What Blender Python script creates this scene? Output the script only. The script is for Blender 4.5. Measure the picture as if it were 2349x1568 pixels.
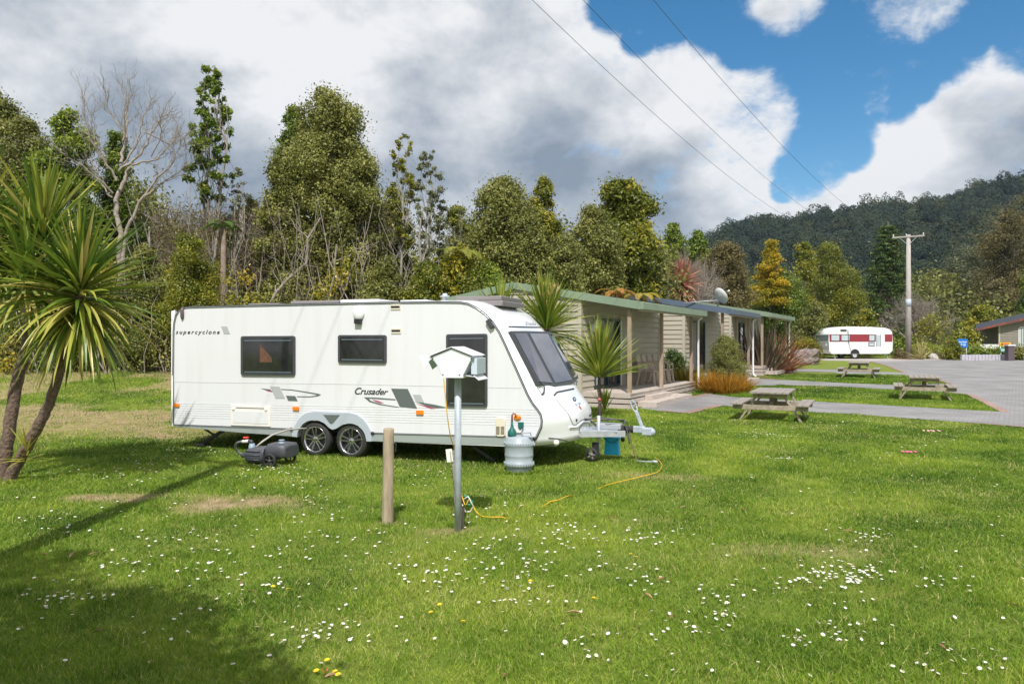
import bpy, bmesh, math, random
import numpy as np
from mathutils import Vector, Matrix
from mathutils.geometry import tessellate_polygon
R = math.radians
random.seed(7); RNG = np.random.default_rng(11)
for o in list(bpy.data.objects): bpy.data.objects.remove(o)
SC = bpy.context.scene; COL = SC.collection
# ------------------------------------------------------------------ camera, world, sun, exposure
CAMZ, F, W0, HZ = 1.9, 1700.0, 1174.0, 780.0       # eye height; focal length, image centre and horizon of the 2348 px wide view
cam = bpy.data.objects.new('camera', bpy.data.cameras.new('camera')); COL.objects.link(cam)
cam.location = (0, 0, CAMZ); cam.rotation_euler = (R(90), 0, 0)
cam.data.sensor_width = 36; cam.data.lens = 36 * F / 2348; cam.data.shift_y = -4 / 2348
cam.data.clip_start = 0.1; cam.data.clip_end = 5000
SC.camera = cam
SUN_EL, SUN_AZ = 53.5, 1.5
SC.view_settings.view_transform = 'Standard'; SC.view_settings.look = 'None'
SC.view_settings.gamma = 1.0; SC.view_settings.exposure = 0.13; SC.view_settings.use_curve_mapping = False
SC.render.engine = 'CYCLES'
try: SC.cycles.max_bounces = 6; SC.cycles.transparent_max_bounces = 8
except Exception: pass

def dirpx(x, y):
    return Vector(((x - W0) / F, 1, (HZ - y) / F)).normalized()
def build_world():
    w = bpy.data.worlds.new("World"); SC.world = w; w.use_nodes = True
    nt = w.node_tree; N = nt.nodes; L = nt.links; N.clear()
    def nd(t, **k):
        n = N.new(t)
        for a, b in k.items(): setattr(n, a, b)
        return n
    def math_(op, a, b=None, clamp=False):
        n = nd('ShaderNodeMath', operation=op, use_clamp=clamp)
        for i, v in enumerate((a, b)):
            if v is None: continue
            if isinstance(v, (int, float)): n.inputs[i].default_value = v
            else: L.new(v, n.inputs[i])
        return n.outputs[0]
    out = nd('ShaderNodeOutputWorld')
    sky = nd('ShaderNodeTexSky', sky_type='NISHITA', sun_disc=False, sun_elevation=R(SUN_EL), sun_rotation=R(180 + SUN_AZ))
    sky.air_density = 1.0; sky.dust_density = 0.3; sky.ozone_density = 2.2
    hs = nd('ShaderNodeHueSaturation'); hs.inputs['Hue'].default_value = 0.493; hs.inputs['Saturation'].default_value = 1.38; hs.inputs['Value'].default_value = 1.0
    L.new(sky.outputs[0], hs.inputs['Color'])
    bgs = nd('ShaderNodeBackground'); bgs.inputs['Strength'].default_value = 0.115
    L.new(hs.outputs[0], bgs.inputs['Color'])
    tc = nd('ShaderNodeTexCoord'); V = tc.outputs['Generated']
    def blob(x, y, r, amp, fa=1.5, fb=0.35):                      # a soft round patch of sky round one direction, r in view pixels
        d = dirpx(x, y); a = r / F
        vm = nd('ShaderNodeVectorMath', operation='DOT_PRODUCT'); L.new(V, vm.inputs[0]); vm.inputs[1].default_value = d
        mr = nd('ShaderNodeMapRange', interpolation_type='SMOOTHSTEP')
        mr.inputs['From Min'].default_value = math.cos(a * fa); mr.inputs['From Max'].default_value = math.cos(a * fb)
        mr.inputs['To Max'].default_value = amp
        L.new(vm.outputs['Value'], mr.inputs['Value'])
        return mr.outputs['Result']
    def noise(scale, detail, rough, dist=0.0, off=(0, 0, 0), sc=(1, 1, 1.6)):
        mp = nd('ShaderNodeMapping'); mp.inputs['Location'].default_value = off; mp.inputs['Scale'].default_value = sc
        L.new(V, mp.inputs['Vector'])
        n = nd('ShaderNodeTexNoise'); n.inputs['Scale'].default_value = scale; n.inputs['Detail'].default_value = detail
        n.inputs['Roughness'].default_value = rough; n.inputs['Distortion'].default_value = dist
        L.new(mp.outputs[0], n.inputs['Vector']); return n.outputs[0]
    def add(*a):
        s = a[0]
        for b in a[1:]: s = math_('ADD', s, b)
        return s
    n1 = noise(5.5, 11, 0.62, 0.15, (3.1, 0, 0)); n2 = noise(17, 9, 0.66, 0.2, (0, 2, 0))
    cov = add(math_('MULTIPLY', math_('SUBTRACT', n1, 0.5), 1.5), math_('MULTIPLY', math_('SUBTRACT', n2, 0.5), 2.3), 0.80)
    hole = None
    for b in ((1430, 0, 80), (1520, 20, 90), (1640, 25, 85), (1760, 60, 95), (1880, 105, 110), (2000, 110, 135), (2110, 70, 120), (2210, 60, 75), (2320, 35, 70), (1925, 215, 85), (1915, 300, 82), (1880, 350, 78), (1838, 398, 62), (1950, 345, 50),
              (2080, 170, 70), (2040, 215, 62), (1800, 432, 34), (1470, 75, 50), (2400, 60, 90), (1700, 90, 60)):
        q = blob(*b, 1.0, 1.18, 0.62); hole = q if hole is None else math_('MAXIMUM', hole, q)
    cov = math_('ADD', cov, math_('MULTIPLY', hole, -1.25))
    for b in ((1810, -5, 60, 1.1), (2110, -15, 70, 0.7), (500, 200, 600, 0.3)): cov = math_('ADD', cov, blob(*b))
    msk = nd('ShaderNodeMapRange', interpolation_type='SMOOTHSTEP'); L.new(cov, msk.inputs['Value'])
    msk.inputs['From Min'].default_value = -0.28; msk.inputs['From Max'].default_value = 0.80
    # brightness of the cloud: bright tops and edges, grey bellies
    n3 = noise(3.2, 7, 0.52, 0.3, (7.7, 1, 4), (1, 1, 2.3)); n4 = noise(8, 10, 0.6, 0.12, (1, 5, 2), (1, 1, 1.5))
    br = add(math_('MULTIPLY', math_('SUBTRACT', n3, 0.5), 1.2), math_('MULTIPLY', math_('SUBTRACT', n4, 0.5), 2.2), 0.75)
    for b in ((1130, 330, 190, -0.28), (900, 300, 120, -0.2), (1380, 410, 200, -0.30), (400, 350, 190, -0.36), (60, 150, 170, -0.15), (560, 440, 150, -0.25), (1330, 300, 120, -0.18), (1550, 420, 120, -0.2),
              (2250, 350, 130, -0.26), (2340, 300, 120, -0.12), (650, 130, 200, 0.22), (760, 230, 110, 0.25), (1250, 60, 200, 0.12), (1680, 250, 160, 0.3), (1700, 470, 110, 0.3), (2190, 170, 120, 0.5), (2020, 440, 130, 0.4), (2040, 300, 80, 0.35), (1450, 180, 130, 0.25),
              (400, 60, 200, 0.15), (1800, 300, 80, 0.2)):
        br = math_('ADD', br, blob(*b))
    edge = nd('ShaderNodeMapRange'); L.new(cov, edge.inputs['Value'])
    edge.inputs['From Min'].default_value = 0.1; edge.inputs['From Max'].default_value = 0.7; edge.inputs['To Min'].default_value = 0.3; edge.inputs['To Max'].default_value = 0
    br = math_('ADD', br, edge.outputs[0])
    br = math_('ADD', math_('MULTIPLY', br, 0.85), 0.10); cr = nd('ShaderNodeValToRGB'); L.new(br, cr.inputs[0]); e = cr.color_ramp.elements
    e[0].position = 0.0; e[0].color = (0.25, 0.31, 0.39, 1); e[1].position = 1.0; e[1].color = (0.88, 0.89, 0.91, 1)
    m = cr.color_ramp.elements.new(0.38); m.color = (0.42, 0.47, 0.54, 1)
    m = cr.color_ramp.elements.new(0.68); m.color = (0.64, 0.67, 0.71, 1); m = cr.color_ramp.elements.new(0.86); m.color = (0.78, 0.80, 0.83, 1)
    bgc = nd('ShaderNodeBackground'); bgc.inputs['Strength'].default_value = 0.93; L.new(cr.outputs[0], bgc.inputs['Color'])
    mix = nd('ShaderNodeMixShader'); L.new(msk.outputs[0], mix.inputs[0]); L.new(bgs.outputs[0], mix.inputs[1]); L.new(bgc.outputs[0], mix.inputs[2])
    L.new(mix.outputs[0], out.inputs['Surface'])
build_world()
sl = bpy.data.lights.new('sun', 'SUN'); sl.energy = 4.7; sl.angle = R(0.53); sl.color = (1.0, 0.965, 0.93)
so = bpy.data.objects.new('sun', sl); COL.objects.link(so)
_d = Vector((math.sin(R(SUN_AZ)) * math.cos(R(SUN_EL)), math.cos(R(SUN_EL)) * math.cos(R(SUN_AZ)), -math.sin(R(SUN_EL))))
so.rotation_euler = _d.to_track_quat('-Z', 'Y').to_euler()

# ------------------------------------------------------------------ helpers
def sm(t): t = np.clip(t, 0, 1); return t * t * (3 - 2 * t)
def _rise(Y): return 0.0135 * np.maximum(0, Y - 18)
def g(X, Y):                                        # ground height
    Y = np.asarray(Y, float); X = np.asarray(X, float)
    Yf = np.floor(Y); r = _rise(Yf) * (1 - (Y - Yf)) + _rise(Yf + 1) * (Y - Yf)
    r = np.minimum(r, 1.2)
    return r + 0.82 * sm((Y - 13.5) / 14) * sm((-X - 1.0) / 6)
def P(x, y, Y): return Vector(((x - W0) / F * Y, Y, CAMZ + (HZ - y) / F * Y))     # view pixel at a distance -> point
def G(x, y):                                        # view pixel -> point on the ground
    lo, hi = 2.0, 900.0
    for _ in range(50):
        m = (lo + hi) / 2
        if CAMZ - (y - HZ) / F * m > float(g((x - W0) / F * m, m)): lo = m
        else: hi = m
    return Vector(((x - W0) / F * lo, lo, float(g((x - W0) / F * lo, lo))))
def gz(X, Y): return float(g(X, Y))

def tag(o, label=None, cat=None, group=None, kind=None):
    if label: o['label'] = label
    if cat: o['category'] = cat
    if group: o['group'] = group
    if kind: o['kind'] = kind
    return o
def thing(name, label, cat, loc=(0, 0, 0), rz=0, group=None):
    o = bpy.data.objects.new(name, None); COL.objects.link(o); o.location = loc; o.rotation_euler = (0, 0, rz); o.empty_display_size = 0.2
    return tag(o, label, cat, group)
def kids(o): return [c for c in bpy.data.objects if c.parent == o]
def copy_tree(o, parent=None):
    c = o.copy(); COL.objects.link(c); c.parent = parent
    for k in kids(o): copy_tree(k, c)
    return c

class MB:
    def __init__(s): s.v = []; s.f = []; s.m = []; s.cur = 0; s.sm = []
    def add(s, vs, fs, smooth=False):
        b = len(s.v); s.v += [tuple(v) for v in vs]
        for f in fs: s.f.append(tuple(b + i for i in f)); s.m.append(s.cur); s.sm.append(smooth)
    def box(s, a, b, M=None):
        x0, y0, z0 = a; x1, y1, z1 = b
        vs = [(x0,y0,z0),(x1,y0,z0),(x1,y1,z0),(x0,y1,z0),(x0,y0,z1),(x1,y0,z1),(x1,y1,z1),(x0,y1,z1)]
        if M is not None: vs = [M @ Vector(v) for v in vs]
        s.add(vs, [(0,3,2,1),(4,5,6,7),(0,1,5,4),(1,2,6,5),(2,3,7,6),(3,0,4,7)]); return s
    def bar(s, p, q, w, h, up=(0, 0, 1)):
        p = Vector(p); q = Vector(q); d = (q - p); L = d.length; d.normalize(); up = Vector(up)
        x = d.cross(up)
        if x.length < 1e-4: x = d.cross(Vector((0, 1, 0)))
        x.normalize(); y = x.cross(d)
        vs = []
        for e in (p, q):
            for a, b in ((-1,-1),(1,-1),(1,1),(-1,1)): vs.append(e + x * (a * w / 2) + y * (b * h / 2))
        s.add(vs, [(0,1,2,3),(7,6,5,4),(0,4,5,1),(1,5,6,2),(2,6,7,3),(3,7,4,0)]); return s
    def tube(s, pts, r, n=8, caps=True):
        pts = [Vector(p) for p in pts]; k = len(pts)
        rs = r if isinstance(r, (list, tuple)) else [r] * k
        b = len(s.v); ref = None; vs = []
        for i in range(k):
            d = (pts[min(i + 1, k - 1)] - pts[max(i - 1, 0)])
            if d.length < 1e-9: d = Vector((0, 0, 1))
            d.normalize()
            if ref is None: ref = d.orthogonal().normalized()
            ref = (ref - d * ref.dot(d))
            if ref.length < 1e-6: ref = d.orthogonal()
            ref.normalize(); o = d.cross(ref)
            for j in range(n):
                a = 2 * math.pi * j / n
                vs.append(pts[i] + (ref * math.cos(a) + o * math.sin(a)) * rs[i])
        fs = [(i*n+j, i*n+(j+1)%n, (i+1)*n+(j+1)%n, (i+1)*n+j) for i in range(k-1) for j in range(n)]
        s.add(vs, fs, True)
        if caps: s.add(vs[:n], [tuple(range(n))[::-1]]); s.add(vs[-n:], [tuple(range(n))])
        return s
    def lathe(s, prof, n=32, M=None, smooth=True):       # prof: (r, z)
        vs = []
        for r, z in prof:
            for j in range(n):
                a = 2 * math.pi * j / n; v = Vector((r * math.cos(a), r * math.sin(a), z)); vs.append(M @ v if M is not None else v)
        k = len(prof)
        s.add(vs, [(i*n+j, i*n+(j+1)%n, (i+1)*n+(j+1)%n, (i+1)*n+j) for i in range(k-1) for j in range(n)], smooth)
        return s
    def prism(s, poly, off, thick):                    # poly: 3D points; extruded by the vector thick
        poly = [Vector(p) + Vector(off) for p in poly]; t = Vector(thick); n = len(poly)
        tris = tessellate_polygon([poly])
        s.add(poly, [tuple(x) for x in tris]); s.add([p + t for p in poly], [tuple(x)[::-1] for x in tris])
        vs = poly + [p + t for p in poly]
        s.add(vs, [(i, (i+1) % n, n + (i+1) % n, n + i) for i in range(n)]); return s
    def sphere(s, c, r, n=12, m=8):
        rx, ry, rz = r if isinstance(r, (tuple, list)) else (r, r, r)
        vs = []
        for i in range(m + 1):
            th = math.pi * i / m
            for j in range(n):
                a = 2 * math.pi * j / n
                vs.append((c[0] + rx * math.sin(th) * math.cos(a), c[1] + ry * math.sin(th) * math.sin(a), c[2] + rz * math.cos(th)))
        s.add(vs, [(i*n+j, (i+1)*n+j, (i+1)*n+(j+1)%n, i*n+(j+1)%n) for i in range(m) for j in range(n)], True); return s
    def build(s, name, mat, parent=None, bevel=0, fix=True):
        me = bpy.data.meshes.new(name); me.from_pydata(s.v, [], s.f)
        mats = mat if isinstance(mat, (list, tuple)) else [mat]
        for m in mats: me.materials.append(m)
        if len(mats) > 1: me.polygons.foreach_set('material_index', s.m)
        me.polygons.foreach_set('use_smooth', s.sm)
        if fix:
            bm = bmesh.new(); bm.from_mesh(me); bmesh.ops.remove_doubles(bm, verts=bm.verts, dist=1e-5)
            bmesh.ops.recalc_face_normals(bm, faces=bm.faces); bm.to_mesh(me); bm.free()
        me.update()
        o = bpy.data.objects.new(name, me); COL.objects.link(o); o.parent = parent
        if bevel:
            md = o.modifiers.new('bevel', 'BEVEL'); md.width = bevel; md.segments = 2; md.limit_method = 'ANGLE'; md.angle_limit = R(40)
            md.harden_normals = False
        return o

def fast_mesh(name, verts, faces_n, mat, tint=None, parent=None):
    """verts (n*k,3); each face takes k consecutive verts"""
    k = faces_n; nf = len(verts) // k
    me = bpy.data.meshes.new(name); me.vertices.add(len(verts)); me.vertices.foreach_set('co', np.ascontiguousarray(verts, np.float32).ravel())
    me.loops.add(nf * k); me.loops.foreach_set('vertex_index', np.arange(nf * k, dtype=np.int32))
    me.polygons.add(nf); me.polygons.foreach_set('loop_start', np.arange(0, nf * k, k, dtype=np.int32))
    try: me.polygons.foreach_set('loop_total', np.full(nf, k, np.int32))
    except Exception: pass
    me.update(calc_edges=True)
    if tint is not None:
        a = me.attributes.new('tint', 'FLOAT', 'FACE'); a.data.foreach_set('value', np.ascontiguousarray(tint, np.float32))
    me.materials.append(mat)
    o = bpy.data.objects.new(name, me); COL.objects.link(o); o.parent = parent
    return o

# ------------------------------------------------------------------ materials
MATS = {}
def pm(name, col, rough=0.6, col2=None, scale=8.0, bump=0.0, bscale=None, metal=0.0, detail=4, stretch=(1, 1, 1), spec=0.5, trans=0.0, coat=0.0, thr=(0.35, 0.65)):
    if name in MATS: return MATS[name]
    m = bpy.data.materials.new(name); m.use_nodes = True; nt = m.node_tree; N = nt.nodes; L = nt.links
    b = N['Principled BSDF']; b.inputs['Roughness'].default_value = rough; b.inputs['Metallic'].default_value = metal
    b.inputs['Base Color'].default_value = (*col, 1); b.inputs['Specular IOR Level'].default_value = spec
    b.inputs['Coat Weight'].default_value = coat
    if trans: b.inputs['Transmission Weight'].default_value = trans
    tc = N.new('ShaderNodeTexCoord'); mp = N.new('ShaderNodeMapping'); mp.inputs['Scale'].default_value = stretch; L.new(tc.outputs['Object'], mp.inputs['Vector'])
    if col2 is not None:
        n = N.new('ShaderNodeTexNoise'); n.inputs['Scale'].default_value = scale; n.inputs['Detail'].default_value = detail; n.inputs['Roughness'].default_value = 0.6
        L.new(mp.outputs[0], n.inputs['Vector'])
        mr = N.new('ShaderNodeMapRange'); mr.inputs['From Min'].default_value = thr[0]; mr.inputs['From Max'].default_value = thr[1]; L.new(n.outputs[0], mr.inputs['Value'])
        mx = N.new('ShaderNodeMix'); mx.data_type = 'RGBA'; mx.inputs['A'].default_value = (*col, 1); mx.inputs['B'].default_value = (*col2, 1)
        L.new(mr.outputs[0], mx.inputs['Factor']); L.new(mx.outputs['Result'], b.inputs['Base Color'])
    if bump:
        n2 = N.new('ShaderNodeTexNoise'); n2.inputs['Scale'].default_value = bscale or scale; n2.inputs['Detail'].default_value = 5; L.new(mp.outputs[0], n2.inputs['Vector'])
        bp = N.new('ShaderNodeBump'); bp.inputs['Strength'].default_value = 1.0; bp.inputs['Distance'].default_value = bump; L.new(n2.outputs[0], bp.inputs['Height']); L.new(bp.outputs[0], b.inputs['Normal'])
    MATS[name] = m; return m
def leafmat(name, cols, rough=0.5, transl=0.3, spec=0.35):
    """cols: list of colours along the per-leaf tint (old to new growth)"""
    if name in MATS: return MATS[name]
    m = bpy.data.materials.new(name); m.use_nodes = True; nt = m.node_tree; N = nt.nodes; L = nt.links
    b = N['Principled BSDF']; b.inputs['Roughness'].default_value = rough; b.inputs['Specular IOR Level'].default_value = spec
    at = N.new('ShaderNodeAttribute'); at.attribute_name = 'tint'
    cr = N.new('ShaderNodeValToRGB'); L.new(at.outputs['Fac'], cr.inputs[0]); e = cr.color_ramp.elements
    e[0].position = 0; e[0].color = (*cols[0], 1); e[1].position = 1; e[1].color = (*cols[-1], 1)
    for i, c in enumerate(cols[1:-1], 1):
        q = cr.color_ramp.elements.new(i / (len(cols) - 1)); q.color = (*c, 1)
    L.new(cr.outputs[0], b.inputs['Base Color'])
    t = N.new('ShaderNodeBsdfTranslucent'); L.new(cr.outputs[0], t.inputs['Color'])
    mx = N.new('ShaderNodeMixShader'); mx.inputs[0].default_value = transl
    L.new(b.outputs[0], mx.inputs[1]); L.new(t.outputs[0], mx.inputs[2]); L.new(mx.outputs[0], N['Material Output'].inputs['Surface'])
    MATS[name] = m; return m

def _hash(ix, iy, s):
    h = (ix.astype(np.int64) * 374761393 + iy.astype(np.int64) * 668265263 + s * 1442695041) & 0x7fffffff
    h = ((h ^ (h >> 13)) * 1274126177) & 0x7fffffff
    return ((h ^ (h >> 16)) & 0xffff) / 65535.0
def vn(x, y, s=0):
    x = np.asarray(x, float); y = np.asarray(y, float)
    ix = np.floor(x); iy = np.floor(y); fx = x - ix; fy = y - iy; fx = fx * fx * (3 - 2 * fx); fy = fy * fy * (3 - 2 * fy)
    a = _hash(ix, iy, s); b = _hash(ix + 1, iy, s); c = _hash(ix, iy + 1, s); d = _hash(ix + 1, iy + 1, s)
    return (a * (1 - fx) + b * fx) * (1 - fy) + (c * (1 - fx) + d * fx) * fy
def fbm(x, y, s=0, o=4):
    r = 0; a = 0.5; t = 0
    for i in range(o): r = r + a * vn(x * 2**i, y * 2**i, s + i); t += a; a *= 0.5
    return r / t
# ------------------------------------------------------------------ the setting: lawn, road, paths, hills
def c1(x, y): return ((600 + x / 2.24) / 1.6354, (1080 + y / 2.24) / 1.6354)
def c2(x, y): return ((1400 + x / 2.1355) / 1.6354, (1080 + y / 2.1355) / 1.6354)
def c5(x, y): return ((2500 + x / 2.529) / 1.6354, (1000 + y / 2.529) / 1.6354)
def c6(x, y): return ((3000 + x / 2.613) / 1.6354, (1000 + y / 2.613) / 1.6354)
def c7(x, y): return ((x / 1.1614) / 1.6354, (500 + y / 1.1614) / 1.6354)
def GP(pts): return [G(*p) for p in pts]

path1 = GP([c5(190,1245), c5(370,1205), c5(650,1240), c5(1170,1270), c5(1770,1300), c6(2060,1430), (2420, 953), (2420, 990), c6(2195,1570), c5(1770,1400), c5(1300,1380), c5(900,1350), c5(540,1320), c5(220,1395), c5(-60,1372), (1466,936)])
path2 = GP([c5(740,1062), c5(850,1060), c5(1120,1075), c5(1770,1110), c6(930,1160), c6(1505,1148), c6(1490,1235), c6(960,1210), c5(1770,1145), c5(1150,1125), c5(770,1130)])
path3 = GP([c5(1190,968), c5(1610,975), c6(400,1022), c6(1060,1040), c6(1060,1066), c6(340,1047), c5(1620,1003), c5(1190,995)])
road = GP([c6(700,926), c6(860,966), c6(1060,1040), c6(1060,1066), c6(1240,1085), c6(1390,1110), c6(1505,1148), c6(1490,1235), c6(1700,1255), c6(1900,1350), c6(2060,1430), (2420, 953), (2900, 975), (2900, 826), c6(2195,918), c6(1480,912)])
pad = GP([c6(-40,905), c6(170,918), c6(700,926), c6(1480,912), c6(1480,902), c6(640,899), c6(170,893), c6(-40,893)])
# the road runs on to the right and towards the viewer outside the view
ex = [Vector((p.x, p.y, 0)) for p in road]
def inpoly(px, py, poly):
    px = np.asarray(px); py = np.asarray(py); r = np.zeros(px.shape, bool); n = len(poly)
    for i in range(n):
        x1, y1 = poly[i][0], poly[i][1]; x2, y2 = poly[(i+1) % n][0], poly[(i+1) % n][1]
        c = ((y1 > py) != (y2 > py)); 
        if abs(y2 - y1) < 1e-9: continue
        r ^= c & (px < (x2 - x1) * (py - y1) / (y2 - y1) + x1)
    return r
def sheet(name, poly, off, mat, kind='structure', parent=None):
    bm = bmesh.new(); pts = [Vector((p[0], p[1], 0)) for p in poly]
    vs = [bm.verts.new(p) for p in pts]
    for t in tessellate_polygon([pts]): 
        try: bm.faces.new([vs[i] for i in t])
        except ValueError: pass
    ys = [p.y for p in pts]
    for Y in range(int(min(ys)), int(max(ys)) + 2):
        bmesh.ops.bisect_plane(bm, geom=bm.verts[:] + bm.edges[:] + bm.faces[:], plane_co=(0, Y, 0), plane_no=(0, 1, 0))
    for v in bm.verts: v.co.z = gz(v.co.x, v.co.y) + off
    bmesh.ops.recalc_face_normals(bm, faces=bm.faces)
    if sum(f.normal.z for f in bm.faces) < 0: bmesh.ops.reverse_faces(bm, faces=bm.faces)
    me = bpy.data.meshes.new(name); bm.to_mesh(me); bm.free(); me.materials.append(mat)
    o = bpy.data.objects.new(name, me); COL.objects.link(o); o.parent = parent
    if kind: o['kind'] = kind
    return o
def ribbon(pts, w):                                 # polygon of width w to the left of a ground polyline
    a = [Vector((p[0], p[1])) for p in pts]; out = []
    for i in range(len(a)):
        d = (a[min(i+1, len(a)-1)] - a[max(i-1, 0)]).normalized(); out.append(a[i] + Vector((-d.y, d.x)) * w)
    return [tuple(p) for p in a] + [tuple(p) for p in out[::-1]]

# dirt: worn patches of lawn
def ell(X, Y, c, rx, ry): return np.clip(1.25 - np.sqrt(((X - c[0]) / rx)**2 + ((Y - c[1]) / ry)**2), 0, 1)
_pp = [(G(300, 1142), .75, .32), (G(560, 1160), .95, .36), (G(430, 1150), .5, .2), (G(1850, 1262), 1.0, .28), (G(1480, 1200), .5, .2), (G(1052, 1216), .22, .16), (G(890, 1198), .12, .1), (G(1380, 962), .5, .35), (G(380, 1000), .9, .45), (G(1520,1090), .9, .25)]
_pw = [1, .95, .6, .38, .3, .9, .9, .8, .9, .5]
def dirt(X, Y):
    X = np.asarray(X, float); Y = np.asarray(Y, float)
    d = np.zeros(np.broadcast(X, Y).shape)
    n = fbm(X * 1.7 + 9, Y * 1.7, 5)
    for (c, rx, ry), w in zip(_pp, _pw): d = np.maximum(d, w * sm(ell(X + .9*(fbm(X*1.9, Y*1.9, 61)-.5), Y + .7*(fbm(X*1.9, Y*1.9, 62)-.5), c, rx*1.1, ry*1.15) * 1.3 * (-.75 + 3.3 * n)))
    reg = sm((Y - 13.2) / 2.5) * sm((-X - 4.5) / 2.0) * (1 - sm((Y - 26) / 3))
    s = fbm(X * .42 + 3, Y * .55, 21)
    d = np.maximum(d, reg * sm((s - .475) / .05) * (.55 + .45 * n))
    return np.clip(d, 0, 1)

def ground_mat():
    m = bpy.data.materials.new('lawn_ground'); m.use_nodes = True; nt = m.node_tree; N = nt.nodes; L = nt.links; b = N['Principled BSDF']
    b.inputs['Roughness'].default_value = .9; b.inputs['Specular IOR Level'].default_value = .15
    tc = N.new('ShaderNodeTexCoord')
    def noise(s, d, st=(1,1,1)):
        mp = N.new('ShaderNodeMapping'); mp.inputs['Scale'].default_value = st; L.new(tc.outputs['Object'], mp.inputs[0])
        n = N.new('ShaderNodeTexNoise'); n.inputs['Scale'].default_value = s; n.inputs['Detail'].default_value = d; n.inputs['Roughness'].default_value = .65; L.new(mp.outputs[0], n.inputs[0]); return n.outputs[0]
    def ramp(src, cols):
        cr = N.new('ShaderNodeValToRGB'); L.new(src, cr.inputs[0]); e = cr.color_ramp.elements
        e[0].position = cols[0][0]; e[0].color = (*cols[0][1], 1); e[1].position = cols[-1][0]; e[1].color = (*cols[-1][1], 1)
        for p, c in cols[1:-1]: q = e.new(p); q.color = (*c, 1)
        return cr.outputs[0]
    a = ramp(noise(.55, 6), [(.3, (.13, .18, .02)), (.5, (.18, .225, .03)), (.7, (.24, .24, .045))])
    f = ramp(noise(9, 8), [(.3, (.08, .13, .018)), (.5, (.15, .205, .035)), (.72, (.25, .27, .075))])
    mx = N.new('ShaderNodeMix'); mx.data_type = 'RGBA'; mx.inputs['Factor'].default_value = .5; L.new(a, mx.inputs['A']); L.new(f, mx.inputs['B'])
    dcol = ramp(noise(5, 8), [(.3, (.22, .15, .085)), (.55, (.36, .26, .155)), (.75, (.47, .36, .24))])
    at = N.new('ShaderNodeAttribute'); at.attribute_name = 'dirt'
    m2 = N.new('ShaderNodeMix'); m2.data_type = 'RGBA'; L.new(at.outputs['Fac'], m2.inputs['Factor']); L.new(mx.outputs['Result'], m2.inputs['A']); L.new(dcol, m2.inputs['B'])
    L.new(m2.outputs['Result'], b.inputs['Base Color'])
    bp = N.new('ShaderNodeBump'); bp.inputs['Distance'].default_value = .03; L.new(noise(30, 5), bp.inputs['Height']); L.new(bp.outputs[0], b.inputs['Normal'])
    return m
def build_ground():
    ys = np.concatenate([np.arange(-40, 2, 2.0), np.arange(2, 20, .2), np.arange(20, 90, 1.0), np.geomspace(90, 1500, 18)])
    xs = np.concatenate([-np.geomspace(40, 1550, 16)[::-1], np.arange(-39, -14, 1.0), np.arange(-14, 20, .25), np.arange(20, 60, 2.0), np.geomspace(60, 1550, 16)])
    XX, YY = np.meshgrid(xs, ys); ZZ = g(XX, YY)
    ny, nx = XX.shape; v = np.stack([XX, YY, ZZ], -1).reshape(-1, 3)
    i = (np.arange(ny-1)[:, None] * nx + np.arange(nx-1)[None]).ravel()
    me = bpy.data.meshes.new('ground'); me.from_pydata(v.tolist(), [], np.stack([i, i+1, i+nx+1, i+nx], -1).tolist())
    a = me.attributes.new('dirt', 'FLOAT', 'POINT'); a.data.foreach_set('value', dirt(XX, YY).ravel().astype(np.float32))
    me.materials.append(ground_mat()); o = bpy.data.objects.new('ground', me); COL.objects.link(o); o['kind'] = 'structure'
build_ground()

def paver_mat(name, c_a, c_b, mortar, rot, sc, bw=.2, rh=.1):
    m = bpy.data.materials.new(name); m.use_nodes = True; nt = m.node_tree; N = nt.nodes; L = nt.links; b = N['Principled BSDF']; b.inputs['Roughness'].default_value = .85
    tc = N.new('ShaderNodeTexCoord'); mp = N.new('ShaderNodeMapping'); mp.inputs['Rotation'].default_value = (0, 0, rot); L.new(tc.outputs['Object'], mp.inputs[0])
    br = N.new('ShaderNodeTexBrick'); L.new(mp.outputs[0], br.inputs[0]); br.inputs['Scale'].default_value = sc; br.inputs['Brick Width'].default_value = bw; br.inputs['Row Height'].default_value = rh
    br.inputs['Mortar Size'].default_value = .007; br.inputs['Color1'].default_value = (*c_a, 1); br.inputs['Color2'].default_value = (*c_b, 1); br.inputs['Mortar'].default_value = (*mortar, 1)
    n = N.new('ShaderNodeTexNoise'); n.inputs['Scale'].default_value = .7; n.inputs['Detail'].default_value = 8; L.new(tc.outputs['Object'], n.inputs[0])
    mr = N.new('ShaderNodeMapRange'); mr.inputs['From Min'].default_value = .3; mr.inputs['From Max'].default_value = .7; mr.inputs['To Min'].default_value = .78; mr.inputs['To Max'].default_value = 1.2; L.new(n.outputs[0], mr.inputs[0])
    vm = N.new('ShaderNodeVectorMath'); vm.operation = 'SCALE'; L.new(br.outputs[0], vm.inputs[0]); L.new(mr.outputs[0], vm.inputs['Scale']); L.new(vm.outputs[0], b.inputs['Base Color'])
    bp = N.new('ShaderNodeBump'); bp.inputs['Distance'].default_value = .004; bp.invert = True; L.new(br.outputs['Fac'], bp.inputs['Height']); L.new(bp.outputs[0], b.inputs['Normal'])
    return m
m_pave = paver_mat('grey_pavers', (.225, .218, .215), (.272, .264, .260), (.18, .175, .17), .6, 1.0)
m_red = paver_mat('red_pavers', (.36, .22, .17), (.29, .19, .155), (.2, .17, .155), .6, 1.0)
sheet('road', road, .008, m_pave); sheet('path', path1, .012, m_pave); sheet('path', path2, .012, m_pave); sheet('path', path3, .012, m_pave)
m_gravel = pm('pale_gravel', (.42, .38, .35), .95, (.30, .27, .25), 12, .006)
sheet('driveway', pad, .004, m_gravel)
EDG = []
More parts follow.
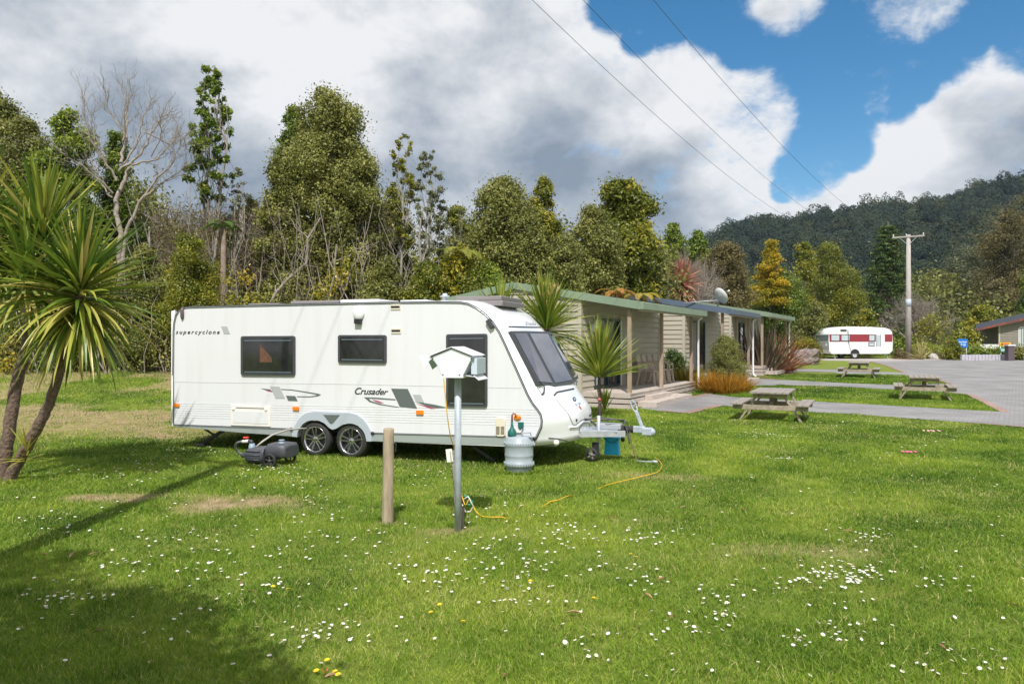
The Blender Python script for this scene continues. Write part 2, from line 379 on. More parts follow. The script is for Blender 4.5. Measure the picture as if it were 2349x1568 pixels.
for pts, w in (([c5(-60,1372), c5(220,1395), c5(540,1320)], .28), ([c5(370,1205), c5(190,1245)], .25), ([c5(1120,1075), c5(850,1060), c5(740,1062)], .22),
               ([c6(2420,1600), c6(2195,1568), c6(1700,1530)], .2), ([c6(1490,1235), c6(1700,1255), c6(1900,1350), c6(2060,1430)], -.22),
               ([c6(1060,1066), c6(1240,1085), c6(1390,1110), c6(1505,1148)], -.2), ([c6(700,928), c6(860,966), c6(1060,1040)], -.22), ([c5(1610,976), c5(1190,968)], .2)):
    EDG.append(ribbon(GP(pts), w)); sheet('brick_edging', EDG[-1], .017, m_red)

# grass blades
NOGRASS = [path1, path2, path3, road, pad]
def build_grass():
    n = 1150000
    u = RNG.random(n); p = .75
    Ya, Yb = 3.5, 36.0
    Y = (Ya**p + u * (Yb**p - Ya**p))**(1 / p); X = (RNG.random(n) * 2 - 1) * (.74 * Y + .6)
    d = dirt(X, Y); keep = RNG.random(n) > d * .93
    far = (Y > 24) & (X < 2); keep &= ~(far & (RNG.random(n) < .3))
    for q in NOGRASS + EDG: keep &= ~inpoly(X, Y, q)
    A = Vector((3.42, 20.0)); rx = (X - A.x) * .478 + (Y - A.y) * .878; ry = -(X - A.x) * .878 + (Y - A.y) * .478
    keep &= ~((rx > .1) & (ry > .25)); X = X[keep]; Y = Y[keep]; n = len(X)
    tuft = vn(X * 2.3, Y * 2.3, 3) * .6 + vn(X * 7, Y * 7, 4) * .4
    area = fbm(X * .35, Y * .35, 8)
    h = (.012 + .050 * tuft**2.0 + .016 * RNG.random(n)**3) * (1 + np.clip(Y - 8, 0, 20) * .022)
    wd = (.0022 + .00065 * Y) * (.7 + .6 * RNG.random(n))
    a = RNG.random(n) * 2 * np.pi; la = RNG.random(n) * 2 * np.pi; ll = h * (.25 + .9 * RNG.random(n))
    Z = g(X, Y); c, s = np.cos(a) * wd / 2, np.sin(a) * wd / 2
    v = np.empty((n, 3, 3))
    v[:, 0] = np.stack([X - c, Y - s, Z - .003], -1); v[:, 1] = np.stack([X + c, Y + s, Z - .003], -1); v[:, 2] = np.stack([X + np.cos(la) * ll, Y + np.sin(la) * ll, Z + h], -1)
    t = np.clip(.10 + .42 * area + .42 * (RNG.random(n) - .5) + .50 * (vn(X * 1.3, Y * 1.3, 9) - .5) + .3 * (vn(X * 4.5, Y * 4.5, 29) - .5) + .3 * (vn(X * .15 + 5, Y * .15, 19) - .5), 0, .72)
    dry = RNG.random(n) < (.05 + .3 * dirt(X, Y) + .22 * sm((vn(X * .9, Y * 1.1, 77) - .55) / .3)); t[dry] = .78 + .22 * RNG.random(dry.sum())
    n2 = 150000; u = RNG.random(n2); Y2 = 3.5 + 11 * u**1.35; X2 = (RNG.random(n2) * 2 - 1) * (.74 * Y2 + .6)
    k2 = (RNG.random(n2) < .15 + 1.1 * sm((vn(X2 * 1.1, Y2 * 1.1, 55) * .6 + vn(X2 * 3.7, Y2 * 3.7, 56) * .4 - .42) / .3)) & (dirt(X2, Y2) < .35); X2 = X2[k2]; Y2 = Y2[k2]
    for (bx, by, br, bn) in ((-1.325, 7.9, .085, 420), (-.553, 7.59, .06, 260), (.1, 10.72, .22, 700), (-6.95, 10.2, .2, 600), (-6.65, 10.0, .12, 400), (-3.7, 11.3, .3, 300)):
        aa = RNG.random(bn) * 6.283; rr = br + .07 * RNG.random(bn)**2; X2 = np.concatenate([X2, bx + rr * np.cos(aa)]); Y2 = np.concatenate([Y2, by + rr * np.sin(aa)])
    n2 = len(X2)
    h2 = .030 + .045 * RNG.random(n2)**1.6; w2 = .0030 + .00065 * Y2; a2 = RNG.random(n2) * 2 * np.pi; l2 = h2 * (.5 + 1.1 * RNG.random(n2)); c2_, s2_ = np.cos(a2), np.sin(a2); Z2 = g(X2, Y2); v2 = np.empty((2 * n2, 3, 3))
    mx_, my_, mz_ = X2 - s2_ * l2 * .4, Y2 + c2_ * l2 * .4, Z2 + h2 * .72
    v2[:n2, 0] = np.stack([X2 - c2_ * w2 / 2, Y2 - s2_ * w2 / 2, Z2], -1); v2[:n2, 1] = np.stack([X2 + c2_ * w2 / 2, Y2 + s2_ * w2 / 2, Z2], -1); v2[:n2, 2] = np.stack([mx_, my_, mz_], -1)
    v2[n2:, 0] = np.stack([mx_ - c2_ * w2 * .4, my_ - s2_ * w2 * .4, mz_ - h2 * .2], -1); v2[n2:, 1] = np.stack([mx_ + c2_ * w2 * .4, my_ + s2_ * w2 * .4, mz_ - h2 * .2], -1); v2[n2:, 2] = np.stack([X2 - s2_ * l2, Y2 + c2_ * l2, Z2 + h2 * .8], -1)
    t2 = np.clip(.38 + .5 * (RNG.random(n2) - .5) + .5 * (vn(X2 * 1.3, Y2 * 1.3, 9) - .5), 0, .74); dr = RNG.random(n2) < .06; t2[dr] = .9
    v = np.concatenate([v, v2]); t = np.concatenate([t, t2, t2])
    m = leafmat('grass_blades', [(.045, .115, .010), (.115, .225, .016), (.225, .34, .026), (.41, .47, .065), (.62, .53, .26)], .55, .35, .25)
    o = fast_mesh('lawn_grass', v.reshape(-1, 3), 3, m, t)
    tag(o, 'short green lawn grass covering the ground round the caravan', 'grass', kind='stuff')
build_grass()

# daisies: the nearest as things, the far ones as one mass
m_petal = pm('daisy_petals', (.82, .80, .80), .6); m_yolk = pm('daisy_centre', (.75, .5, .05), .7); m_stem = pm('flower_stem', (.10, .18, .03), .6)
def daisy_geo(r, rs, stem=.03, petals=11):
    mb = MB(); mb.cur = 0
    up = .35 * r * rs.random()
    for k in range(petals):
        a = 2 * math.pi * k / petals + rs.random() * .1; w = .27
        mb.add([(0, 0, 0), (.62*r*math.cos(a-w), .62*r*math.sin(a-w), up*.5), (r*math.cos(a), r*math.sin(a), up), (.62*r*math.cos(a+w), .62*r*math.sin(a+w), up*.5)], [(0,1,2,3)])
    mb.cur = 1; mb.lathe([(.3*r, .001), (.26*r, .15*r), (.001, .2*r)], 7)
    mb.cur = 2; mb.tube([(0, 0, -stem), (.004, 0, -.01), (0, 0, 0)], .0012, 4, False)
    return mb
def scatter_daisies():
    rs = random.Random(5)
    cl = [(130,1380,90,30,34),(370,1230,90,60,20),(560,1270,120,40,22),(740,1190,60,50,26),(700,1105,60,30,26),(600,1090,80,25,30),(1130,1180,120,60,30),(1200,1290,200,60,60),(1000,1310,120,50,34),(1160,1380,60,30,16),
          (760,1460,110,40,30),(700,1480,60,30,12),(560,1360,120,40,20),(1650,1405,50,50,28),(1560,1440,60,30,16),(1900,1330,120,45,50),(1960,1320,90,20,50),(1900,1460,90,40,22),(1820,1480,40,20,10),(2130,1345,60,20,12),
          (2000,1235,60,20,26),(1760,1000,60,8,40),(1790,1055,40,6,18),(1480,1240,90,20,24),(1300,1230,90,40,30),(1240,1370,60,30,12),(1500,960,60,20,20),(1700,985,120,20,34),(640,1070,60,12,30),(300,1300,90,40,18),
          (2200,1530,110,30,24),(2150,1000,120,30,30),(1940,968,90,12,30),(2020,898,140,8,60),(2060,1060,160,40,20),(450,1040,120,14,24),(250,1090,140,14,34),(330,1060,80,20,18),(980,1100,60,30,14),(860,1250,60,30,12),(420,1440,90,50,8),(1350,1480,90,40,10),(180,1200,120,40,14),(1450,1330,80,30,12)]
    pts = []
    for (x, y, sx, sy, n) in cl:
        for _ in range(n):
            px, py = rs.gauss(x, sx * .6), rs.gauss(y, sy * .6)
            if py > 1566 or py < 830: continue
            pts.append(G(px, py))
    for _ in range(230):
        py = 860 + 706 * rs.random(); pts.append(G(rs.random() * 2400 - 20, py))
    P_ = np.array([[p.x, p.y, p.z] for p in pts]); keep = np.ones(len(P_), bool)
    for q in NOGRASS: keep &= ~inpoly(P_[:, 0], P_[:, 1], q)
    A = Vector((3.42, 20.0)); rx = (P_[:,0] - A.x) * .478 + (P_[:,1] - A.y) * .878; ry = -(P_[:,0] - A.x) * .878 + (P_[:,1] - A.y) * .478
    keep &= ~((rx > 0) & (ry > .0)); P_ = P_[keep]; P_ = P_[np.argsort(P_[:, 1])]
    protos = []
    for i in range(5): protos.append(daisy_geo(.0108 + .0011 * i, rs).build('daisy', [m_petal, m_yolk, m_stem], fix=False).data)
    for o in [o for o in COL.objects if o.name.startswith('daisy')]: bpy.data.objects.remove(o)
    for i, p in enumerate(P_[:300]):
        o = bpy.data.objects.new('daisy', protos[i % 5]); COL.objects.link(o)
        o.location = (p[0], p[1], p[2] + .022 + .018 * rs.random()); o.rotation_euler = (R(rs.gauss(-6, 14)), R(rs.gauss(0, 14)), rs.random() * 6.28); s = .85 + .4 * rs.random(); o.scale = (s, s, s)
        tag(o, 'one of the white daisies open in the nearest stretch of lawn', 'daisy', 'white daisies in the near lawn')
    vs, fs, mi = [], [], []
    for p in P_[300:]:
        me = protos[rs.randrange(5)]; b = len(vs); s = .9 + .4 * rs.random(); z = p[2] + .025 + .02 * rs.random(); tx, ty = rs.gauss(0, .15), rs.gauss(-.12, .15)
        for v in me.vertices: vs.append((p[0] + v.co.x * s, p[1] + v.co.y * s, z + v.co.z * s + v.co.x * tx - v.co.y * ty))
        for f in me.polygons: fs.append([b + i for i in f.vertices]); mi.append(f.material_index)
    me = bpy.data.meshes.new('far_daisies'); me.from_pydata(vs, [], fs)
    for m in (m_petal, m_yolk, m_stem): me.materials.append(m)
    me.polygons.foreach_set('material_index', mi); o = bpy.data.objects.new('far_daisies', me); COL.objects.link(o)
    tag(o, 'tiny white daisies scattered over the farther lawn around the caravan', 'daisies', kind='stuff')
    # dandelions, fallen leaves
    m_dan = pm('dandelion_yellow', (.85, .62, .02), .6)
    mb = MB()
    for k in range(16):
        for r, z, w in ((.019, .004, .2), (.012, .008, .25)):
            a = 2 * math.pi * k / 16 + r * 40
            mb.add([(0, 0, .002), (.7*r*math.cos(a-w), .7*r*math.sin(a-w), z*.7), (r*math.cos(a), r*math.sin(a), z), (.7*r*math.cos(a+w), .7*r*math.sin(a+w), z*.7)], [(0,1,2,3)])
    mb.cur = 1; mb.tube([(0, 0, -.03), (0, 0, 0)], .0015, 4)
    first = None; DL = ['yellow dandelion left of the pair just beyond the tree shade in the left foreground', 'yellow dandelion right of the pair just beyond the tree shade in the left foreground', 'yellow dandelion farthest back of the three in the bottom centre grass', 'yellow dandelion leftmost of the three in the bottom centre grass', 'yellow dandelion nearest and rightmost of the three in the bottom centre grass', 'yellow dandelion left of the butterfly at the bottom edge', 'yellow dandelion close above right of the butterfly at the bottom edge', 'yellow dandelion nearest the viewer beside the butterfly', 'yellow dandelion left of the pair right of the metal pole among daisies', 'yellow dandelion right of the pair right of the metal pole among daisies', 'yellow dandelion behind the cluster near the butterfly', 'lone yellow dandelion in front of the metal pole amid dense daisies', 'lone yellow dandelion in the open grass right of centre foreground']; LL = ['lying at the left edge inside the lower tree shade', 'just right of the one at the left edge shade tip', 'long in the middle of the lower left tree shade', 'nearest the bottom edge inside the tree shade', 'farthest back of three right of the bottom centre', 'curled beside the thick daisies right of bottom centre', 'largest of the three right of the bottom centre', 'lying below the worn patch on the right lawn', 'lying left of the worn patch on the right lawn', 'at the right edge of the picture', 'at the bottom edge right of the butterfly', 'just behind the lone dandelion right of centre', 'left of the pair among daisies beyond the tree shade', 'right of the pair among daisies beyond the tree shade', 'on the open lawn behind the worn right patch', 'on the open lawn left of the worn right patch', 'near the bottom right corner', 'at the rim of the shade below the power pole shadow', 'on the lawn right of the yellow cable', 'at the bottom edge left of the butterfly']
    for di, (x, y) in enumerate(((626,1353),(660,1359),(1008,1395),(988,1413),(1062,1434),(725,1549),(768,1551),(775,1558),(1446,1277),(1458,1284),(750,1524),(1216,1340),(1362,1380))):
        p = G(x, y)
        if first is None: o = first = mb.build('dandelion', [m_dan, m_stem], fix=False)
        else: o = first.copy(); COL.objects.link(o)
        o.location = p + Vector((0, 0, .03)); o.rotation_euler = (R(-12), 0, x); tag(o, DL[di], 'dandelion', 'yellow dandelions in the lawn')
    m_dead = pm('dead_leaf', (.30, .15, .06), .7, (.16, .08, .04), 30)
    m_dead2 = pm('pale_dead_leaf', (.45, .27, .17), .7, (.3, .17, .1), 30)
    def leafg(L_):
        mb = MB(); vs = []
        for i in range(6):
            t = i / 5; w = L_ * .3 * math.sin(math.pi * min(.97, t * .9 + .06)); z = .012 * math.sin(t * 3) 
            vs += [(t * L_, -w / 2, z + .006), (t * L_, 0, z), (t * L_, w / 2, z + .008)]
        fs = []
        for i in range(5): fs += [(3*i, 3*i+1, 3*i+4, 3*i+3), (3*i+1, 3*i+2, 3*i+5, 3*i+4)]
        mb.add(vs, fs, True); return mb
    a = leafg(.075).build('fallen_leaf', m_dead, fix=False); b = leafg(.09).build('fallen_leaf', m_dead2, fix=False)
    lv = [(95,1278),(160,1287),(240,1455),(345,1528),(1508,1338),(1496,1382),(1545,1422),(1930,1226),(1700,1260),(2335,1400),(1160,1556),(1300,1415),(550,1350),(590,1365),(1700,1175),(1560,1170),(2170,1500),(230,1275),(1395,1195),(745,1565)]
    for i, (x, y) in enumerate(lv):
        src = (a, b)[i % 2]; o = src if i < 2 else src.copy()
        if i >= 2: COL.objects.link(o)
        p = G(x, y); o.location = p + Vector((0, 0, .03)); o.rotation_euler = (R(10 * math.sin(i * 5)), R(12 * math.cos(i * 3)), i * 1.7); s = .75 + .4 * ((i * 37) % 10) / 10; o.scale = (s, s, s)
        tag(o, 'dry ' + ('dark brown' if i % 2 == 0 else 'pale tan') + ' leaf ' + LL[i], 'leaf', 'dry ' + ('dark brown' if i % 2 == 0 else 'pale tan') + ' leaves on the lawn')
    m_pink = pm('pink_petals', (.72, .12, .25), .6)
    for lab, (x, y), s in (('bright pink fallen blossom lying on the lawn right of the nearest picnic table', (2082, 1040), 1.0), ('pale pink scatter of petals on grass behind the bright pink blossom', (2132, 991), 1.5)):
        mb = MB()
        for k in range(9):
            a_ = k * 2.4; r = .045 * (k % 3 + 1) * s
            mb.sphere((r * math.cos(a_), r * .5 * math.sin(a_), .035), (.028, .022, .012), 7, 4)
        o = mb.build('fallen_blossom', m_pink if s == 1.0 else pm('pale_petals', (.75, .42, .40), .6)); o.location = G(x, y); tag(o, lab, 'blossom')
scatter_daisies()

# butterfly at the bottom edge
def butterfly():
    p = G(745, 1560); t = thing('butterfly', 'small orange and black butterfly settled in the grass at the bottom edge', 'butterfly', p + Vector((0, 0, .045)), .4)
    mo = pm('butterfly_orange', (.75, .25, .03), .6, (.03, .02, .01), 90, thr=(.5, .56)); mk = pm('butterfly_black', (.02, .02, .02), .5)
    MB().tube([(0, -.015, 0), (0, 0, .002), (0, .012, .001)], [.0015, .003, .0015], 6).build('body', mk, t)
    for sx in (-1, 1):
        mb = MB(); vs = [(0, .006, .002), (sx*.012, .022, .018), (sx*.017, .016, .026), (sx*.014, .002, .02), (sx*.014, -.012, .018), (sx*.006, -.016, .01), (0, -.004, .002)]
        mb.add(vs + [(v[0], v[1], v[2] + .0006) for v in vs], [tuple(range(7)), tuple(range(13, 6, -1))]); mb.build('wing', mo, t)
butterfly()
# ------------------------------------------------------------------ the caravan
m_white = pm('caravan_white', (.725, .73, .755), .32, (.66, .66, .655), 2.2, coat=.25, stretch=(2.5, 2.5, .22), thr=(.48, .95))
m_gelcoat = pm('gelcoat_white', (.84, .85, .86), .22, coat=.5)
m_grp = pm('grey_trim', (.42, .47, .52), .4)
m_rubber = pm('black_rubber', (.018, .018, .02), .75, (.035, .033, .03), 40)
m_dgrey = pm('dark_grey_trim', (.055, .06, .065), .45)
m_alu = pm('alloy', (.72, .72, .73), .22, metal=1.0)
m_galv = pm('galvanised_steel', (.36, .41, .47), .5, (.50, .55, .60), 9, metal=.15)
m_glassd = pm('dark_window', (.012, .014, .016), .06, (.03, .03, .03), 3, spec=.6)
m_glassf = pm('tinted_front_window', (.03, .035, .055), .04, (.07, .07, .10), 2.5, spec=1.0, coat=1.0)
m_silver = pm('silver_strip', (.60, .64, .68), .3, metal=.6)
m_orange = pm('amber_lens', (.85, .22, .01), .3); m_redl = pm('red_lens', (.35, .01, .015), .3)
m_cream = pm('cream_plastic', (.72, .66, .52), .5); m_offw = pm('off_white_plastic', (.80, .77, .72), .45)
m_bplas = pm('black_plastic', (.02, .021, .023), .5); m_ggrey = pm('decal_grey', (.115, .135, .13), .4); m_lgrey = pm('decal_silver', (.42, .44, .44), .4)
m_mag = pm('decal_magenta', (.42, .05, .14), .4); m_ink = pm('lettering_black', (.015, .015, .018), .5); m_green = pm('dark_green_plastic', (.01, .12, .10), .45)
m_redp = pm('red_plastic', (.75, .04, .02), .4); m_blind = pm('orange_blind', (.17, .075, .045), .6, (.10, .05, .03), 12)

TH = R(19.4); UX, UY = math.cos(TH), -math.sin(TH)
s0 = 129.3; OY = F / s0; OX = (397 - W0) / s0
def S(x, y, v=0.0, off=0.0):                       # view pixel -> caravan frame (u along, v across, z up) on the plane at depth v
    k = (x - W0) / F; v_ = v - off
    u = (k * (OY + UX * v_) - OX + UY * v_) / (UX - k * UY)
    Y = OY + UY * u + UX * v_
    return Vector((u, v_, CAMZ + (HZ - y) / F * Y))
Wd = 2.26
CV = thing('caravan', 'large white touring caravan with twin axle and grey trim parked on the lawn', 'caravan', (OX, OY, 0), -TH)
seam = [(397,975),(396.5,860),(397.5,760),(399,740),(403,724),(409,713),(417,706.5),(428,704),(445,703.2),(560,700.2),(700,697),(886,693),(1000,691.8)] + \
       [c2(*p) for p in ((700,112),(760,122),(830,155),(900,205),(960,270),(1010,345),(1060,450),(1110,560),(1160,670),(1200,760),(1240,850),(1280,920),(1320,970),(1345,1010),(1355,1060),(1350,1110),(1325,1165),(1305,1210),(1290,1262))]
bottom = [(1157.7,1023),(880.5,1012.5),c1(1775,1285),c1(1735,1285),c1(1715,1210),c1(1660,1155),c1(1600,1135),c1(1530,1148),c1(1475,1180),c1(1450,1190),c1(1430,1180),c1(1390,1140),c1(1330,1110),c1(1260,1112),c1(1200,1140),c1(1160,1190),c1(1150,1250),(669.8,1000.7),(513.6,987.5),(405,979)]
prof = [S(*p) for p in seam]
def body():
    mb = MB(); out = prof + [S(*p) for p in bottom]
    n = len(out)
    for v, flip in ((0.0, 0), (Wd, 1)):
        pts = [Vector((p.x, v, p.z)) for p in out]; tris = tessellate_polygon([pts]); mb.add(pts, [tuple(t) for t in tris])
    a = [Vector((p.x, 0, p.z)) for p in out]; b = [Vector((p.x, Wd, p.z)) for p in out]; k = len(prof)
    for i in range(k - 1):                          # roof, rear, front skin
        mb.add([a[i], a[i+1], b[i+1], b[i]], [(0,1,2,3)], 3 < i < 30)
    for i in list(range(k - 1, n)):
        j = (i + 1) % n; mb.add([a[i], a[j], a[j] + Vector((0, .35, 0)), a[i] + Vector((0, .35, 0))], [(0,1,2,3)])
        mb.add([b[i], b[j], b[j] - Vector((0, .35, 0)), b[i] - Vector((0, .35, 0))], [(0,1,2,3)])
    mb.box((.1, .3, .36), (6.4, Wd - .3, .42))
    o = mb.build('body', m_white, CV)
    # rear corner moulding (slightly behind the side panel)
    mb = MB(); z0 = S(397, 976).z; z1 = prof[5].z
    ys = np.linspace(0, Wd, 9); vs = []
    for y in ys:
        b_ = .075 * (1 - abs(2 * y / Wd - 1)**8) + .006 * 0
        for z in (z0, z0 + .3, z1 - .3, z1 - .08, z1): vs.append((.012 - b_ * (1 if z < z1 - .05 else .45) - (.055 if 0 < y < Wd or True else 0), y, z))
    mb.add(vs, [(i*5+j, i*5+j+1, i*5+j+6, i*5+j+5) for i in range(8) for j in range(4)], True)
    for y in (0, Wd): mb.add([(.012, y, z0), (-.043, y, z0), (-.043, y, z1 - .08), (-.043, y, z1), (.05, y, z1 + .02), (.012, y, z1 - .2)], [(0,1,2,3,4,5)])
    mb.build('rear_panel', m_gelcoat, CV)
    for v in (.02, Wd - .1):
        MB().box((-.062, v, 1.0), (-.03, v + .08, 1.42)).build('tail_light', m_redl, CV, .006)
        MB().box((-.06, v, .52), (-.03, v + .08, .99)).build('tail_light_trim', m_grp, CV, .006)
        MB().box((-.06, v, 1.43), (-.03, v + .08, 1.53)).build('tail_light_trim', m_grp, CV, .006)
body()
# seam trim: grey-white-grey double line
def offs(pts, v, d=0): return [Vector((p.x, v, p.z)) for p in pts]
for v in (-.006, Wd + .006):
    MB().tube(offs(prof[1:-1] , v), .008, 6).build('edge_trim', m_dgrey, CV)
def shifted(pts, d):
    out = []
    for i, p in enumerate(pts):
        t = (pts[min(i+1, len(pts)-1)] - pts[max(i-1, 0)]); t.normalize(); nrm = Vector((t.z, 0, -t.x)); out.append(Vector((p.x, 0, p.z)) + nrm * d + Vector((0, -.005, 0)))
    return out
MB().tube(shifted(prof, .022), .005, 6).build('edge_trim', m_dgrey, CV)
MB().tube(shifted(prof, .013), .006, 6).build('edge_line', m_silver, CV)
# side details
seamline = MB(); 
def plate(mb, pts, off=.004, v=0.0, thick=.003):
    q = [S(x, y, v, off) for x, y in pts]; mb.prism(q, (0, 0, 0), (0, thick, 0)); return mb
plate(seamline, [(398,875),(805,880.2),(1196,889.2),(1196,890.2),(805,881.2),(398,876)], .003).build('panel_joint', pm('joint_grey', (.55, .56, .56), .5), CV)
mb = MB()                                           # pressed ribs low on the panel
for k in range(7):
    ya, yb = 925 + 5.2 * k, 939 + 6.1 * k
    mb.prism([S(400, ya, 0, .004), S(1232 + k, yb, 0, .004), S(1232 + k, yb + 1.0, 0, .001), S(400, ya + .9, 0, .001)], (0,0,0), (0, .004, 0))
mb.build('panel_rib', pm('rib_white', (.70, .71, .71), .4), CV)
# sill rail and skirt
plate(MB(), [c1(118,1143), c1(1102,1178), c1(1102,1190), c1(118,1155)], .012, thick=.014).build('sill_rail', m_dgrey, CV)
plate(MB(), [c1(118,1150), c1(1102,1184.5), c1(1102,1187.5), c1(118,1152.5)], .016, thick=.005).build('rail_line', m_silver, CV)  # thin silver line along the dark rail
plate(MB(), [c1(1775,1212), c2(1060,1186), c2(1060,1196), c1(1775,1226)], .012, thick=.014).build('sill_rail', m_dgrey, CV)
plate(MB(), [c1(1775,1217.5), c2(1060,1190), c2(1060,1193), c1(1775,1221)], .016, thick=.005).build('rail_line', m_silver, CV)
plate(MB(), [c1(118,1155), c1(1110,1192), c1(1110,1243), c1(700,1215), c1(130,1163)], .006, thick=.012).build('skirt', m_silver, CV)
plate(MB(), [c1(1775,1226), c2(1060,1196), c2(1285,1206), c2(1283,1262), c2(1060,1256), c1(1775,1284)], .006, thick=.012).build('skirt', m_silver, CV)
for p in (c1(1102,1185), c1(1785,1219), c2(1290,1205)):
    q = S(*p, 0, .02); MB().sphere(q, (.035, .02, .028), 10, 6).build('rail_cap', m_bplas, CV)
# windows
def window(pts, topbar=True, name='window'):
    x0, y0, x1, y1, y0b, y1b = pts                  # left, top-left, right, bottom-left, top-right, bottom-right
    def rr(ins, off, r=5):
        cs = [(x0+ins, y0+ins, 1, 1), (x1-ins, y0b+ins, -1, 1), (x1-ins, y1b-ins, -1, -1), (x0+ins, y1-ins, 1, -1)]; out = []
        seq = []
        for (cx, cy, sx, sy), (a0) in zip(cs, (180, 270, 0, 90)):
            for t in range(5):
                a = R(a0 + t * 22.5); out.append((cx + sx * r + math.cos(a) * r, cy + sy * r + math.sin(a) * r))
        return out
    fr = plate(MB(), rr(0, 0), .03, thick=.032).build(name, m_dgrey, CV, .008)
    plate(MB(), rr(5, 0, 3), .034, thick=.006).build('pane', m_glassd, fr)
    for ya, yb in ((y0 + 9, y0b + 9), (y1 - 9, y1b - 9)):
        plate(MB(), [(x0+8, ya), (x1-8, yb), (x1-8, yb+2.6), (x0+8, ya+2.6)], .038, thick=.006).build('pane_strip', pm('strip_grey', (.12, .15, .18), .25), fr)
    return fr
w1 = window((551.5, 770.5, 675.5, 860.5, 770, 861.5)); window((774.5, 768, 885, 832, 768, 833.5)); window((1022.5, 766.2, 1116.5, 932, 765, 933.5))
plate(MB(), [c1(838,470), c1(890,530), c1(938,585), c1(938,622), c1(838,622)], .0355, thick=.002).build('blind', m_blind, w1)
# light, vents, marker lamps
q = S(*c1(1668,212), 0, .02); mb = MB(); mb.sphere(q, (.10, .05, .12), 14, 10); al = mb.build('awning_light', m_gelcoat, CV)
MB().box((q.x - .06, q.y - .05, q.z - .17), (q.x + .06, q.y + .02, q.z - .09)).build('light_base', m_bplas, al, .01)
for p in (c1(1980,160), c1(1984,360)):
    q = S(*p, 0, 0); v_ = MB().box((q.x - .085, -.012, q.z - .045), (q.x + .085, .002, q.z + .045)).build('flue_vent', m_cream, CV, .004)
    MB().box((q.x - .075, -.018, q.z - .012), (q.x + .075, -.011, q.z + .018)).build('vent_slot', m_bplas, v_)
for p, rx, rz in ((c1(141,984), .055, .03), (c1(1141,1012), .06, .032), (c2(372,996), .062, .034), (c2(1153,1036), .06, .042)):
    q = S(*p, 0, .012)
    if rz > .04: MB().sphere(q, (rx, .02, rz), 12, 8).build('marker_lamp', m_orange, CV)
    else: MB().box((q.x - rx, q.y - .012, q.z - rz), (q.x + rx, q.y + .012, q.z + rz)).build('marker_lamp', m_orange, CV, .006)
q = S(*c1(186,215), 0, .02); MB().sphere(q, (.035, .035, .11), 10, 8).build('corner_lamp', pm('lamp_brown', (.14, .10, .10), .3), CV)
p0, p1 = S(*c2(915,255), 0, .03), S(*c2(955,318), 0, .03); MB().bar(p0, p1, .075, .05, (0, 1, 0)).build('awning_bracket', m_dgrey, CV, .008)
# side locker and fridge cover and water inlet
lk = plate(MB(), [c1(592,978), c1(926,990), c1(926,1164), c1(592,1152)], .014, thick=.014).build('locker_door', m_offw, CV, .006)
plate(MB(), [c1(612,1030), c1(906,1040), c1(906,1142), c1(612,1132)], .019, thick=.006).build('door_panel', m_white, lk, .003)
plate(MB(), [c1(636,1001), c1(872,1009), c1(872,1014), c1(636,1006)], .018, thick=.005).build('handle', m_dgrey, lk)
for p in (c1(616,1015), c1(888,1022)):
    q = S(*p, 0, .02); MB().sphere(q, (.03, .012, .03), 8, 6).build('latch', m_offw, lk)
fg = plate(MB(), [c2(985,1040), c2(1045,1040), c2(1055,1060), c2(1054,1180), c2(1040,1188), c2(990,1186), c2(977,1176), c2(977,1060)], .03, thick=.03).build('vent_cover', m_cream, CV, .008)
for k in range(7):
    for a, b in ((982, 1010), (1020, 1048)):
        y = 1108 + k * 9.5; plate(MB(), [c2(a,y), c2(b,y), c2(b,y+4.5), c2(a,y+4.5)], .034, thick=.006).build('slot', pm('slot_brown', (.10, .08, .05), .6), fg)
wi = plate(MB(), [c2(1155,1075), c2(1203,1075), c2(1203,1130), c2(1158,1132)], .02, thick=.02).build('water_inlet', m_galv, CV, .004)
plate(MB(), [c2(1156,1074), c2(1198,1074), c2(1196,1112), c2(1186,1118), c2(1182,1130), c2(1168,1130), c2(1160,1112)], .07, thick=.05).build('inlet_flap', m_green, wi, .006)
plate(MB(), [c2(1145,1130), c2(1190,1130), c2(1180,1158), c2(1140,1155)], .05, thick=.04).build('inlet_lid', m_offw, wi, .004)
# decals and lettering
def decal(name, mat, *polys, off=.0035):
    for p in polys: plate(MB(), p, off, thick=.0015).build(name, mat, CV)
decal('stripe_decal', m_ggrey, [c1(845,842), c1(925,850), c1(932,862), c1(870,852)], [c1(1015,846), c1(1110,852), c1(1220,868), c1(1325,886), c1(1352,894), c1(1330,908), c1(1260,917), c1(1150,915), c1(1150,908), c1(1255,909), c1(1300,903), c1(1320,896), c1(1210,875), c1(1105,859), c1(1020,853)])
decal('stripe_decal', m_lgrey, [c1(925,826), c1(1003,826), c1(1050,926), c1(970,926)], [c1(512,322), c1(562,322), c1(588,384), c1(536,384)], off=.0055)
decal('stripe_decal', m_ggrey, [c1(1058,903), c1(1135,906), c1(1156,948), c1(1076,946)], off=.0055)
decal('stripe_decal', m_mag, [c1(880,855), c1(940,862), c1(945,872), c1(905,866)])
decal('stripe_decal', m_ggrey, [c2(142,804), c2(275,807), c2(350,964), c2(212,950)], off=.0055)
decal('stripe_decal', m_lgrey, [c2(316,852), c2(378,855), c2(405,916), c2(344,914)], off=.0055)
decal('stripe_decal', m_ggrey, [c2(332,908), c2(402,918), c2(500,935), c2(592,956), c2(510,963), c2(440,948)], [c1(1712,916), c1(1800,918), c1(1978,932), c1(1978,942), c1(1800,930), c1(1752,928), c1(1770,946), c1(1860,974), c1(2010,998), c1(2000,1002), c1(1850,982), c1(1760,956)])
decal('stripe_decal', m_mag, [c2(345,925), c2(430,945), c2(500,966), c2(460,966)], [c1(1780,934), c1(1830,946), c1(1880,966), c1(1850,966), c1(1810,952)])
